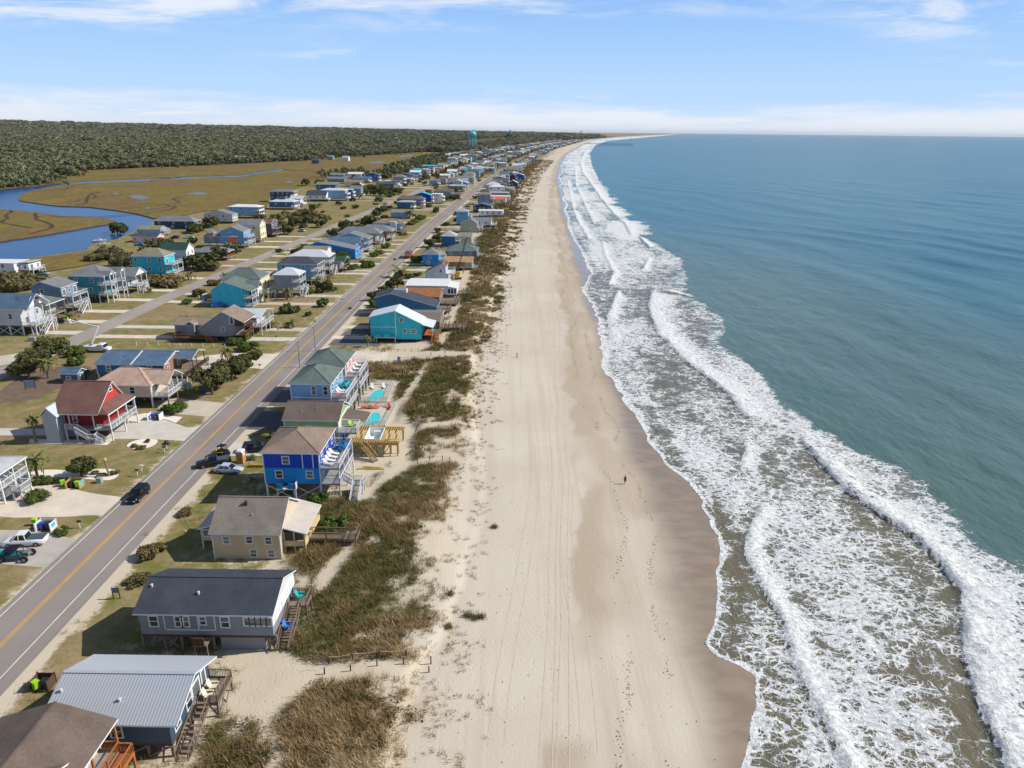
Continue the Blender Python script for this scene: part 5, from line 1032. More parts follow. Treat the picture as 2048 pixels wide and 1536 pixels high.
# --- marsh side of the second street
w_ = dict(row='W', rail='white')
h = H_((-45, 617), (52, 620), 672, d=10, roof='gx', rise=3.4, w='pale grey', rc='blue grey', zf=2.8, st=1, wS=2, wE=2, pe=2.2, dk=1.2, brace=True, stair=True, label='pale grey house with white dormers and wide white deck', **w_)
for y in (-2.6, 1.6): add_roof(h, h.eb[1] - 4.5, h.eb[1] - .8, y, y + 2.4, h.ze + 1.6, 'gx', 1.3, roofmat('blue grey'), name='dormer_roof'); MB().prism([(y + .2, h.ze + .2), (y + 2.2, h.ze + .2), (y + 2.2, h.ze + 1.5), (y + 1.2, h.ze + 2.5), (y + .2, h.ze + 1.5)], 'x', h.eb[1] - 3.5, h.eb[1] - 1.0).build('dormer', siding(PAL['white']), h.root)
H_((32, 609), (90, 611), 652, d=9, roof='hip', rise=2.0, w='sage', rc='green grey', zf=2.8, st=1, wS=1, wE=2, pe=2.4, rail='grey', row='W', label='sage house with green-grey hip roof on tall wooden posts')
H_((58, 575), (121, 576), 628, d=9, roof='gy', rise=1.9, rp=.36, w='slate blue', rc='grey', zf=2.6, st=2, wS=1, wE=3, dk=3.2, stair=True, label='slate blue gable house with broad white two-level deck', **w_)
h = H_((132, 552), (207, 553), 606, d=11, roof='hip', rise=2.8, w='teal', rc='grey', zf=2.6, st=2, wS=2, wE=2, pe=2.4, label='teal house with grey hip roof and two white gabled porch towers', **w_)
for y in (-4.6, 2.2):
    add_roof(h, h.eb[1] - 3, h.eb[1] + 1.6, y, y + 2.8, h.ze + .3, 'gx', 1.2, roofmat('grey'), name='tower_roof'); MB().prism([(y + .2, h.ze + .2), (y + 2.6, h.ze + .2), (y + 1.4, h.ze + 1.3)], 'x', h.eb[1] + 1.2, h.eb[1] + 1.3).build('tower_gable', WHITE, h.root)
    for s in (0, 1): add_deck(h, h.eb[1] - .2, h.eb[1] + 1.4, y + .2, y + 2.6, h.zf + s * (h.ze - h.zf) / 2, 'SEN', rail=WHITE, legs=False)
    add_posts(h, [(h.eb[1] + 1.25, y + .35), (h.eb[1] + 1.25, y + 2.45)], -.2, h.ze + .1, WHITE, .2, 'tower_post')
h = H_((190, 548), (260, 555), 590, d=8, roof='gx', rise=2.4, w='pale grey', rc='grey', zf=2.4, st=1, wS=1, wE=2, pe=3.0, stair=True, label='pale grey house with wide white gable end over its porch', **w_); MB().prism([(h.wb[2] + .2, h.ze), (h.wb[3] - .2, h.ze), (0, h.ze + 2.0)], 'x', h.eb[1] - .5, h.eb[1] - .35).build('gable_wall', WHITE, h.root)
H_((259, 512), (328, 513), 559, d=9, roof='hip', rise=2.6, w='turquoise', rc='khaki', zf=2.4, st=2, wS=3, wE=2, dk=3.0, label='turquoise two-level house with khaki hip roof by the marsh thicket', **w_)
H_((315, 500), (372, 501), 535, d=8, roof='gx', rise=2.8, w='white', rc='dark green', zf=1.4, st=2, wS=0, wE=2, pe=0, label='white narrow house with dark green gable roof', **w_)
H_((384, 503.5), (452, 505), 522, d=9, roof='hip', rise=1.8, w='slate blue', rc='grey', zf=1.2, st=1, wS=1, wE=2, pe=2.4, rail='cedar', row='W', label='slate blue low house with grey hip roof and brown porch rail')
h = H_((407, 472), (462, 474), ze=5.6, d=10, roof='hip', rise=2.8, w='slate blue', rc='grey', zf=2.6, st=1, wS=2, wE=2, pe=2, stair=True, label='slate blue and coral house with pyramid-roofed corner porch', **w_); MB().box(h.wb[0] + 1.5, h.wb[0] + 5, h.wb[2] - .1, h.wb[2] + 3, h.ze - .3, h.ze + 1.8).build('upper_wall', siding(PAL['coral']), h.root); add_roof(h, h.wb[0] + 1, h.wb[0] + 5.5, h.wb[2] - .6, h.wb[2] + 4, h.ze + 1.8, 'hip', 1.4, roofmat('grey'), name='upper_roof'); add_roof(h, h.eb[1] - 2, h.eb[1] + 3, h.eb[2] - 1, h.eb[2] + 4, h.ze + .2, 'hip', 1.8, roofmat('pale grey'), name='porch_roof'); MB().box(h.eb[1] - 1.6, h.eb[1] + 2.6, h.eb[2] - .6, h.eb[2] + 3.6, 2.6, h.ze).build('porch_wall', siding(PAL['coral']), h.root)
H_((443, 462), (482, 465), ze=8, d=10, roof='gy', rise=2.4, w='sky blue', rc='grey', zf=2.4, st=2, wS=1, wE=2, dk=2, **w_)
H_((482, 448), (514, 451), ze=9, d=9, roof='gx', rise=2.2, w='cream', rc='grey', zf=2, st=2, wS=2, wE=3, dk=0, label='cream tall house with grey gable roof', **w_)
H_((512, 445), (536, 448), ze=7.4, d=10, roof='gx', rise=1.8, w='dark grey', rc='red brown', zf=1.6, st=2, wS=1, wE=2, dk=2.4, rail='grey', row='W')
H_((308, 441), (386, 443), 459, d=9, roof='hip', rise=2.4, w='navy', rc='grey', zf=.3, st=2, wS=3, wE=1, dk=2, piles=False, label='navy house with grey hip roof on the creek bank', **w_)
H_((272, 458), (320, 459), 472, d=8, roof='gx', rise=1.6, w='light blue', rc='khaki', zf=1.2, st=2, wS=3, wE=2, dk=2, label='light blue house with khaki roof beside the pink cottage', **w_)
H_((262, 473), (314, 474), ze=3.0, d=8, roof='gx', rise=1.4, w='pink', rc='charcoal', zf=.2, st=1, wS=3, wE=1, piles=False, label='low pink cottage by the creek', **w_)
H_((408, 428), (462, 430), 448, d=9, roof='gy', rise=2.6, w='pale grey', rc='grey', zf=1.2, st=2, wS=2, wE=3, dk=0, label='pale lilac-grey gable house at the marsh edge', **w_)
H_((453, 413.5), (518, 414), 437, d=10, roof='hip', rise=1.2, w='light blue', rc='white', zf=2, st=2, wS=3, wE=3, pe=2.2, label='light blue tall house with white hip roof and stacked porches at the marsh edge', **w_)
H_((-40, 524), (20, 528), 556, d=9, roof='flat', rise=0, w='white', rc='white', zf=.4, st=2, wS=2, wE=2, dk=0, piles=False, label='white flat-roofed house above the creek', **w_); H_((10, 528), (56, 529), 552, d=8, roof='sx', rise=.8, w='white', rc='pale grey', zf=2.2, st=1, wS=2, wE=2, dk=1.5, **w_)
H_((537, 403), (588, 404), 420, d=12, roof='hip', rise=1.8, w='deep blue', rc='silver', zf=2, st=1, wS=2, wE=3, pe=2.4, stair=True, label='deep blue house with silver hip roof and rooftop tower', **w_); h = HOUSES[-1]; MB().box(-2.2, 1.6, -1.5, 2, h.ze, h.ze + 3).build('tower', siding(PAL['deep blue']), h.root); add_roof(h, -2.5, 1.9, -1.8, 2.3, h.ze + 3, 'flat', 0, roofmat('charcoal'), name='tower_roof')
H_((537, 383), (588, 383), ze=8.6, d=10, roof='hip', rise=1.6, w='navy', rc='grey', zf=2.2, st=2, wS=4, wE=2, pe=2.4, **w_); H_((580, 397), (604, 398), ze=6, d=9, roof='gx', rise=2, w='white', rc='silver', zf=2, wS=1, wE=2, pe=2, **w_)
H_((610, 391), (653, 391), 403, d=11, roof='gx', rise=3.2, w='white', rc='charcoal', zf=1.6, st=1, wS=3, wE=2, dk=2, label='white house with tall charcoal gable roof at the marsh edge', **w_); H_((640, 380), (690, 381), ze=8.4, d=10, roof='hip', rise=1.4, w='light blue', rc='silver', zf=2, st=2, wS=3, wE=3, dk=2, **w_)
H_((682, 379), (704, 379), ze=7, d=8, roof='flat', rise=0, w='deep blue', rc='white', zf=1.6, st=2, wS=0, wE=1, dk=1.5, **w_); H_((700, 377), (720, 378), ze=7, d=9, roof='gx', rise=2.4, w='slate blue', rc='grey', zf=1.6, st=1, wS=0, wE=2, dk=1.5, **w_)
for nl, nr, z, rf, rs, w, rc, s in [((630, 369), (675, 369), 6, 'gx', 2, 'deep blue', 'khaki', 1), ((655, 357), (690, 358), 5, 'gx', 2, 'teal', 'grey', 1), ((658, 350), (690, 350), 5.5, 'gx', 2.2, 'deep blue', 'grey', 1), ((694, 348), (726, 348), 5.5, 'gx', 2, 'white', 'white', 1), ((706, 356), (738, 357), 5, 'gx', 1.6, 'light blue', 'blue grey', 1), ((690, 363), (722, 364), 5, 'gx', 1.6, 'cream', 'taupe', 1), ((733, 349), (756, 350), 8, 'gy', 2.2, 'deep blue', 'blue grey', 2),
                               ((752, 367), (790, 368), 6, 'gx', 1.2, 'deep blue', 'charcoal', 1), ((770, 361), (793, 362), 6.5, 'flat', 0, 'white', 'white', 1), ((790, 357), (815, 358), 5, 'hip', 2, 'sky blue', 'blue grey', 1), ((798, 350), (826, 352), 6, 'gy', 2.2, 'deep blue', 'blue grey', 1), ((818, 347), (845, 348), 6, 'gx', 1.6, 'brick', 'red brown', 1), ((810, 338), (840, 338), 6, 'hip', 1.2, 'bright blue', 'cyan', 1), ((840, 332), (875, 332), 6.5, 'hip', 1.4, 'bright blue', 'cyan', 1), ((845, 341), (875, 342), 6, 'gx', 1.6, 'navy', 'taupe', 1), ((868, 336), (882, 336), 7, 'flat', 0, 'brick', 'white', 2), ((866, 315), (882, 315), 6, 'gx', .8, 'white', 'salmon', 1), ((852, 316), (866, 316), 4, 'gx', .8, 'white', 'white', 1), ((884, 331), (905, 331), 4.5, 'gx', .8, 'white', 'white', 1)]:
    H_(nl, nr, ze=z, d=10, roof=rf, rise=rs, w=w, rc=rc, zf=1.6, st=s, wS=2, wE=2, pe=0 if rf == 'flat' else 1.8, **w_)
# --- the rows run on to the horizon
for x_, y_, w_c, r_c, Ww in ((480, 317, 'pale grey', 'silver', 24), (543, 317, 'light blue', 'blue grey', 12), (228, 297, 'grey', 'grey', 22), (258, 299, 'grey', 'grey', 14), (183, 307, 'white', 'white', 14), (203, 302, 'coral', 'orange', 10), (215, 311, 'white', 'silver', 10), (302, 312, 'white', 'white', 8), (330, 318, 'cream', 'tan', 9), (630, 322, 'navy', 'charcoal', 14), (690, 317, 'white', 'pale grey', 14), (605, 309, 'cream', 'taupe', 14), (660, 315, 'slate blue', 'grey', 12), (12, 345, 'white', 'white', 9), (85, 300, 'white', 'silver', 20), (140, 272, 'coral', 'orange', 16), (560, 268, 'white', 'silver', 18), (815, 290, 'white', 'white', 18), (838, 287, 'white', 'silver', 18), (862, 286, 'coral', 'orange', 16), (880, 284, 'white', 'white', 16), (800, 295, 'grey', 'silver', 16)):
    X_, Y_ = P(x_, y_ + 1, 4); house(None, None, world=(X_, Y_, Ww * .9), ze=6.5, d=11, roof='gx', rise=2.6, w=w_c, rc=r_c, zf=.3, st=2, wS=3, wE=1, row='I', lod=2, piles=False); HOUSES[-1].root.location.z = float(hills(X_, Y_))
taken = [(h.root.location.x, h.root.location.y) for h in HOUSES]
WL = ['white', 'pale grey', 'cream', 'white', 'pale grey', 'beige', 'light blue', 'sky blue', 'slate blue', 'grey', 'cream', 'tan', 'blue grey', 'navy', 'sage', 'deep blue', 'pink', 'teal', 'yellow', 'brick', 'turquoise']; RL = ['grey', 'pale grey', 'charcoal', 'brown', 'silver', 'white', 'khaki', 'blue grey', 'taupe', 'green grey']
def free(x, y, r): return all((x - a) ** 2 + (y - b) ** 2 > r * r for a, b in taken)
far_spots = []
for n_, row, a, b, st_ in ((-34, 'O', 640, 5200, 14.5), (-77, 'M', 690, 5000, 15), (-100, 'M', 750, 4600, 16), (-150, 'W', 700, 4400, 17), (-176, 'W', 1300, 4200, 22), (-210, 'W', 1500, 4000, 24)):
    y = a
    while y < b:
        y += st_ * (.85 + rnd.random() * .4); far_spots.append((n_ + float(cx(y)) + rnd.uniform(-4, 4) + (float(np.interp(y, [700, 1100, 1800], [9, 8, 0])) if n_ < -120 else 0), y, row))
far_spots.sort(key=lambda s: s[1]); far_rest = []
for X, Y, row in far_spots:
    if not free(X, Y, 12): continue
    taken.append((X, Y)); rf = rnd.choice(['gx', 'gx', 'gy', 'hip', 'hip', 'flat']); wc = rnd.choice(WL); rc = rnd.choice(RL); st_ = rnd.choice([1, 2, 2, 2]); Wd = rnd.uniform(9, 14)
    if len(HOUSES) < 262: house(None, None, world=(X, Y, Wd), ze=2.2 + 2.9 * st_ + rnd.random(), d=rnd.uniform(9, 11), roof=rf, rise=0 if rf == 'flat' else rnd.uniform(1.2, 2.6), w=wc, rc=rc, zf=2.0, st=st_, wS=2, wE=1, pe=1.8 if rf in ('gx', 'hip') else 0, rail='white', row=row, lod=2, ov=.3, piles=Y < 900)
    else: far_rest.append((X, Y, Wd, wc, rc, st_, rf))
fm = {}; mats_ = [siding(PAL[c]) for c in WL] + [roofmat(c) for c in RL]; mb = MB()
for X, Y, Wd, wc, rc, st_, rf in far_rest:
    ze = 2.2 + 2.9 * st_; d = 10; a = Wd / 2; wi = WL.index(wc); ri = len(WL) + RL.index(rc)
    mb.box(X - a + .3, X + a - .3, Y + .3, Y + d - .3, .4, ze - .1, wi)
    if rf == 'flat': mb.box(X - a, X + a, Y, Y + d, ze - .1, ze + .2, ri)
    else: mb.prism([(Y, ze), (Y + d / 2, ze + 2), (Y + d, ze)], 'x', X - a, X + a, ri)
tag(mb.build('distant_houses', mats_), kind='stuff')
label_houses()
# pale drives from the roads to the houses
DR = [GRAVEL, CONC, M('tan_concrete')]
for h in HOUSES:
    if h.Y < 185 or h.Y > 900: continue
    x, y = h.root.location.x, h.root.location.y
    rx = float(np.interp(y, [p[1] for p in R1], [p[0] for p in R1])); r2 = float(np.interp(y, [p[1] for p in R2], [p[0] for p in R2]))
    if h.row == 'O': a, b = rx + 5.1, x - h.W / 2 + 1
    elif h.row == 'M': a, b = x + h.W / 2 - 1, rx - 4.1
    elif h.row == 'W' and x > r2 - 60: a, b = x + h.W / 2 - 1, r2 - 3.2
    else: continue
    if b - a < 2: continue
    y0 = y - 1.5 + rnd.uniform(-2, 2); sheet('driveway', [(a, y0), (b, y0 - .4), (b, y0 + 3.6), (a, y0 + 3.2)], .005 + rnd.random() * .001, rnd.choice(DR), world=True)
    if h.row == 'M' and x - h.W / 2 - 2 > r2 + 4: sheet('driveway', [(r2 + 3.2, y0 + 1), (x - h.W / 2 + 1, y0 + 1), (x - h.W / 2 + 1, y0 + 4), (r2 + 3.2, y0 + 4.4)], .005 + rnd.random() * .001, rnd.choice(DR), world=True)
# ================================================================ MARSH, CREEK, FOREST, PLANTS
def raised(name, px, z, mat, side, world=False):
    pts = px if world else poly(px); o = sheet(name, pts, z, mat, world=True); mb = MB()
    for i in range(len(pts)):
        a, b = pts[i], pts[(i + 1) % len(pts)]; mb.quad([(a[0], a[1], -.1), (b[0], b[1], -.1), (b[0], b[1], z - .002), (a[0], a[1], z - .002)])
    mb.build('mud_bank', side, o); return o
def marsh_mat():
    m = newmat('marsh_grass'); b = NB(m); v = b.vscale(1, .55)
    n1 = b.noise(.009, 6, .62, 1.6, v); n2 = b.noise(.035, 6, .68, 1.2, v); n3 = b.noise(.35, 4, .6, 0, v)
    c = b.mix(b.ss(n1, .35, .62), rgb((130, 104, 70)), rgb((126, 116, 52))); c = b.mix(b.ss(n2, .48, .7), c, rgb((110, 90, 66))); c = b.mix(b.math('MULTIPLY', b.ss(n2, .3, .45, 1, 0), .6), c, rgb((140, 128, 52)))
    c = b.mix(b.math('MULTIPLY', b.ss(n3, .3, .7), .6), c, rgb((84, 74, 42))); b.set('Base Color', c); b.set('Roughness', .95); b.set('Specular IOR Level', .1); b.bump(b.math('ADD', n3, n2), .8, .6); return m
MARSH = marsh_mat(); MUD = M('marsh_mud', (70, 54, 40), .8, .15, .3)
def water_mat(name, col, rough=.12, sc=.6):
    m = newmat(name); b = NB(m); b.set('Base Color', rgb(col)); b.set('Roughness', rough); b.set('Specular IOR Level', .28); b.set('IOR', 1.33); b.bump(b.noise(sc, 4, .6), .35, .2); return m
CREEK = water_mat('creek_water', (24, 70, 118), .25, .35); PAN = water_mat('salt_pan_water', (104, 110, 112), .4)
sheet('creek', [(-160, 392), (0, 380), (50, 372), (75, 374), (60, 386), (48, 398), (60, 404), (176, 411), (240, 418), (280, 426), (312, 434), (300, 452), (250, 470), (235, 478), (182, 488), (175, 500), (130, 506), (60, 516), (0, 526), (-160, 545)], .03, CREEK)
ch = [P(x, y) for x, y in ((40, 380), (66, 377.5), (117, 368), (160, 366), (205, 363.5), (293, 360.2), (381, 356), (483, 352), (513, 347), (540, 342), (566, 338.6))]; ribbon('creek', ch, -9, 9, .032, CREEK, 20)
raised('marsh', [(-160, 384), (0, 373), (50, 368), (140, 352), (150, 342), (220, 339), (300, 335), (400, 331), (500, 327), (600, 322), (700, 314), (845, 304), (850, 312), (800, 330), (760, 345), (720, 340), (660, 345), (600, 342), (567, 338.9), (563, 337.6), (540, 340.8), (513, 345.4), (483, 350.4), (430, 352), (381, 354.2), (293, 358.2), (205, 361.4), (160, 364), (117, 366), (66, 374.5), (0, 379), (-160, 390)], .5, MARSH, MUD)
raised('marsh', [(38, 402), (36, 396), (50, 387), (70, 380.5), (117, 371), (160, 368.6), (205, 366), (293, 362.6), (381, 358), (430, 356), (483, 354), (513, 349.4), (540, 344.2), (568, 340.2), (600, 342.4), (660, 345.4), (640, 365), (600, 375), (540, 390), (530, 425), (460, 418), (400, 425), (330, 440), (305, 437), (270, 428), (234, 422), (176, 415), (120, 413.5), (88, 410)], .5, MARSH, MUD)
raised('marsh', [(-160, 412), (0, 419), (59, 424), (117, 432), (176, 435), (211, 438), (233, 444), (222, 449), (190, 454), (140, 463), (88, 472), (0, 485), (-160, 500)], .5, MARSH, MUD)
raised('marsh', [(180, 503), (210, 505), (235, 498), (250, 510), (215, 522), (150, 536), (80, 546), (10, 548), (-160, 560), (-160, 548), (0, 529), (60, 519), (130, 509)], .4, MARSH, MUD)
for px in ([(225, 388), (236, 386), (239, 389), (230, 391)], [(258, 393), (275, 390), (295, 394), (300, 399), (280, 401), (262, 397)], [(372, 388), (395, 385), (415, 387), (408, 391), (382, 390)], [(568, 365), (580, 363), (588, 365), (578, 367)], [(352, 351), (368, 349.5), (374, 351), (360, 352)], [(290, 416), (298, 414), (300, 419), (293, 420)], [(795, 313), (820, 309), (830, 312), (805, 316)], [(735, 325), (765, 322), (770, 326), (745, 328)]):
    sheet('salt_pan', smooth_poly(px, 1), .52, PAN)
sheet('marsh', [(885, 286), (940, 281), (1015, 277), (1020, 283), (985, 291), (900, 296)], .6, M('brown_marsh', (140, 110, 74), .95, .15, .01))
for i, (x, y) in enumerate(((60, 384), (150, 412), (230, 420), (120, 372), (300, 363), (400, 357), (260, 424), (90, 409), (20, 422), (100, 433), (60, 470), (340, 358), (450, 354))):
    p = P(x, y); q = [p]; a = rnd.uniform(.6, 2.2) if i not in (8, 9) else -1.0
    for k in range(9): a += rnd.uniform(-.6, .6); p = (p[0] + 13 * math.cos(a), p[1] + 13 * math.sin(a)); q.append(p)
    ribbon('tidal_rill', q, -1.1, 1.1, .506 + i * .003, MUD, 5)
# ---------------------------------------------------------------- leaf-clump crowns
def leaf_mat(name, cols, trans=True):
    m = newmat(name); b = NB(m); oi = b.N.new('ShaderNodeObjectInfo'); tc = b.N.new('ShaderNodeTexCoord'); n = b.noise(.9, 3, .6, 0, tc.outputs['Object']); n2 = b.noise(6, 2, .5, 0, tc.outputs['Object'])
    c = b.mix(oi.outputs['Random'], rgb(cols[0]), rgb(cols[1])); c = b.mix(b.ss(n, .35, .68), c, rgb(cols[2])); c = b.mix(b.math('MULTIPLY', n2, .45), c, rgb(cols[3]))
    b.set('Base Color', c); b.set('Roughness', .75); b.set('Specular IOR Level', .15); return m
LEAF = leaf_mat('leaves_evergreen', [(58, 70, 36), (84, 86, 44), (104, 102, 58), (38, 48, 26)]); LEAFD = leaf_mat('leaves_dry_scrub', [(96, 94, 58), (118, 104, 70), (134, 122, 84), (66, 62, 40)])
LEAFG = leaf_mat('leaves_wax_myrtle', [(70, 92, 38), (88, 106, 44), (110, 118, 60), (44, 60, 26)]); FORL = leaf_mat('leaves_forest', [(56, 72, 46), (156, 148, 116), (124, 128, 86), (66, 76, 52)])
def forest_tint():
    N, L = nd(FORL); b = N['Principled BSDF']; src = b.inputs['Base Color'].links[0].from_socket; g = N.new('ShaderNodeNewGeometry'); n = N.new('ShaderNodeTexNoise'); n.inputs['Scale'].default_value = .012; n.inputs['Detail'].default_value = 4; L.new(g.outputs['Position'], n.inputs['Vector'])
    mr = N.new('ShaderNodeMapRange'); L.new(n.outputs[0], mr.inputs[0]); mr.inputs[1].default_value = .38; mr.inputs[2].default_value = .64; mx = N.new('ShaderNodeMixRGB'); L.new(mr.outputs[0], mx.inputs[0]); L.new(src, mx.inputs[1]); mx.inputs[2].default_value = rgb((104, 100, 72)); m2 = N.new('ShaderNodeMixRGB'); m2.inputs[0].default_value = .55; L.new(src, m2.inputs[1]); L.new(mx.outputs[0], m2.inputs[2]); L.new(m2.outputs[0], b.inputs['Base Color'])
forest_tint()
BARK = M('bark', (96, 82, 70), .95, .2, 3); PALMB = M('palm_bark', (138, 118, 98), .95, .22, 5, bump=.8, bscale=9)
def crown_mesh(name, lobes, n, size, mat, seed, core=True, flat=.7):
    r = np.random.RandomState(seed); V = []; L = np.array(lobes); wts = L[:, 3] ** 2; wts = wts / wts.sum(); idx = r.choice(len(L), n, p=wts)
    d = r.normal(size=(n, 3)); d /= np.linalg.norm(d, axis=1)[:, None]; rad = L[idx, 3] * (r.rand(n) ** .25) * (.85 + .3 * r.rand(n)); pos = L[idx, :3] + d * rad[:, None] * np.array([1, 1, flat]); pos = pos[pos[:, 2] > -.05]; d = d[:len(pos)]; n = len(pos)
    a = r.normal(size=(n, 3)); a /= np.linalg.norm(a, axis=1)[:, None]; b = np.cross(a, d); b /= np.maximum(np.linalg.norm(b, axis=1), 1e-6)[:, None]; s = size * (.5 + r.rand(n))[:, None]
    q = np.stack([pos - a * s - b * s * .6, pos + a * s * .9 - b * s * .5, pos + a * s * .3 + b * s * .8], 1).reshape(-1, 3); f = np.arange(len(q)).reshape(-1, 3)
    me = nmesh(name, q, f, mat)
    return me
def lobeset(seed, w, h, k=9):
    r = random.Random(seed); o = []
    for i in range(k):
        a = r.uniform(0, 6.28); q = w * .5 * math.sqrt(r.random()); rr = w * r.uniform(.12, .30); o.append((q * math.cos(a) * .75, q * math.sin(a) * .75, max(rr * .5, h * r.uniform(.35, .8) * (1 - .4 * q / w)), rr))
    return o
# forest: one mass on the mainland
fr = np.random.RandomState(3); pts = []; scl = []
for y0, y1, sp, sc in ((500, 1300, 5.4, .78), (1300, 2400, 8.2, 1.15), (2400, 4500, 16, 2.0), (4500, 13500, 40, 4.2)):
    xa, xb = -.80 * y1 - 60, 900; k = int((xb - xa) * (y1 - y0) / sp ** 2); x = fr.uniform(xa, xb, k); y = fr.uniform(y0, y1, k); jx = (fbm(x * .012, y * .012, 36, 3) - .5) * 60; ok = inside(x + jx * .6, y + jx, forest_poly) & (x > -.80 * y - 60)
    for h in HOUSES:
        if h.row == 'I' and y0 - 60 < h.Y < y1 + 60: c = h.root.location; ok &= ~((np.abs(x - c.x - 3) < h.W * .62) & (y > c.y - 34) & (y < c.y + 8))
    ok &= ~inside(x, y, [P(*q) for q in ((885, 286), (940, 281), (1015, 277), (1020, 283), (985, 291), (900, 296))]); ok &= (fbm(x * .006, y * .006, 33, 3) > .31) & (fbm(x * .03, y * .03, 35, 2) > .24)
    x, y = x[ok], y[ok]; pts.append(np.stack([x, y, hills(x, y) - .3], 1)); scl.append(sc * np.clip(fr.lognormal(-.12, .48, len(x)), .3, 2.2) * (.6 + .9 * fbm(x * .02 / sc, y * .02 / sc, 34, 3)))
ty_ = fr.uniform(850, 4500, 5200); tn_ = fr.uniform(-260, -26, 5200); tx_ = tn_ + cx(ty_); ok = (np.abs(tn_ + 57.4) > 9) & (np.abs(tx_ - np.interp(ty_, [p[1] for p in R2], [p[0] for p in R2])) > 7) & ~inside(tx_, ty_, poly([(860, 303), (700, 316), (640, 345), (760, 348), (850, 316)]))
pts.append(np.stack([tx_, ty_, tx_ * 0], 1)[ok]); scl.append((fr.uniform(.25, .75, 5200) * (1 + sstep(-140, -220, tn_) * .5))[ok])
ex = np.array([p[0] for p in fe]); 
for (xa, ya), (xb, yb) in zip(fe[:-1], fe[1:]):
    k = int(math.hypot(xb - xa, yb - ya) / 9); t = fr.rand(k); x = xa + (xb - xa) * t + fr.normal(4, 14, k); y = ya + (yb - ya) * t - np.abs(fr.normal(0, 16, k)); ok = fbm(x * .02, y * .02, 38, 2) > .45; pts.append(np.stack([x, y, x * 0], 1)[ok]); scl.append(fr.uniform(.25, .8, k)[ok])
pts = np.concatenate(pts); scl = np.concatenate(scl)
def forest():
    srcs = []
    for i in range(5):
        me = crown_mesh('forest_crown', lobeset(100 + i, 9, 9 + (i % 3) * 2.5, 8), 260, .95, FORL, 40 + i, flat=.9); o = bpy.data.objects.new('forest_crown', me); srcs.append(o)
    me = bpy.data.meshes.new('forest'); me.vertices.add(len(pts)); me.vertices.foreach_set('co', pts.astype(np.float32).ravel())
    a = me.attributes.new('tree_scale', 'FLOAT_VECTOR', 'POINT'); a.data.foreach_set('vector', np.stack([scl, scl, scl ** .55], 1).astype(np.float32).ravel()); a = me.attributes.new('tree_turn', 'FLOAT', 'POINT'); a.data.foreach_set('value', fr.uniform(0, 6.28, len(pts)).astype(np.float32))
    a = me.attributes.new('tree_pick', 'INT', 'POINT'); a.data.foreach_set('value', fr.randint(0, 5, len(pts)).astype(np.int32)); o = put('forest', me); tag(o, kind='stuff')
    ng = bpy.data.node_groups.new('forest_scatter', 'GeometryNodeTree'); ng.interface.new_socket('Geometry', in_out='INPUT', socket_type='NodeSocketGeometry'); ng.interface.new_socket('Geometry', in_out='OUTPUT', socket_type='NodeSocketGeometry')
    N, L = ng.nodes, ng.links; gi = N.new('NodeGroupInput'); go = N.new('NodeGroupOutput'); ins = N.new('GeometryNodeInstanceOnPoints'); jn = N.new('GeometryNodeGeometryToInstance')
    for s in reversed(srcs):
        oi = N.new('GeometryNodeObjectInfo'); oi.inputs['Object'].default_value = s; oi.inputs['As Instance'].default_value = False; L.new(oi.outputs['Geometry'], jn.inputs[0])
    def at(nm, t):
        n = N.new('GeometryNodeInputNamedAttribute'); n.data_type = t; n.inputs['Name'].default_value = nm; return n.outputs['Attribute']
    cb = N.new('ShaderNodeCombineXYZ'); L.new(at('tree_turn', 'FLOAT'), cb.inputs[2]); L.new(gi.outputs[0], ins.inputs['Points']); L.new(jn.outputs[0], ins.inputs['Instance']); ins.inputs['Pick Instance'].default_value = True
    L.new(at('tree_pick', 'INT'), ins.inputs['Instance Index']); L.new(cb.outputs[0], ins.inputs['Rotation']); L.new(at('tree_scale', 'FLOAT_VECTOR'), ins.inputs['Scale']); L.new(ins.outputs[0], go.inputs[0])
    md = o.modifiers.new('scatter', 'NODES'); md.node_group = ng
forest()
# dune grass: one mass of bent blades
def grass(name, X, Y, Z, hgt, wid, nb, mat, seed, tint):
    r = np.random.RandomState(seed); n = len(X); k = n * nb; ix = np.repeat(np.arange(n), nb); a = r.uniform(0, 6.28, k); lean = r.uniform(.2, 1.1, k) * hgt[ix]; h = hgt[ix] * r.uniform(.6, 1.2, k); w = wid[ix] * r.uniform(.6, 1.3, k)
    bx = X[ix] + r.normal(0, .14, k) * (1 + hgt[ix]); by = Y[ix] + r.normal(0, .14, k) * (1 + hgt[ix]); bz = Z[ix] - .03; lean_x = np.cos(a) * lean - .12 * hgt[ix]; lean_y = np.sin(a) * lean; wa = a + 1.57 + r.normal(0, .5, k)
    p0 = np.stack([bx - np.cos(wa) * w, by - np.sin(wa) * w, bz], 1); p1 = np.stack([bx + np.cos(wa) * w, by + np.sin(wa) * w, bz], 1); p2 = np.stack([bx + lean_x, by + lean_y, bz + h], 1)
    v = np.stack([p0, p1, p2], 1).reshape(-1, 3); t = np.repeat(np.clip(tint[ix] + r.normal(0, .12, k), 0, 1), 3)
    return tag(put(name, nmesh(name, v, np.arange(len(v)).reshape(-1, 3), mat, attrs=dict(tint=t))), kind='stuff')
def grass_mat():
    m = newmat('dune_grass_blades'); b = NB(m); t = attr(b.N, 'tint'); c = b.mix(b.ss(t, 0, .4, lin=True), rgb((80, 88, 46)), rgb((122, 114, 68))); c = b.mix(b.ss(t, .4, .75, lin=True), c, rgb((138, 108, 76))); c = b.mix(b.ss(t, .75, 1, lin=True), c, rgb((190, 168, 128))); b.set('Base Color', c); b.set('Roughness', .8); b.set('Specular IOR Level', .12); return m
GM = grass_mat(); gr = np.random.RandomState(11)
bx0, by0 = np.min(np.array(VEG), 0); 
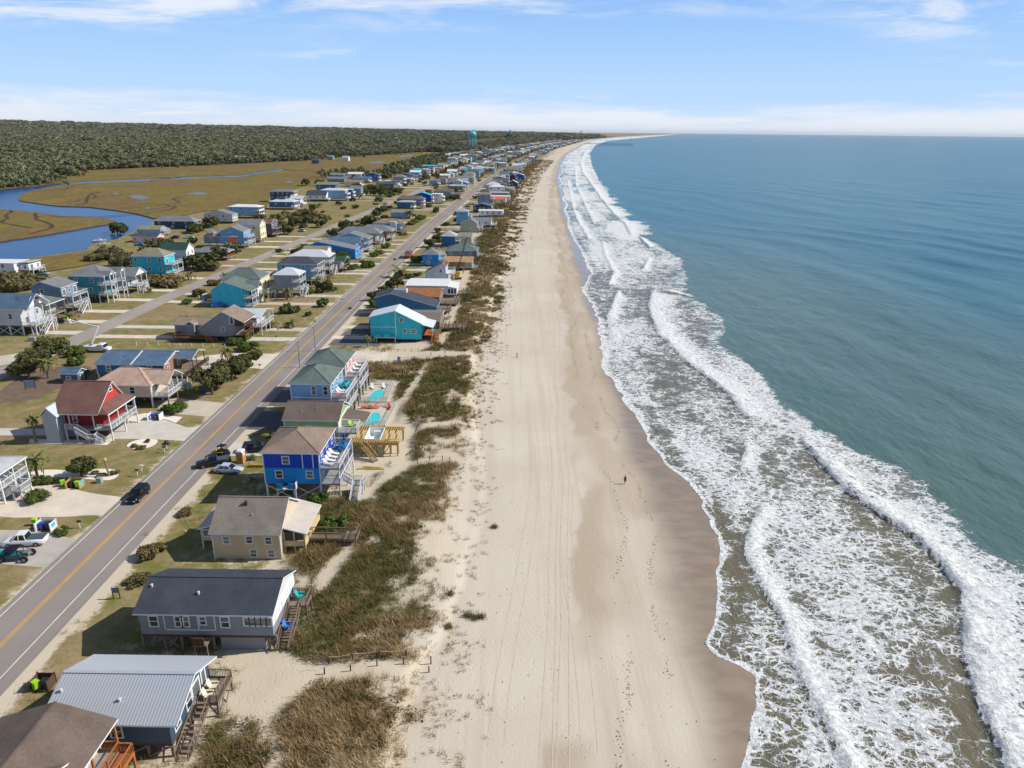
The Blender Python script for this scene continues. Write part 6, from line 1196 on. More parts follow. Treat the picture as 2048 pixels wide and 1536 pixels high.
def scatter(y0, y1, dens, hs, ws, nb, seed):
    x = gr.uniform(-60, 30, int(90 * (y1 - y0) * dens)) ; y = gr.uniform(y0, y1, len(x)); x = x + cx(y); v = veg_density(x, y); d = swash_soft(y) - x
    n = x - cx(y); sparse = sstep(-14, -8, n) * sstep(-1.5, -6, n) * .16 * sstep(.46, .62, fbm(x * .4, y * .4, 47, 2)); yard = sstep(-53, -44, n) * sstep(-20, -28, n) * .05
    keep = gr.rand(len(x)) < np.maximum(np.maximum(v, sparse), yard * sstep(.5, .65, fbm(x * .2, y * .2, 48, 3))); x, y = x[keep], y[keep]; clear = np.ones(len(x), bool)
    for h in HOUSES:
        if h.Y > y1 + 5 or h.Y < y0 - 25: continue
        c = h.root.location; clear &= ~((np.abs(x - c.x) < h.W / 2 + (0.2)) & (np.abs(y - c.y) < h.D / 2))
    x, y = x[clear], y[clear]; cl = fbm(x * .35, y * .35, 58, 3); hg = hs * (.4 + 1.2 * cl) * gr.uniform(.6, 1.4, len(x)) * (1 - .55 * sstep(-13, -8, x - cx(y))); big = fbm(x * .08, y * .08, 59, 3); tint = np.clip(.22 + 1.2 * (big - .32) + .7 * (cl - .5) + gr.normal(0, .14, len(x)) + .25 * sstep(-20, -9, x - cx(y)), 0, 1)
    grass('dune_grass', x, y, zland(x, y), hg, np.full(len(x), ws), nb, GM, seed, tint)
scatter(36, 130, 10, .72, .028, 13, 21); scatter(130, 260, 5.5, .8, .05, 11, 22); scatter(260, 520, 2.2, .9, .13, 8, 23); scatter(520, 1500, .35, 1.2, .45, 6, 24)
# low scrub growing through the grass: one tangled mass
def dune_scrub():
    r = np.random.RandomState(77); V = []
    for y0, y1, k, nl, sz in ((38, 130, 520, 90, .10), (130, 300, 620, 46, .17), (300, 560, 420, 26, .34)):
        x = r.uniform(-46, 2, k * 4); y = r.uniform(y0, y1, k * 4); x = x + cx(y); ok = (veg_density(x, y) > .55) & (fbm(x * .09, y * .07, 66, 3) > .47); x, y = x[ok][:k], y[ok][:k]
        for a, b in zip(x, y):
            R_ = r.uniform(.5, 1.5) * (1 + sz); d = r.normal(size=(nl, 3)); d /= np.linalg.norm(d, axis=1)[:, None]; d[:, 2] = np.abs(d[:, 2]); p = np.array([a, b, float(zland(a, b))]) + d * (R_ * r.rand(nl)[:, None] ** .4) * np.array([1.2, 1.0, .55]); u = r.normal(size=(nl, 3)); w = r.normal(size=(nl, 3)); s = sz * r.uniform(.5, 1.4, nl)[:, None]
            V.append(np.stack([p - u * s * .7, p + u * s * .7, p + w * s], 1).reshape(-1, 3))
    v = np.concatenate(V); m = leaf_mat('dune_scrub_leaves', [(78, 80, 44), (78, 80, 44), (112, 98, 62), (52, 52, 30)]); N, L = nd(m)
    for n in N:
        if n.type == 'TEX_NOISE' and n.inputs['Scale'].default_value < 2: n.inputs['Scale'].default_value = .35
    tag(put('dune_scrub', nmesh('dune_scrub', v, np.arange(len(v)).reshape(-1, 3), m)), kind='stuff')
dune_scrub()
def wrack():
    r = np.random.RandomState(5); y = r.uniform(38, 420, 5200); off = np.where(r.rand(5200) < .5, -3.2, -7.5) + (fbm(y * .06, y * 0 + 2, 71, 3) - .5) * 5 + r.normal(0, .25, 5200); x = wetline(y) + off; ok = fbm(x * .3, y * .15, 72, 3) > .47; x, y = x[ok], y[ok]
    x2 = r.uniform(-6, 20, 700); y2 = r.uniform(38, 300, 700); x = np.concatenate([x, x2 + cx(y2)]); y = np.concatenate([y, y2]); k = len(x); z = zland(x, y) + .02; s = r.uniform(.04, .13, k); a = r.uniform(0, 6.28, k)
    v = np.stack([np.stack([x, y, z], 1), np.stack([x + np.cos(a) * s * 2, y + np.sin(a) * s * 2, z + .03], 1), np.stack([x + np.cos(a + .9) * s, y + np.sin(a + .9) * s, z + .05], 1)], 1).reshape(-1, 3)
    tag(put('wrack_line', nmesh('wrack_line', v, np.arange(len(v)).reshape(-1, 3), M('dried_seaweed', (92, 78, 58), .9, .2, 1))), kind='stuff')
wrack()
# lone tufts on the open sand
tx = np.array([P(*p)[0] for p in ((990, 1055), (935, 1232), (950, 1236), (962, 1234), (897, 1255), (900, 1195))]); ty = np.array([P(*p)[1] for p in ((990, 1055), (935, 1232), (950, 1236), (962, 1234), (897, 1255), (900, 1195))])
for i in range(len(tx)):
    k = 26; o = grass('grass_tuft', tx[i] + gr.normal(0, .22, k), ty[i] + gr.normal(0, .16, k), np.full(k, float(zland(tx[i], ty[i]))), np.full(k, .5), np.full(k, .03), 7, GM, 60 + i, np.full(k, .3)); o['kind'] = 'thing'; tag(o, 'lone round grass tuft on the open beach sand' if i == 0 else 'small grass tuft at the edge of the beach sand', 'grass tuft', 'lone tufts on the sand' if i else None)
# ---------------------------------------------------------------- single trees, shrubs and palms
def near_house(x, y):
    h = min(HOUSES, key=lambda h: (h.root.location.x - x) ** 2 + (h.root.location.y - y) ** 2); dx, dy = x - h.root.location.x, y - h.root.location.y
    side = ('seaward' if dx > 0 else 'landward') if abs(dx) > abs(dy) else ('far' if dy > 0 else 'near'); return '%s side of the %s-roofed %s house' % (side, h.desc[1], h.desc[0])
CR = {}
def on_road(x, y): return abs(x - float(np.interp(y, [p[1] for p in R1], [p[0] for p in R1])) - .5) < 7.2 or abs(x - float(np.interp(y, [p[1] for p in R2], [p[0] for p in R2]))) < 5.6
def plant(kind, x, y, size, label=None):
    """kind: tree, shrub, scrub; size = crown width in m"""
    v = rnd.randrange(4); key = (kind, v, y < 200)
    if key not in CR:
        n = (2600 if y < 200 else 900); ls = .17 if y < 200 else .3
        if kind == 'tree': CR[key] = (crown_mesh('crown', lobeset(200 + v, 4, 3.2, 11), n, ls, LEAF, 60 + v), MB().tube([(0, 0, -.2), (.15, .1, .8), (.1, .3, 1.8)], [.16, .12, .06], 7).bar((.12, .1, .7), (.9, .5, 2.0), .09).bar((.1, .15, .8), (-.8, .3, 1.9), .08).bar((.1, .1, .6), (.3, -.9, 1.7), .08).mesh('trunk', BARK))
        elif kind == 'shrub': CR[key] = (crown_mesh('crown', lobeset(300 + v, 3, 1.9, 10), n, ls * .8, LEAFG, 70 + v), MB().tube([(0, 0, -.2), (0, .05, .9)], [.12, .06], 6).bar((0, 0, .1), (.6, .2, .9), .06).bar((0, 0, .1), (-.5, -.2, .9), .06).mesh('trunk', BARK))
        else: CR[key] = (crown_mesh('crown', lobeset(400 + v, 3, 1.5, 9), n, ls * .9, LEAFD, 80 + v), MB().tube([(0, 0, -.2), (0, .05, .7)], [.1, .05], 6).bar((0, 0, .1), (.6, .2, .8), .06).bar((0, 0, .1), (-.5, -.2, .8), .06).mesh('trunk', BARK))
    s = size * 1.25 / (4 if kind == 'tree' else 3); e = empty({'tree': 'evergreen_tree', 'shrub': 'wax_myrtle_shrub', 'scrub': 'dry_scrub_bush'}[kind], (x, y, float(zland(x, y)) - .05), rnd.uniform(0, 6.28)); e.scale = (s * rnd.uniform(.8, 1.35), s * rnd.uniform(.8, 1.3), s * (1.1 if kind == 'tree' and y < 200 else rnd.uniform(.7, 1.15)))
    for nm, me in zip(('crown', 'trunk'), CR[key]): put(nm, me, e)
    lab = label or ('small ' if size < 3 else 'large ' if size > 5.5 else '') + {'tree': 'dark evergreen tree on the %s', 'shrub': 'green shrub on the %s', 'scrub': 'dry brown bush on the %s'}[kind] % near_house(x, y)
    return tag(e, lab, 'tree' if kind == 'tree' else 'shrub', 'trees around the houses' if kind == 'tree' else 'shrubs around the houses')
FRM = leaf_mat('palm_frond', [(96, 108, 56), (120, 122, 70), (140, 132, 84), (66, 74, 40)]); FRD = M('dead_frond', (148, 118, 88), .9, .2, 3)
def frond_mesh(L, droop, mat, seed):
    m = MB(); r = random.Random(seed); n = 8; c = []
    for i in range(n + 1):
        t = i / n; c.append(Vector((L * t * (1 - .15 * t), 0, L * (.38 * t - droop * t * t))))
    for i in range(n):
        w = L * .20 * math.sin(math.pi * min(1, (i + .9) / n)) + .03; a, b = c[i], c[i + 1]
        for s in (-1, 1): m.quad([a, b, b + Vector((L * .06, s * w, -w * .35)), a + Vector((L * .10, s * w * .9, -w * .4))] if s > 0 else [b, a, a + Vector((L * .10, s * w * .9, -w * .4)), b + Vector((L * .06, s * w, -w * .35))])
    return m.mesh('frond', mat)
FR = [frond_mesh(1.0, d, FRM, i) for i, d in enumerate((.35, .75, 1.15))] + [frond_mesh(.9, 1.5, FRD, 9)]
def palm(x, y, hgt, cw, label=None, bushy=False, lean=.15):
    e = empty('palm_tree', (x, y, 0), rnd.uniform(0, 6.28)); top = Vector((lean * hgt * .4, 0, hgt)); MB().tube([(0, 0, -.2), (lean * hgt * .1, 0, hgt * .4), (lean * hgt * .25, 0, hgt * .75), top], [.26, .19, .17, .15], 8).build('trunk', PALMB, e)
    n = 30 if y < 220 else 18
    for i in range(n):
        k = (0, 1, 1, 2)[i % 4] if i < n * .8 else 3; o = put('frond', FR[k], e, top + Vector((0, 0, rnd.uniform(-.1, .15)))); s = cw * rnd.uniform(.55, .75); o.scale = (s, s * (1.25 if bushy else 1), s); o.rotation_euler = (0, -rnd.uniform(-.2, .75) if k < 2 else rnd.uniform(0, .4), i * 2.4 + rnd.uniform(-.3, .3))
    return tag(e, label or 'palm with arching fronds on the %s' % near_house(x, y), 'palm tree', 'palms around the houses')
for x, y, hgt, cw, lab in ((75, 955, 3.4, 3.2, 'shaggy palm with brown skirt above the white gravel bed'), (508, 990, 2.8, 1.5, 'slim young palm in the shade beside the blue house'), (540, 890, 1.6, 2.6, 'spiky low palm beside the dark parked car'), (504, 920, .7, 1.4, 'stubby palm next to the tan toilet cabin'), (96, 757, 4.2, 3.6, 'tall palm in the brown yard behind the red house'), (72, 884, 4.6, 2.0, 'thin palm against the grey stair tower of the red house'), (456, 728, 3.2, 3.2, 'single palm on the lawn by the side street'), (800, 555, 2.6, 7.0, 'large feathery palm beside the beach road'), (736, 693, 2.6, 1.6, 'small palm by the turquoise house drive'), (138, 642, 1.2, 6.0, 'broad bushy palm on the lawn of the second street')):
    X, Y = P(x, y); palm(X, Y, hgt, cw, lab)
for x, y, hgt, cw in ((382, 560, 2.4, 4.0), (300, 585, 1.4, 2.2), (345, 545, 2.5, 4), (460, 505, 4, 3.5), (500, 480, 4, 3.5), (530, 605, 3.2, 3.6), (575, 600, 3.0, 3.6), (640, 575, 3.4, 3), (660, 570, 3.6, 3), (570, 560, 3.6, 3), (450, 560, 2, 3), (370, 640, .8, 3), (580, 655, 1.2, 3.6), (545, 655, 1.2, 3), (715, 480, 3, 4), (690, 480, 3, 3.5), (820, 437, 4.5, 6), (670, 395, 4, 6), (725, 400, 4, 6), (855, 440, 4, 5), (905, 415, 4, 6), (930, 395, 4, 6), (915, 360, 4, 6), (640, 415, 2, 5), (530, 455, 3, 4), (770, 470, 3, 3), (515, 590, 3.4, 3.4), (460, 590, 1.4, 2.6)):
    X, Y = P(x, y)
    if not on_road(X, Y): palm(X, Y, hgt, cw)
# a bare lopped trunk by the gravel bed
X, Y = P(219, 952); e = empty('lopped_palm', (X, Y, 0), 0, 'bare lopped palm standing in the white gravel bed', 'palm tree'); MB().tube([(0, 0, -.2), (-.15, 0, 1.2), (-.3, 0, 2.8)], [.2, .16, .15], 8).build('trunk', PALMB, e); MB().lathe([(.0, 2.75), (.3, 2.8), (.34, 3.1), (.1, 3.4)], 8, (-.3, 0)).build('crown_stub', M('straw', (190, 160, 100), .9, .2, 4), e)
for k, x, y, s, lab in (('shrub', 75, 1002, 2.3, 'large round clipped shrub in the curved gravel drive'), ('shrub', 85, 966, 2.0, 'dense green shrub at the foot of the shaggy palm'), ('tree', 162, 952, 3.6, 'wind-bent evergreen tree shading the white gravel bed'), ('shrub', 125, 1066, 1.6, 'small bush beside the white bin enclosure'), ('tree', 425, 788, 7.2, 'large dense evergreen shrub by the side street corner'), ('tree', 465, 762, 6.2, 'middle evergreen shrub of the roadside hedge'), ('tree', 495, 740, 5.0, 'end evergreen shrub of the roadside hedge'), ('shrub', 500, 700, 4.4, 'low spreading juniper beside the brown steps'), ('shrub', 480, 685, 4.0, None), ('shrub', 640, 1010, 3.0, 'green bush on the dune edge by the blue house walkway'), ('shrub', 670, 1060, 2.6, 'green bush below the tan house walkway'), ('scrub', 300, 1110, 2.2, 'low patch of brush between tan house and road'), ('scrub', 370, 1030, 1.8, 'low bush by the tan house annex'),
                      ('shrub', 352, 825, 3.4, 'leafy shrub beside the white bin corral'), ('shrub', 330, 822, 1.8, None), ('tree', 105, 720, 6.0, 'round evergreen at the corner of the second street'), ('tree', 60, 752, 5.5, None), ('tree', 75, 735, 5.0, None), ('shrub', 155, 728, 3.0, None), ('shrub', 165, 748, 2.4, None), ('shrub', 150, 710, 3.2, None), ('tree', 720, 860, 0.9, 'tiny green bush by the blue house stair'), ('scrub', 335, 888, 1.1, None), ('scrub', 270, 893, 1.1, None), ('scrub', 282, 897, 1.1, None), ('scrub', 295, 884, .9, None), ('scrub', 190, 948, 1.2, None), ('scrub', 205, 952, 1.2, None), ('scrub', 230, 948, 1.1, None),
                      ('shrub', 560, 505, 3, None), ('tree', 700, 618, 1, None), ('shrub', 650, 605, 2.2, 'dark clipped bush by the white picket rail'), ('scrub', 275, 1165, 2.0, None), ('scrub', 320, 1100, 1.6, None), ('shrub', 790, 520, 1, None), ('shrub', 836, 525, 4.4, 'rounded evergreen beside the beach road past the red truck'), ('shrub', 820, 558, 3, None), ('shrub', 835, 552, 2.6, None)):
    X, Y = P(x, y); plant(k, X, Y, s, lab)
spots = [(x, y, 'tree', 6.5) for x, y in ((235, 465), (245, 470), (390, 465), (405, 462), (425, 455), (570, 490), (590, 482), (605, 478), (600, 520), (612, 512), (580, 468), (565, 462), (590, 455), (610, 450), (640, 455), (330, 498), (385, 540), (410, 535), (430, 528), (440, 520), (360, 530), (345, 535), (315, 510), (700, 470), (725, 455), (715, 462), (735, 450), (745, 458), (690, 468), (760, 425), (755, 432))]
spots += [(x, y, 'scrub', 6) for x, y in ((250, 520), (235, 510), (210, 512), (222, 520), (200, 522), (265, 535), (240, 530), (10, 575), (30, 570), (50, 572), (20, 585), (70, 578), (60, 565), (5, 560), (40, 562), (280, 560), (300, 562), (320, 565), (295, 572), (340, 572), (530, 450), (545, 445), (560, 440), (575, 435), (590, 432), (605, 430), (620, 432), (640, 436), (655, 440), (670, 446), (685, 450), (560, 452), (600, 445), (625, 445), (545, 460), (520, 440))]
spots += [(x, y, 'tree', 8) for x, y in ((720, 385), (735, 382), (750, 383), (765, 384), (780, 386), (795, 388), (728, 390), (745, 392), (762, 392), (780, 394), (798, 395), (705, 380), (715, 376), (770, 335), (785, 332), (800, 328), (815, 325), (830, 322), (845, 320), (860, 322), (875, 324), (890, 326), (905, 328), (920, 332), (880, 345), (895, 348), (905, 342), (915, 338), (860, 352), (850, 358), (840, 330), (820, 332), (760, 352), (745, 356), (770, 358), (782, 350), (655, 375), (612, 372), (800, 343), (640, 372), (780, 342), (950, 320), (960, 315), (935, 318), (880, 312), (900, 310))]
spots += [(x, y, 'shrub', 4) for x, y in ((870, 455), (880, 450), (890, 440), (850, 460), (870, 425), (905, 405), (920, 400), (760, 505), (775, 495), (745, 515), (735, 480), (750, 470), (790, 455), (800, 460), (830, 445), (842, 440), (860, 415), (940, 380), (950, 372), (690, 510), (695, 520), (680, 530), (700, 540), (615, 590), (480, 570), (430, 545), (545, 575), (470, 545), (820, 365), (835, 360), (850, 372))]
for x, y, k, s in spots:
    X, Y = P(x, y); X += rnd.uniform(-1, 1); Y += rnd.uniform(-2, 2)
    if not on_road(X, Y): plant(k, X, Y, s * rnd.uniform(.75, 1.25))

# yard planting scattered through the rows
HB = [(h.root.location.x, h.root.location.y, h.W / 2 + 3.2, h.D / 2 + 2.2) for h in HOUSES]; added = 0
while added < 210:
    Y = 215 + 760 * rnd.random() ** 1.25; r1 = float(np.interp(Y, [p[1] for p in R1], [p[0] for p in R1])); r2 = float(np.interp(Y, [p[1] for p in R2], [p[0] for p in R2]))
    X = rnd.choice((rnd.uniform(r2 + 5, r1 - 6), rnd.uniform(r2 + 5, r1 - 6), rnd.uniform(r2 - 48, r2 - 5), rnd.uniform(r1 + 7, r1 + 18))); added += 1
    if on_road(X, Y) or any(abs(X - a) < c and abs(Y - b) < d for a, b, c, d in HB): continue
    k = rnd.choice(('shrub', 'shrub', 'tree', 'scrub')); plant(k, X, Y, rnd.uniform(2.2, 4.6) * (1.3 if k == 'tree' else 1))
# ================================================================ VEHICLES, STREET THINGS, FURNITURE, PEOPLE
def paint(name, col, rough=.25): return M(name, col, rough, .04, 1, spec=.6)
TYRE = M('tyre_rubber', (26, 26, 28), .85, .1, 4); RIM = M('alloy_rim', (150, 152, 156), .35, .1, 4, metal=.7); GLASS = M('car_glass', (22, 28, 34), .06, .1, 1, spec=.9); LAMP = M('head_lamp', (230, 230, 220), .15, .02); TAIL = M('tail_lamp', (150, 24, 22), .25, .05)
def wheel(e, x, y, r, w=.22):
    t = shared(('tyre', r, w), lambda: MB().tube([(0, -w / 2, 0), (0, -w * .45, 0), (0, w * .45, 0), (0, w / 2, 0)], [r * .86, r, r, r * .86], 16).mesh('tyre', TYRE)); o = put('wheel', t, e, (x, y, r))
    put('rim', shared(('rim', r, w), lambda: MB().tube([(0, -w * .53, 0), (0, w * .53, 0)], [r * .6, r * .6], 10).mesh('rim', RIM)), o)
def loft(m, secs, mi=0):
    """secs: list of (x, [(y,z)...]) closed rings"""
    k = len(secs[0][1]); n = len(m.v)
    for x, ring in secs: m.v += [(x, y, z) for y, z in ring]
    for i in range(len(secs) - 1):
        for j in range(k): m.f.append((n + i * k + j, n + (i + 1) * k + j, n + (i + 1) * k + (j + 1) % k, n + i * k + (j + 1) % k)); m.m.append(mi)
    m.f.append(tuple(range(n, n + k))); m.m.append(mi); m.f.append(tuple(range(n + len(secs) * k - 1, n + (len(secs) - 1) * k - 1, -1))); m.m.append(mi); return m
def ring(w, zb, zm, zt): return [(-w * .92, zb), (-w, zm), (-w * .95, zt - .06), (-w * .86, zt), (w * .86, zt), (w * .95, zt - .06), (w, zm), (w * .92, zb)]
def car(kind, X, Y, ang, col, label, z=0.0, extra=None):
    """nose along local +x"""
    e = empty({'sedan': 'parked_car', 'suv': 'sport_utility_vehicle', 'pickup': 'pickup_truck'}[kind], (X, Y, z), math.radians(ang), label, {'sedan': 'car', 'suv': 'car', 'pickup': 'truck'}[kind])
    L, W_, Hh, belt = {'sedan': (4.8, .92, 1.45, .92), 'suv': (4.7, .95, 1.72, 1.05), 'pickup': (5.7, .98, 1.85, 1.1)}[kind]; a = L / 2; p = paint('paint_%d_%d_%d' % col, col); m = MB()
    hood = belt - .06; loft(m, [(-a, ring(W_ * .82, .45, .62, belt * .82)), (-a + .18, ring(W_ * .96, .3, .6, belt - .02)), (-a * .4, ring(W_, .25, .6, belt)), (a * .35, ring(W_, .25, .6, belt)), (a * .75, ring(W_ * .97, .27, .58, hood - .06)), (a - .12, ring(W_ * .88, .32, .55, hood - .18)), (a, ring(W_ * .74, .42, .55, hood - .32))]); m.build('body', p, e, True)
    c0, c1 = {'sedan': (-a * .72, a * .42), 'suv': (-a * .94, a * .40), 'pickup': (-a * .18, a * .44)}[kind]; s0, s1 = {'sedan': (.75, .75), 'suv': (.3, .65), 'pickup': (.15, .6)}[kind]; wb, wt = W_ * .9, W_ * .72
    cab = MB(); cab.v += [(c0, -wb, belt - .05), (c1, -wb, belt - .05), (c1, wb, belt - .05), (c0, wb, belt - .05), (c0 + s0, -wt, Hh - .07), (c1 - s1, -wt, Hh - .07), (c1 - s1, wt, Hh - .07), (c0 + s0, wt, Hh - .07)]
    for q in ((4, 5, 6, 7), (0, 1, 5, 4), (1, 2, 6, 5), (2, 3, 7, 6), (3, 0, 4, 7)): cab.f.append(q); cab.m.append(0)
    cab.build('windows', GLASS, e); r = MB(); r.box(c0 + s0 - .08, c1 - s1 + .05, -wt - .02, wt + .02, Hh - .08, Hh); mid = (c0 + c1) / 2
    for s in (-1, 1):
        for (xa, xb) in ((c0, c0 + s0), (mid, mid), (c1, c1 - s1)): r.bar((xa, s * wb * 1.01, belt - .05), (xb, s * wt * 1.02, Hh - .05), .09)
    r.build('roof', p, e)
    if kind == 'pickup': MB().box(-a + .12, c0 - .05, -W_ * .84, W_ * .84, belt - .02, belt + .05).build('bed_cover', M('bed_cover', (70, 86, 94), .6, .06, 2, stripe=(0, .55, 'r', .3)), e)
    for sx in (-.62, .62):
        for sy in (-1, 1): wheel(e, a * sx, sy * (W_ - .1), .36 if kind != 'sedan' else .33)
    for sy in (-1, 1): MB().box(a - .14, a + .0, sy * W_ * .58 - .16, sy * W_ * .58 + .16, .56, .70).build('headlight', LAMP, e); MB().box(-a - .01, -a + .1, sy * W_ * .66 - .12, sy * W_ * .66 + .12, .62, .80).build('tail_light', TAIL, e); MB().box(c1 - .5, c1 - .35, sy * (W_ + .12) - .09, sy * (W_ + .12) + .09, belt - .02, belt + .13).build('mirror', p, e)
    return e
def PX(x, y): return P(x, y)
car('suv', *PX(277, 996), -91, (16, 18, 22), 'black car driving along the beach road')
car('pickup', *PX(52, 1088), 188, (222, 224, 226), 'white pickup with slatted bed cover on the gravel lot')
car('sedan', *PX(458, 944), -6, (176, 186, 204), 'silver sedan parked on the sand beside the blue house'); car('pickup', *PX(428, 930), 205, (24, 26, 30), 'black pickup parked by the road beside the silver sedan'); car('suv', *PX(512, 902), 8, (18, 20, 28), 'dark vehicle parked in the shade of the blue house')
car('pickup', *PX(770, 615), 0, (96, 28, 30), 'dark red pickup under the slate blue saltbox'); car('pickup', *PX(377, 477), 180, (216, 216, 214), 'white pickup on the grass behind the turquoise house'); car('suv', *PX(350, 477), 180, (36, 38, 42), 'dark car next to the white pickup on the grass')
car('sedan', *PX(88, 549), -10, (120, 150, 176), 'pale blue car below the white flat-roofed house'); car('suv', *PX(70, 546), -10, (30, 32, 36), 'dark car below the white flat-roofed house')
car('suv', *PX(988, 368), 88, (120, 40, 36), 'red car far along the beach road'); car('suv', *PX(1009, 347), 88, (40, 40, 44), 'dark car farthest along the beach road'); car('sedan', *PX(771, 410), 70, (90, 96, 104), 'grey car on the second street'); car('suv', *PX(604, 463), 150, (196, 200, 206), 'pale car under the trees of the second street')
# red fire truck
X, Y = PX(817, 515); e = empty('fire_truck', (X, Y, 0), math.radians(-91), 'red truck driving on the beach road', 'truck'); RP = paint('fire_red', (150, 24, 26)); m = loft(MB(), [(-4.0, ring(1.2, .5, .9, 2.7)), (-3.8, ring(1.25, .45, .9, 2.8)), (1.6, ring(1.25, .45, .9, 2.8)), (1.8, ring(1.2, .45, .9, 2.6))]); m.build('body', RP, e)
loft(MB(), [(1.85, ring(1.22, .5, .9, 2.7)), (3.6, ring(1.22, .5, .9, 2.65)), (3.9, ring(1.15, .5, .9, 1.5))]).build('cab', RP, e); MB().quad([(3.66, -1.0, 2.5), (3.66, 1.0, 2.5), (3.95, 1.05, 1.5), (3.95, -1.05, 1.5)][::-1]).build('windscreen', M('bright_windscreen', (150, 160, 170), .1, .1), e); MB().box(-3.6, 1.4, -.9, .9, 2.8, 3.0).build('roof_gear', M('gear_grey', (120, 116, 112), .6), e); MB().box(2.2, 2.6, -1.0, 1.0, 2.7, 2.9).build('light_bar', M('gear_grey'), e)
for sx in (-2.4, 2.7):
    for sy in (-1.1, 1.1): wheel(e, sx, sy, .5, .3)
# bucket truck with raised boom
X, Y = PX(196, 703); e = empty('bucket_truck', (X, Y, 0), math.radians(0), 'white bucket truck with folded-out boom behind the blue-roofed house', 'truck'); WP = paint('fleet_white', (222, 224, 224)); loft(MB(), [(-3.2, ring(1.1, .6, .9, 1.5)), (-3.0, ring(1.15, .5, .9, 1.7)), (.6, ring(1.15, .5, .9, 1.7))]).build('service_body', WP, e); loft(MB(), [(.7, ring(1.1, .5, .9, 2.2)), (1.9, ring(1.1, .5, .9, 2.2)), (2.4, ring(1.05, .5, .9, 1.3)), (3.2, ring(1.0, .5, .8, 1.15))]).build('cab', WP, e); MB().quad([(1.95, -.95, 2.1), (2.42, -1.0, 1.35), (2.42, 1.0, 1.35), (1.95, .95, 2.1)]).build('windscreen', GLASS, e)
B0, B1, B2 = (-1.4, 0, 1.7), (.6, 1.2, 6.2), (-7.6, 3.2, 7.4); bm = MB().bar(B0, B1, .32).build('lower_boom', WP, e); MB().bar(B1, B2, .28).build('upper_boom', WP, e); MB().lathe([(.5, 1.65), (.5, 1.95), (0, 1.95)], 10, (-1.4, 0)).build('turntable', METAL, e)
bk = MB(); bk.box(B2[0] - 1.0, B2[0] - .1, B2[1] - .45, B2[1] + .45, 6.6, 6.68)
for q in ((-1.0, -.94, -.45, .45), (-.16, -.1, -.45, .45), (-.94, -.16, -.45, -.39), (-.94, -.16, .39, .45)): bk.box(B2[0] + q[0], B2[0] + q[1], B2[1] + q[2], B2[1] + q[3], 6.68, 7.7)
bk.build('bucket', WP, e)
for sx in (-2.2, 2.2):
    for sy in (-1.0, 1.0): wheel(e, sx, sy, .45, .28)
WORKER_AT = (X + B2[0] - .55, Y + B2[1], 6.69)
# off-road buggy
X, Y = PX(33, 1118); e = empty('off_road_buggy', (X, Y, 0), math.radians(184), 'teal and black off-road buggy with bare wheels beside the white pickup', 'buggy'); TL = paint('buggy_teal', (34, 92, 94), .4); BK = M('black_frame', (24, 26, 28), .5, .1, 3)
loft(MB(), [(-1.0, ring(.7, .45, .7, .95)), (1.0, ring(.72, .45, .7, 1.0)), (2.0, ring(.55, .5, .7, .9))]).build('body', TL, e); MB().box(1.1, 2.1, -.5, .5, 1.02, 1.2).build('hood_cover', paint('cover_cyan', (36, 140, 146), .6), e); MB().box(-.7, .9, -.75, .75, 1.75, 1.82).build('roof', BK, e); fr_ = MB()
for s in (-.7, .7): fr_.bar((.9, s, .9), (.8, s, 1.78), .07).bar((-.7, s, .9), (-.7, s, 1.78), .07).bar((-.7, s, 1.75), (-2.0, s * .8, .8), .07).bar((-2.0, s * .8, .8), (-1.0, s, .6), .07).bar((-1.0, s, .55), (-1.6, s * 1.3, .55), .08)
fr_.build('roll_cage', BK, e); MB().box(-1.9, -1.1, -.4, .4, .7, 1.15).build('engine', METAL, e)
for sx, sy in ((1.5, -.85), (1.5, .85), (-1.6, -.95), (-1.6, .95)): wheel(e, sx, sy, .46, .34)
# compact loader
X, Y = PX(446, 912); e = empty('compact_loader', (X, Y, 0), math.radians(160), 'small yellow and black loader beside the tan toilet cabin', 'loader'); YL = paint('loader_yellow', (206, 170, 60), .5); MB().box(-1.0, .8, -.55, .55, .5, 1.2).build('body', BK, e); cg = MB()
for a in (-.5, .5):
    for b in (-.5, .5): cg.bar((a, b, 1.2), (a, b, 2.0), .08)
cg.box(-.6, .6, -.6, .6, 2.0, 2.08); cg.build('cab_frame', BK, e); MB().bar((-.7, -.7, 1.1), (1.5, -.7, .7), .12).bar((-.7, .7, 1.1), (1.5, .7, .7), .12).bar((1.45, -.7, .7), (1.45, .7, .7), .1).build('lift_arms', YL, e); MB().prism([(1.5, .25), (2.2, .25), (1.6, .9), (1.5, .9)], 'y', -.85, .85).build('bucket', YL, e)
for sx in (-.6, .6):
    for sy in (-.72, .72): wheel(e, sx, sy, .4, .26)
# toilet cabin, lumber
X, Y = PX(483, 925); e = empty('portable_toilet', (X, Y, 0), math.radians(-4), 'tan portable toilet cabin with white roof', 'toilet cabin'); TT = M('toilet_tan', (186, 140, 88), .6, .06); MB().box(-.6, .6, -.6, .6, 0, 2.15).build('walls', TT, e); MB().prism([(-.66, 2.15), (.66, 2.15), (.4, 2.42), (-.4, 2.42)], 'y', -.66, .66).build('roof', M('toilet_roof', (206, 212, 220), .4), e); MB().box(-.4, .4, -.63, -.6, .1, 1.95).build('door', M('toilet_door', (164, 122, 76), .6), e); MB().box(.6, .63, -.35, .35, 1.5, 1.9).build('vent', WHITE, e)
X, Y = PX(521, 935); e = empty('lumber_stack', (X, Y, 0), 0, 'yellow stack of new lumber planks beside the blue house', 'lumber')
me = MB().box(-1.9, 1.9, -.06, .06, 0, .09).mesh('plank', WOODN)
for i in range(5):
    for j in range(4): put('plank', me, e, (rnd.uniform(-.1, .1), j * .14, .02 + i * .1))
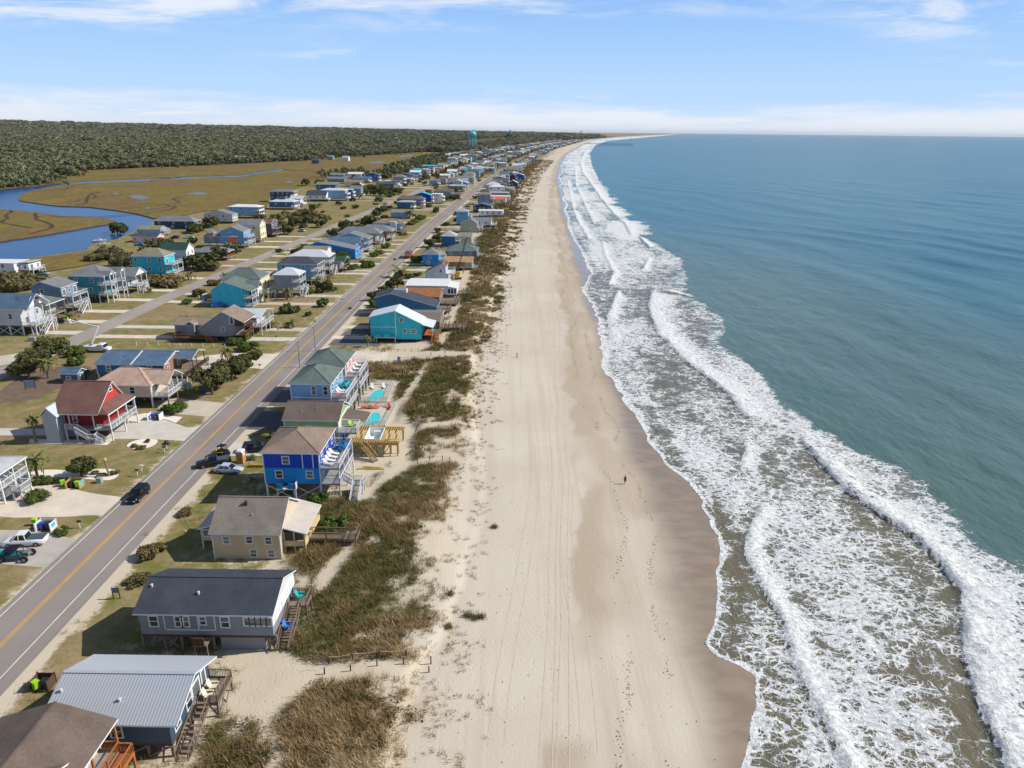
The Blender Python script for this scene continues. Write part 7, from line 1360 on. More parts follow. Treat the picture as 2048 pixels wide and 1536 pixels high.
# ---------------------------------------------------------------- bins, enclosures, mailboxes, posts
def cart(X, Y, col, label, rz=0, group='wheelie bins', z=0):
    e = empty('wheelie_bin', (X, Y, z), rz, label, 'bin', group); c = paint('bin_%d_%d_%d' % col, col, .5)
    put('body', shared(('bin', col), lambda: loft(MB(), [(-.27, [(-.25, .05), (-.31, 1.0), (.31, 1.0), (.25, .05)]), (.27, [(-.25, .05), (-.31, 1.0), (.31, 1.0), (.25, .05)])]).mesh('body', c)), e); put('lid', shared(('lid', col), lambda: MB().prism([(-.34, 1.0), (.36, 1.0), (.3, 1.08), (-.3, 1.1)], 'y', -.34, .34).mesh('lid', c)), e)
    for s in (-.28, .28): put('wheel', shared(('bw',), lambda: MB().tube([(0, -.04, 0), (0, .04, 0)], [.13, .13], 10).mesh('wheel', TYRE)), e, (-.27, s, .13))
    return e
LIME = (150, 206, 40); BLU = (30, 76, 180); BLKB = (34, 36, 40)
def corral(X, Y, w, d, mat, label, rz=0, art=False):
    e = empty('bin_enclosure', (X, Y, 0), rz, label, 'enclosure'); 
    for nm, b in (('back_panel', (-w / 2, w / 2, d / 2 - .06, d / 2, 0, 1.25)), ('side_panel', (-w / 2, -w / 2 + .06, -d / 2, d / 2 - .062, 0, 1.25)), ('side_panel', (w / 2 - .06, w / 2, -d / 2, d / 2 - .062, 0, 1.25))): MB().box(*b).build(nm, mat, e)
    for a in (-w / 2, w / 2):
        for b in (-d / 2, d / 2): MB().box(a - .06, a + .06, b - .06, b + .06, 0, 1.35).build('post', mat, e)
    if art: MB().box(w / 2 + .002, w / 2 + .012, -d * .3, d * .3, .45, 1.05).build('painted_wave', paint('wave_cyan', (70, 186, 214), .5), e)
    return e
for x, y, w, d, mt, lab, bins, art in ((93, 1058, 2.2, 1.5, WHITE, 'white bin enclosure by the gravel lot with blue panel', ((-.55, BLU, 'blue bin inside the enclosure by the gravel lot'), (.35, BLKB, 'black bin inside the enclosure by the gravel lot')), True), (151, 974, 2.2, 1.5, WOODN, 'bare wood bin enclosure by the curved drive', ((-.5, BLKB, 'black bin inside the bare wood enclosure'), (.45, LIME, 'lime bin inside the bare wood enclosure')), True), (311, 838, 2.4, 1.7, WHITE, 'white bin corral beside the concrete drive', ((-.45, BLU, 'blue bin in the white bin corral'), (.5, BLKB, 'black bin in the white bin corral')), False), (88, 1374, 1.8, 1.4, WOODD, 'dark wood bin enclosure near the silver-roofed house', ((.3, BLKB, 'black bin in the dark wood enclosure'),), False), (746, 684, 2.2, 1.2, WHITE, 'white bin enclosure beside the turquoise house drive', ((-.4, LIME, 'lime bin by the turquoise house'), (.4, LIME, 'lime bin by the turquoise house')), False)):
    X, Y = PX(x, y); corral(X, Y, w, d, mt, lab, 0, art)
    for o, c, l in bins: cart(X + o, Y - .05, c, l, math.radians(90))
for x, y, c, l in ((71, 1050, LIME, 'lime bin beside the white enclosure by the gravel lot'), (127, 972, LIME, 'lime bin outside the bare wood enclosure'), (74, 1379, LIME, 'lime bin outside the dark wood enclosure'), (395, 782, LIME, 'lime bin under the big roadside hedge'), (406, 784, BLU, 'blue bin under the big roadside hedge'), (798, 722, BLU, 'blue bin at the beach access path'), (398, 598, LIME, 'lime bin by the second street drive'), (405, 599, BLU, 'blue bin by the second street drive'), (412, 600, (70, 44, 110), 'purple bin by the second street drive'), (573, 512, LIME, 'lime bin near the silver roofs'), (757, 498, LIME, 'lime bin on the lawn by the beach road')):
    cart(*PX(x, y), c, l, rnd.uniform(0, 3))
def mailbox(x, y, col, label):
    X, Y = PX(x, y); e = empty('mailbox', (X, Y, 0), math.radians(90), label, 'mailbox', 'roadside mailboxes'); put('post', shared(('mbp',), lambda: MB().box(-.05, .05, -.05, .05, -.2, 1.0).mesh('post', WHITE)), e); pr = [(-.13, 1.0), (.13, 1.0), (.13, 1.15), (.08, 1.24), (-.08, 1.24), (-.13, 1.15)]; put('box', shared(('mbb', col), lambda: MB().prism(pr, 'y', -.3, .25).mesh('box', paint('mail_%d' % col[0], col, .5))), e)
for x, y, c, l in ((160, 1056, (30, 30, 32), 'black mailbox on white post near the gravel lot'), (275, 952, (34, 34, 36), 'black mailbox on white post by the lawn'), (284, 943, (226, 226, 224), 'white mailbox on white post by the lawn'), (329, 905, (36, 36, 38), 'black mailbox by the lawn corner, lower of the pair'), (334, 898, (38, 38, 40), 'black mailbox by the lawn corner, upper of the pair'), (520, 738, (32, 32, 34), 'black mailbox by the roadside hedge'), (553, 680, (35, 35, 36), 'black mailbox opposite the twin houses'), (630, 650, (33, 33, 34), 'black mailbox past the low juniper'), (610, 640, (40, 40, 42), 'black mailbox on the wide lawn'), (685, 605, (31, 31, 33), 'black mailbox near the picket rail')): mailbox(x, y, c, l)
def sign(x, y, col, label, w=.9, h=.7, z=.9, post=WOODD, name='notice_sign'):
    X, Y = PX(x, y); e = empty(name, (X, Y, 0), 0, label, 'sign')
    for s in (-w * .45, w * .45): MB().box(s - .05, s + .05, -.05, .05, -.2, z + h).build('post', post, e)
    MB().box(-w / 2, w / 2, -.08, -.05, z, z + h).build('board', post, e); MB().box(-w / 2 + .07, w / 2 - .07, -.1, -.085, z + .07, z + h - .07).build('panel', paint('panel_%d_%d' % (col[0], col[1]), col, .5), e)
sign(234, 1197, (60, 110, 140), 'dark wooden notice board with blue panel beside the charcoal-roofed house'); sign(88, 683, (70, 74, 78), 'small framed sign on the lawn of the second street', post=WHITE); sign(557, 664, (200, 206, 210), 'small white sign on the wide lawn', .7, .5, .7, WHITE)
X, Y = PX(66, 682); e = empty('utility_cabinet', (X, Y, 0), 0, 'grey-green utility cabinet on the lawn of the second street', 'cabinet'); MB().box(-.9, .9, -.5, .5, 0, 1.0).build('case', M('cabinet_green', (146, 160, 156), .5), e); MB().prism([(-.95, 1.0), (.95, 1.0), (.9, 1.12), (-.9, 1.12)], 'y', -.55, .55).build('lid', M('cabinet_green'), e)
X, Y = PX(200, 965); e = empty('utility_cabinet', (X, Y, 0), 0, 'grey-green utility box at the edge of the white gravel bed', 'cabinet'); MB().box(-.4, .4, -.35, .35, 0, .8).build('case', M('cabinet_green'), e); MB().prism([(-.44, .8), (.44, .8), (.4, .9), (-.4, .9)], 'y', -.38, .38).build('lid', M('cabinet_green'), e)
def pole(x, y, hgt, label, arm=0, col=METAL, name='utility_pole', grp=None):
    X, Y = PX(x, y); e = empty(name, (X, Y, 0), -curve_heading(Y), label, 'pole', grp); MB().tube([(0, 0, -.3), (0, 0, hgt)], [.14, .09], 8).build('shaft', col, e)
    if arm: MB().bar((0, 0, hgt - .1), (arm, 0, hgt + .25), .07).build('arm', col, e); MB().box(arm - .3 * (1 if arm > 0 else -1) - .15, arm + .2, -.12, .12, hgt + .2, hgt + .32).build('lamp_head', col, e)
pole(385, 765, 9.0, 'tall silver pole in front of the blue-roofed house'); pole(631, 702, 6.5, 'slim street lamp beside the pink twin house', -2.2, name='street_lamp'); pole(600, 735, 6.5, 'street lamp reaching over the road beside the blue twin house', -2.8, name='street_lamp'); pole(520, 715, 3, 'short dark marker post by the side street', col=WOODD, name='marker_post')
for i, yy in enumerate((330, 400, 470, 545, 620, 700, 790, 890, 1000)):
    X = -67 + float(cx(yy)); e = empty('utility_pole', (X, yy, 0), -curve_heading(yy), 'grey utility pole with lamp arm along the landward side of the beach road', 'pole', 'poles along the beach road'); put('shaft', shared(('up',), lambda: MB().tube([(0, 0, -.3), (0, 0, 9.5)], [.16, .1], 7).mesh('shaft', METAL)), e); put('arm', shared(('ua',), lambda: MB().bar((0, 0, 9.2), (2.4, 0, 9.6), .09).mesh('arm', METAL)), e)
# ---------------------------------------------------------------- post fences
def shed():
    X, Y = PX(150, 762); h = House(); h.lod = 0; h.root = empty('garden_shed', (X, Y, 0), -.03, 'small dark blue garden shed beside the long blue-roofed house', 'shed'); add_walls(h, -2.1, 1.8, -1.5, 1.5, 0, 2.3, siding((70, 96, 122)), 'gx', .9, .5, .3); add_roof(h, -2.4, 2.1, -1.8, 1.8, 2.3, 'gx', .9, roofmat('blue grey')); h.wb = (-2.1, 1.8, -1.5, 1.5); add_window(h, 'S', -.3, 1.3, .9, .6, 1); add_door(h, 'E', 0, .05)
    X, Y = PX(62, 778); e = empty('lattice_screen', (X, Y, 0), .1, 'pale blue-grey screen panel standing in the mulch yard', 'screen'); MB().box(-1.1, 1.1, -.05, .05, .3, 2.0).build('panel', M('screen_grey', (150, 164, 178), .7, .08, 2), e)
    for x in (-1.1, 1.1): MB().box(x - .06, x + .06, -.07, .07, -.2, 2.1).build('post', WOODD, e)
    a, b = PX(333, 772), PX(384, 778); e = empty('panel_fence', (*a, 0), math.atan2(b[1] - a[1], b[0] - a[0]), 'pale grey panel fence beside the beige house', 'fence'); L_ = math.dist(a, b); n = 4
    for i in range(n + 1): MB().box(L_ * i / n - .07, L_ * i / n + .07, -.07, .07, -.2, 1.7).build('post', WHITE, e)
    for i in range(n): MB().box(L_ * i / n + .08, L_ * (i + 1) / n - .08, -.03, .03, .1, 1.6).build('panel', M('fence_grey', (186, 190, 196), .7, .05, 2), e)
shed()
def post_fence(px, label, hgt=1.0, rope=True, mat=WOODD, w=.12, name='post_fence', n=None):
    e = empty(name, (*PX(*px[0]), 0), 0, label, 'fence'); o = e.location; pts = [PX(*p) for p in px]
    if n: pts = [(pts[0][0] + (pts[-1][0] - pts[0][0]) * i / (n - 1), pts[0][1] + (pts[-1][1] - pts[0][1]) * i / (n - 1)) for i in range(n)]
    me = MB().box(-w / 2, w / 2, -w / 2, w / 2, -.3, hgt).mesh('post', mat); L = []
    for p in pts: z = float(zland(*p)); put('post', me, e, (p[0] - o.x, p[1] - o.y, z)); L.append(Vector((p[0] - o.x, p[1] - o.y, z + hgt - .1)))
    if rope:
        for a, b in zip(L[:-1], L[1:]): mid = (a + b) / 2 - Vector((0, 0, .14)); MB().bar(a, mid, .045).bar(mid, b, .045).build('rope', M('rope', (196, 172, 140), .9), e)
post_fence([(658, 1335), (706, 1330), (760, 1326), (813, 1323), (862, 1328)], 'roped post fence on the dune side of the sandy walkway'); post_fence([(650, 1355), (702, 1350), (755, 1342), (808, 1337), (858, 1345)], 'lower row of dark posts along the sandy walkway', .8, False)
post_fence([(835, 932), (860, 927), (885, 926), (900, 930)], 'short roped fence at the blue house walkway'); post_fence([(829, 802), (848, 806), (870, 800), (900, 796), (950, 790)], 'roped fence across the dune by the pools'); post_fence([(715, 702), (850, 705)], 'row of low posts between turquoise house and beach access', .8, True, WOODG, .1, n=11); post_fence([(746, 736), (760, 736), (775, 730), (800, 722), (830, 722), (862, 716), (890, 712), (930, 710), (958, 716)], 'roped posts along the beach access path')
post_fence([(273, 690), (450, 694)], 'line of short white posts behind the blue-roofed house', .8, False, WHITE, .14, n=9); post_fence([(520, 622), (560, 624), (600, 622), (620, 618), (645, 605), (655, 595)], 'low white post rail on the wide lawn', .8, True, WHITE, .12); post_fence([(620, 606), (655, 603)], 'white picket rail by the dark clipped bush', .9, True, WHITE, .14, n=5); post_fence([(640, 585), (680, 588)], 'white picket rail by the silver hip roofs', .9, True, WHITE, .14, n=5)
for x, y, h_, l in ((1034, 713, 1.3, 'lone post standing on the open beach'), (1062, 478, 1.8, 'far lone post standing on the open beach')): X, Y = PX(x, y); e = empty('beach_post', (X, Y, float(zland(X, Y))), 0, l, 'post'); MB().tube([(0, 0, -.3), (0, 0, h_)], [.12, .1], 8).build('shaft', WOODD, e); MB().lathe([(.13, h_ - .15), (.13, h_), (0, h_ + .02)], 8).build('cap', WOODG, e)
# ---------------------------------------------------------------- pools
POOLW = water_mat('pool_water', (60, 196, 206), .05, 2.0); POOLD = water_mat('pool_deep', (24, 168, 186), .05, 2.0); PATIO = M('patio_concrete', (196, 184, 168), .9, .08, 1)
def pool(fpx, ppx, dpx, lab, flab):
    fp = poly(fpx); sheet('pool_patio', fp, .055, PATIO, world=True); pts = smooth_poly(poly(ppx), 2); cxm = sum(p[0] for p in pts) / len(pts); cym = sum(p[1] for p in pts) / len(pts); e = empty('swimming_pool', (cxm, cym, .06), 0, lab, 'pool')
    rim = MB(); n = len(pts); o = [((p[0] - cxm) * 1.09, (p[1] - cym) * 1.09) for p in pts]; i_ = [(p[0] - cxm, p[1] - cym) for p in pts]
    for k in range(n): j = (k + 1) % n; rim.quad([(*o[k], .05), (*o[j], .05), (*i_[j], .05), (*i_[k], .05)][::-1]); rim.quad([(*o[k], 0), (*o[j], 0), (*o[j], .05), (*o[k], .05)])
    rim.build('rim', CONC, e); w = MB(); w.quad([(*p, .02) for p in i_]); w.build('water', POOLW, e); dp = smooth_poly([(p[0] - cxm, p[1] - cym) for p in poly(dpx)], 2); MB().quad([(*p, .026) for p in dp]).build('deep_water', POOLD, e)
    e = empty('pool_fence', (*fp[0], .05), 0, flab, 'fence')
    for a, b in zip(fp, fp[1:] + fp[:1]):
        L = math.dist(a, b); n = max(1, int(round(L / 1.9)))
        for k in range(n):
            p = (a[0] + (b[0] - a[0]) * k / n - fp[0][0], a[1] + (b[1] - a[1]) * k / n - fp[0][1]); q = (a[0] + (b[0] - a[0]) * (k + 1) / n - fp[0][0], a[1] + (b[1] - a[1]) * (k + 1) / n - fp[0][1]); put('post', shared(('pfp',), lambda: MB().box(-.06, .06, -.06, .06, 0, 1.3).mesh('post', WHITE)), e, (*p, 0)); m = MB(); m.bar((*p, .15), (*q, .15), .05, .08).bar((*p, 1.15), (*q, 1.15), .05, .08)
            for t in range(1, 10): x = p[0] + (q[0] - p[0]) * t / 10; y = p[1] + (q[1] - p[1]) * t / 10; m.bar((x, y, .1), (x, y, 1.22), .07, .03)
            m.build('picket_panel', WHITE, e)
pool([(735, 769), (786, 771), (774, 805), (716, 804)], [(735, 800), (740, 790), (750, 783), (762, 779), (770, 784), (764, 793), (755, 801), (742, 805)], [(757, 803), (760, 793), (768, 788), (766, 781), (770, 784), (764, 795)], 'turquoise kidney-shaped pool below the twin houses', 'white picket fence round the kidney-shaped pool')
pool([(716, 812), (790, 814), (770, 853), (706, 853)], [(726, 852), (734, 838), (744, 827), (756, 825), (762, 832), (760, 843), (748, 853)], [(732, 851), (742, 846), (758, 842), (760, 847), (750, 853)], 'turquoise oval pool beside the light green house', 'white picket fence round the oval pool')
# ---------------------------------------------------------------- raised pool deck under construction
ZT = 2.7; A = P(704, 884, ZT); B = P(794, 889, ZT); Cc = P(808, 855, ZT); wd = B[0] - A[0]; dd = Cc[1] - B[1]; e = empty('deck_frame', (A[0], A[1], 0), 0, 'unfinished yellow timber deck frame around a white pool shell', 'deck')
s0 = P(724, 886, ZT)[0] - A[0]; s1 = P(757, 886, ZT)[0] - A[0]; t0 = 1.2; t1 = dd - 1.0; me = MB().box(-.045, .045, 0, dd, ZT - .24, ZT).mesh('joist', WOODN); mea = MB().box(-.045, .045, 0, t0 - .1, ZT - .24, ZT).mesh('joist', WOODN); meb = MB().box(-.045, .045, t1 + .1, dd, ZT - .24, ZT).mesh('joist', WOODN); x = .05
while x < wd:
    if s0 - .05 < x < s1 + .05: put('joist', mea, e, (x, 0, 0)); put('joist', meb, e, (x, 0, 0))
    else: put('joist', me, e, (x, 0, 0))
    x += .42
for y in (0, t0 - .1, t1 + .1, dd): MB().box(-.1, wd + .1, y - .07, y + .07, ZT - .55, ZT - .25).build('beam', WOODN, e)
MB().box(-.05, wd + .05, -.12, -.08, ZT - .4, ZT + .02).build('rim_board', WOODN, e)
for i in range(7):
    for y in (.1, t0, t1, dd - .1): put('post', shared(('cpost',), lambda: MB().box(-.09, .09, -.09, .09, -.3, ZT - .5).mesh('post', WOODN)), e, (.15 + (wd - .3) * i / 6, y, 0))
for i in range(0, 6, 2): a = .15 + (wd - .3) * i / 6; b = .15 + (wd - .3) * (i + 1) / 6; MB().bar((a, .1, .2), (b, .1, ZT - .6), .08, .14).build('brace', WOODN, e)
hh = House(); hh.lod = 1; hh.root = e; add_stair(hh, (s0 + .2, -.4), (.75, -.6), ZT - .6, .1, 1.0, WOODG, WOODN, run=3.2)
ps = empty('pool_shell', (A[0] + s0, A[1] + t0, 0), 0, 'empty white fibreglass pool shell set in the timber deck frame', 'pool'); W2, D2 = s1 - s0, t1 - t0; SHELL = M('gelcoat_white', (228, 232, 234), .3, .03); m = MB()
m.box(0, W2, 0, D2, ZT - 1.5, ZT - 1.45); m.box(0, .1, 0, D2, ZT - 1.45, ZT + .06).box(W2 - .1, W2, 0, D2, ZT - 1.45, ZT + .06).box(.1, W2 - .1, 0, .1, ZT - 1.45, ZT + .06).box(.1, W2 - .1, D2 - .1, D2, ZT - 1.45, ZT + .06); m.build('shell', SHELL, ps)
for i in range(4): MB().box(.1, .75 - i * .05, .4 + i * .75, .95 + i * .75, ZT - 1.45, ZT - .45).build('step', SHELL, ps)
MB().box(.9, W2 - .3, D2 - .7, D2 - .1, ZT - 1.45, ZT - .5).build('bench', SHELL, ps)
for i, (x, y, r) in enumerate(((730, 938, 5), (742, 935, -8), (748, 939, 3), (820, 905, 70))): X, Y = PX(x, y); e = empty('loose_plank', (X, Y, .02), math.radians(r), 'loose lumber planks lying on the sand by the timber deck frame', 'planks', 'loose planks on the sand'); MB().box(-1.5, 1.5, -.15, .0, .03, .1).build('plank', WOODN if i < 3 else WOODG, e); MB().box(-1.2, 1.7, .05, .22, .03, .1).build('plank', WOODN if i < 3 else WOODG, e)
# ---------------------------------------------------------------- deck furniture
def world_of(h, p):
    c, s = math.cos(h.root.rotation_euler.z), math.sin(h.root.rotation_euler.z); o = h.root.location; return (o.x + c * p[0] - s * p[1], o.y + s * p[0] + c * p[1], p[2])
def lounger(loc, rz, col, label, group=None):
    e = empty('lounge_chair', loc, rz, label, 'chair', group); mt = paint('chair_%d_%d_%d' % col, col, .5); put('seat', shared(('ls', col), lambda: MB().box(-.3, .3, -.9, .3, .3, .38).mesh('seat', mt)), e); put('backrest', shared(('lb', col), lambda: MB().prism([(.3, .34), (.36, .34), (.85, .95), (.79, .98)], 'x', -.3, .3).mesh('backrest', mt)), e)
    for x in (-.26, .26):
        for y in (-.8, .25): put('leg', shared(('ll', col), lambda: MB().box(-.03, .03, -.03, .03, 0, .3).mesh('leg', mt)), e, (x, y, 0))
def adirondack(loc, rz, col, label, group=None):
    e = empty('slatted_armchair', loc, rz, label, 'chair', group); mt = paint('chair_%d_%d_%d' % col, col, .5); put('seat', shared(('as', col), lambda: MB().prism([(-.35, .38), (.3, .26), (.3, .31), (-.35, .43)], 'x', -.3, .3).mesh('seat', mt)), e); put('backrest', shared(('ab', col), lambda: MB().prism([(.25, .28), (.31, .28), (.62, 1.05), (.56, 1.05)], 'x', -.32, .32).mesh('backrest', mt)), e)
    for x in (-.36, .36): put('armrest', shared(('aa', col), lambda: MB().box(-.07, .07, -.4, .4, .6, .64).mesh('armrest', mt)), e, (x, 0, 0)); put('leg', shared(('al', col), lambda: MB().box(-.04, .04, -.38, -.3, 0, .6).box(-.04, .04, .28, .36, 0, .6).mesh('leg', mt)), e, (x, 0, 0))
def round_table(loc, col, label):
    e = empty('round_table', loc, 0, label, 'table'); mt = paint('chair_%d_%d_%d' % col, col, .5); MB().lathe([(0, .70), (.65, .70), (.65, .75), (0, .75)], 20).build('tabletop', mt, e); MB().lathe([(.35, 0), (.35, .05), (.06, .08), (.06, .7)], 12).build('pedestal', mt, e)
TEALC = (36, 170, 172); WC = (226, 228, 230); ORG = (214, 96, 56); REDC = (196, 60, 52)
wx0, wx1, wy0, wy1 = BLUE.wb; z2 = BLUE.zf + (BLUE.ze - BLUE.zf) / 2
for i in range(4): lounger(world_of(BLUE, (wx1 + 1.0, wy0 + 1.2 + i * 1.25, z2)), math.radians(70), WC, 'white lounge chair on the upper deck of the blue house', 'white loungers on the blue house deck')
round_table(world_of(BLUE, (wx1 + 1.9, wy1 - 2.0, z2)), (40, 160, 190), 'round teal table on the upper deck of the blue house')
for a in (0, 1.57, 3.14, 4.71): adirondack(world_of(BLUE, (wx1 + 1.9 + .95 * math.cos(a), wy1 - 2.0 + .95 * math.sin(a), z2)), a + math.pi / 2, (30, 120, 190), 'blue chair around the teal table of the blue house', 'chairs around the teal table')
u = empty('patio_umbrella', world_of(BLUE, (wx1 + 1.9, wy1 - 1.0, z2)), 0, 'closed royal blue umbrella on the upper deck of the blue house', 'umbrella'); MB().tube([(0, 0, 0), (0, 0, 2.5)], [.03, .03], 8).build('pole', WHITE, u); MB().lathe([(.02, 2.45), (.16, 2.1), (.2, 1.3), (.12, 1.0), (.03, 1.0)], 10).build('canopy', paint('umbrella_blue', (16, 54, 168), .7), u); MB().lathe([(.3, 0), (.3, .08), (.05, .12)], 10).build('base', METAL, u)
wx0, wx1, wy0, wy1 = TW1.wb; z2 = TW1.zf + (TW1.ze - TW1.zf) / 2; round_table(world_of(TW1, (wx1 + 1.4, wy1 - 3.2, z2)), TEALC, 'round teal table on the light blue twin house deck')
for a in (0, 1.05, 2.1, 3.14, 4.2, 5.25): adirondack(world_of(TW1, (wx1 + 1.4 + 1.0 * math.cos(a), wy1 - 3.2 + 1.1 * math.sin(a), z2)), a + math.pi / 2, TEALC, 'teal slatted chair on the light blue twin house deck', 'teal chairs on the twin house deck')
for i, c in enumerate((REDC, WC, WC)): lounger(world_of(TW1, (wx1 + 1.3, wy0 + 1.0 + i * 1.2, z2)), math.radians(80), c, ('red' if i == 0 else 'white') + ' lounge chair on the light blue twin house deck', 'loungers on the twin house deck')
wx0, wx1, wy0, wy1 = TW2.wb; z2 = TW2.zf + (TW2.ze - TW2.zf) / 2
for i in range(3): lounger(world_of(TW2, (wx1 + 1.4, wy0 + 2 + i * 2.4, z2)), math.radians(80), WC, 'white lounge chair on the pink twin house deck', 'loungers on the pink house deck')
for x, y, c, l in ((745, 777, WC, 'white lounger beside the kidney-shaped pool, nearer the house'), (768, 776, WC, 'white lounger in the far corner of the kidney-shaped pool yard'), (726, 818, ORG, 'orange lounger nearest the porch by the oval pool'), (738, 818, ORG, 'orange lounger in the middle of the row by the oval pool'), (750, 817, ORG, 'orange lounger at the end of the row by the oval pool'), (779, 817, REDC, 'red lounger alone in the corner of the oval pool yard')): lounger((*PX(x, y), .055), math.radians(90 if c == ORG else 20), c, l)
wx0, wx1, wy0, wy1 = GREEN.wb; adirondack(world_of(GREEN, (wx1 + 2.2, -2.6, 2.7)), math.radians(60), LIME, 'lime slatted chair on the green house deck')
wx0, wx1, wy0, wy1 = CHAR.wb; adirondack(world_of(CHAR, (wx1 + 1.2, wy1 - 1.6, CHAR.zf + .3)), math.radians(90), TEALC, 'teal slatted chair on the stair landing of the charcoal-roofed house'); adirondack(world_of(CHAR, (wx1 + .8, wy1 - 5.45, 1.25)), math.radians(90), (60, 120, 200), 'blue folded chair on the mid landing of the charcoal-roofed house')
wx0, wx1, wy0, wy1 = SILVER.wb
for i in range(2): adirondack(world_of(SILVER, (wx1 + 1.1, wy0 + 5.6 + i * 1.2, SILVER.zf)), math.radians(90), (224, 214, 190), 'cream slatted chair on the silver-roofed house deck', 'cream chairs on the weathered deck')
wx0, wx1, wy0, wy1 = TURQ.wb
for i in range(2): adirondack(world_of(TURQ, (wx1 + 3.2, wy0 + 3 + i * 1.4, 1.9)), math.radians(90), TEALC, 'teal slatted chair on the turquoise house deck', 'teal chairs on the turquoise deck')
# ---------------------------------------------------------------- people
SKIN = M('skin', (198, 150, 124), .6, .05)
def person(loc, rz, shirt, shorts, hair, label, arms='down', hat=None):
    e = empty('person', loc, rz, label, 'person'); e.scale = (.93, .93, .93); J = [(0, 0, .95), (0, .01, 1.2), (0, 0, 1.42), (0, .02, 1.52), (0, .05, 1.64), (0, .04, 1.76)]; E = [(0, 1), (1, 2), (2, 3), (3, 4), (4, 5)]; Rr = [.13, .12, .1, .055, .085, .07]
    def chain(root, ps, rs):
        a = root
        for p, r in zip(ps, rs): J.append(p); Rr.append(r); E.append((a, len(J) - 1)); a = len(J) - 1
        return a
    for s in (-1, 1):
        st = .14 * s
        chain(0, [(s * .1, 0, .88), (s * .11, st + .04, .5), (s * .11, st - .04, .09), (s * .12, st + .1, .04)], [.1, .065, .042, .035])
        hnd = chain(2, [(s * .17, 0, 1.40), (s * .24, -.02 - st * .4, 1.14), (s * .25, .06 - st, .92), (s * .25, .09 - st, .86)] if arms == 'down' else [(s * .17, 0, 1.40), (s * .24, .12, 1.2), (s * .16, .36, 1.22), (s * .15, .42, 1.23)], [.06, .045, .032, .03]); hp = J[hnd]
        for k in range(4): chain(hnd, [(hp[0] + s * .005, hp[1] - .025 + k * .017, hp[2] - .05), (hp[0] - s * .005, hp[1] - .02 + k * .017, hp[2] - .085 + abs(k - 1.5) * .008)], [.009, .008])
        chain(hnd, [(hp[0] - s * .02, hp[1] + .045, hp[2] - .03)], [.009])
    me = bpy.data.meshes.new('body'); me.from_pydata(J, E, []); me.materials.append(SKIN); o = put('body', me, e); sk = o.modifiers.new('skin', 'SKIN'); me.skin_vertices.new() if not me.skin_vertices else None
    for v, r in zip(me.skin_vertices[0].data, Rr): v.radius = (r, r)
    me.skin_vertices[0].data[0].use_root = True; ss_ = o.modifiers.new('sub', 'SUBSURF'); ss_.levels = 1; ss_.render_levels = 1
    sm = paint('cloth_%d_%d_%d' % shirt, shirt, .9); pm = paint('cloth_%d_%d_%d' % shorts, shorts, .9); t = MB()
    def er(z, a, b, y=0): return [(a * math.cos(i * .7854), y + b * math.sin(i * .7854), z) for i in range(8)]
    def tubeR(rings, nm, mt):
        m = MB(); n = 0
        for r in rings: m.v += r
        for i in range(len(rings) - 1):
            for j in range(8): m.f.append((i * 8 + j, i * 8 + (j + 1) % 8, (i + 1) * 8 + (j + 1) % 8, (i + 1) * 8 + j)); m.m.append(0)
        m.build(nm, mt, e, True)
    tubeR([er(.86, .19, .14), er(1.1, .18, .13), er(1.36, .21, .13), er(1.46, .12, .09), er(1.49, .07, .07)], 'shirt', sm)
    for s in (-1, 1): MB().tube([(s * .15, 0, 1.42), (s * .25, -.02 if arms == 'down' else .1, 1.2)], [.075, .065], 8).build('sleeve', sm, e); MB().tube([(s * .095, 0, .94), (s * .11, .07 * s, .56)], [.125, .095], 8).build('shorts_leg', pm, e)
    tubeR([er(.84, .19, .14), er(.96, .185, .14)], 'shorts_waist', pm); MB().lathe([(.1, 1.66), (.105, 1.72), (.085, 1.8), (0, 1.83)], 10, (0, .02)).build('hair' if not hat else 'hard_hat', paint('hair_%d' % hair[0], hair, .7), e)
    MB().prism([(.12, 1.66), (.155, 1.64), (.12, 1.63)], 'x', -.012, .012).build('nose', SKIN, e)
    for s in (-.035, .035): MB().box(s - .012, s + .012, .118, .126, 1.685, 1.7).build('eye', BLACK, e)
    return e
X, Y = P(1250, 965, -.55); person((X, Y, float(zland(X, Y))), math.radians(185), (74, 58, 50), (44, 40, 44), (46, 34, 28), 'person in dark brown top and dark shorts walking along the beach')
person(WORKER_AT, math.radians(80), (190, 220, 60), (60, 62, 80), (230, 232, 230), 'worker in lime vest and white hard hat standing in the raised bucket', 'reach', True)
# ---------------------------------------------------------------- boats, rig, towers, pier
def boat(x, y, L, rz, hull, label, cover=None):
    X, Y = PX(x, y); e = empty('small_boat', (X, Y, .15), math.radians(rz), label, 'boat'); a = L / 2; hm = paint('hull_%d_%d' % (hull[0], hull[1]), hull, .4); w = L * .17
    loft(MB(), [(-a, [(-w, .8), (-w * .8, .1), (w * .8, .1), (w, .8)]), (a * .3, [(-w, .85), (-w * .7, .05), (w * .7, .05), (w, .85)]), (a * .8, [(-w * .5, .95), (-w * .2, .3), (w * .2, .3), (w * .5, .95)]), (a, [(-.05, 1.0), (-.04, .7), (.04, .7), (.05, 1.0)])]).build('hull', hm, e); MB().box(-a * .2, a * .2, -w * .5, w * .5, .8, 1.5).build('console', paint('console', (200, 206, 212), .4) if not cover else paint('cover_%d' % cover[2], cover, .7), e); MB().box(-a - .35, -a, -.2, .2, .3, 1.2).build('outboard', BLACK, e)
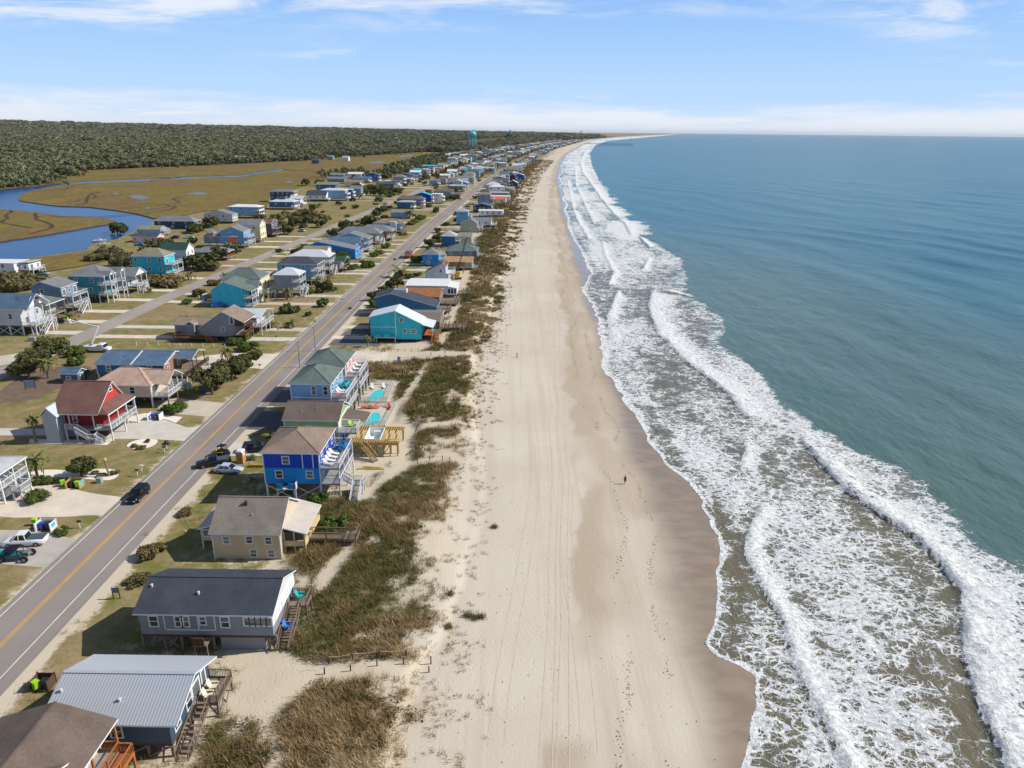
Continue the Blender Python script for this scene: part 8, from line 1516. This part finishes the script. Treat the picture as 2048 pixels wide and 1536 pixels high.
boat(200, 484, 6.5, 10, (226, 226, 224), 'white motor boat moored at the creek bank'); boat(210, 491, 5.2, 25, (190, 190, 186), 'grey skiff drawn up on the creek bank'); boat(283, 491, 6.0, 5, (30, 110, 200), 'bright blue covered boat on the grass by the marsh', (40, 120, 210)); boat(296, 493, 4.5, 20, (210, 150, 60), 'orange kayak-shaped boat beside the blue covered boat'); boat(440, 614, 5.5, 15, (40, 110, 180), 'blue boat stored beside the bright cyan gable house', (50, 110, 180))
X, Y = PX(912, 560); e = empty('drilling_rig', (X, Y, 0), 0, 'yellow drilling rig with tall black mast on the sand', 'rig'); YR = paint('rig_yellow', (210, 160, 40), .5); MB().box(-1.8, 1.4, -1.1, 1.1, .9, 2.4).build('engine_house', YR, e); MB().box(.2, 1.6, -1.0, .2, 2.4, 3.4).build('cab', YR, e)
for s in (-1.1, 1.1): MB().box(-2.2, 2.2, s - .35, s + .35, 0, .85).build('track', BLACK, e)
top = Vector((xat((932, 476), Y) - X, 0, zat((932, 476), Y))); mm = MB(); b0 = Vector((-.3, 0, 1.5)); sd2 = Vector((0, .28, 0)); up2 = Vector((.5, 0, 0))
for o_ in (sd2, -sd2): mm.bar(b0 + o_, top + o_, .14).bar(b0 + o_ + up2, top + o_ + up2, .14)
for i in range(16): a = b0 + (top - b0) * i / 16; b = b0 + (top - b0) * (i + 1) / 16; mm.bar(a + sd2, b - sd2 + up2, .09).bar(a - sd2, b + sd2 + up2, .09)
mm.build('mast', BLACK, e)
X, Y = PX(905, 545); e = empty('timber_frame', (X - 1, Y, 0), 0, 'new timber piling frame around the drilling rig', 'frame')
for i in range(4):
    for j in range(3): put('piling', shared(('tfp',), lambda: MB().tube([(0, 0, -.3), (0, 0, 4.2)], [.16, .14], 8).mesh('piling', M('treated_pile', (150, 112, 66), .85, .15, 3))), e, (i * 2.6 - 2, j * 3 - 4, 0))
for j in range(3): MB().box(-2.4, 6.2, j * 3 - 4.1, j * 3 - 3.9, 3.6, 3.9).build('beam', WOODD, e)
def water_tower(x, ytop, Y, label, hh=None):
    X = xat((x, ytop), Y); zt = zat((x, ytop), Y); zt = max(zt, 40); g0 = float(hills(X, Y)) if X < -100 else 0; e = empty('water_tower', (X, Y, g0), 0, label, 'water tower', None); TW = M('tower_teal', (96, 190, 200), .5, .06, .02); H2 = zt - g0; R2 = 10.5; b = H2 - 15
    prof = [(0, b - 1), (4, b - .6), (8, b + 1.6), (10.2, b + 5), (R2, b + 8), (9.6, b + 11.2), (6.4, b + 13.8), (2.5, b + 14.8), (0, H2)]; MB().lathe(prof, 24).build('tank', TW, e, True); MB().tube([(0, 0, -2), (0, 0, b)], [1.5, 1.5], 12).build('riser', TW, e)
    for i in range(8): a = i * math.pi / 4 + .2; MB().tube([(R2 * 1.05 * math.cos(a), R2 * 1.05 * math.sin(a), -2), (R2 * .97 * math.cos(a), R2 * .97 * math.sin(a), b + 7)], [.55, .5], 6).build('leg', TW, e)
    for zz in (b * .35, b * .7): MB().lathe([(R2 * 1.02, zz - .3), (R2 * 1.06, zz), (R2 * 1.02, zz + .3)], 8).build('ring_brace', TW, e)
    return e
water_tower(945, 262, 2085, 'large teal water tower rising behind the marsh-side houses'); water_tower(1021, 260, 4700, 'teal water tower beyond the first, over the distant trees'); water_tower(1163, 261, 9500, 'tiny farthest water tower near the bend of the shore')
pa, pb = P(1195, 288.5, 3), P(1265, 289.5, 3); e = empty('fishing_pier', (pa[0], pa[1], 0), math.atan2(pb[1] - pa[1], pb[0] - pa[0]), 'long dark fishing pier reaching into the sea far down the beach', 'pier'); L = math.dist(pa, pb); MB().box(-60, L, -3.5, 3.5, 5.2, 6.4).build('deck', WOODD, e); MB().box(L - 30, L, -8, 8, 5.2, 6.4).build('pier_head', WOODD, e)
for i in range(24):
    for s in (-3, 3): put('piling', shared(('pp',), lambda: MB().tube([(0, 0, -4), (0, 0, 5.2)], [.5, .5], 6).mesh('piling', WOODD)), e, (L * i / 23, s, 0))
# distant low shore across the bay

def haze():
    m = bpy.data.materials.new('sea_air'); m.use_nodes = True; N, L = nd(m); N.remove(N['Principled BSDF']); v = N.new('ShaderNodeVolumePrincipled'); v.inputs['Color'].default_value = (.86, .92, 1.0, 1); v.inputs['Density'].default_value = 1.5e-5; v.inputs['Anisotropy'].default_value = .0
    L.new(v.outputs[0], N['Material Output'].inputs['Volume']); tag(MB().box(-90000, 90000, -200, 90000, -9, 190).build('haze', m), kind='stuff')
haze()
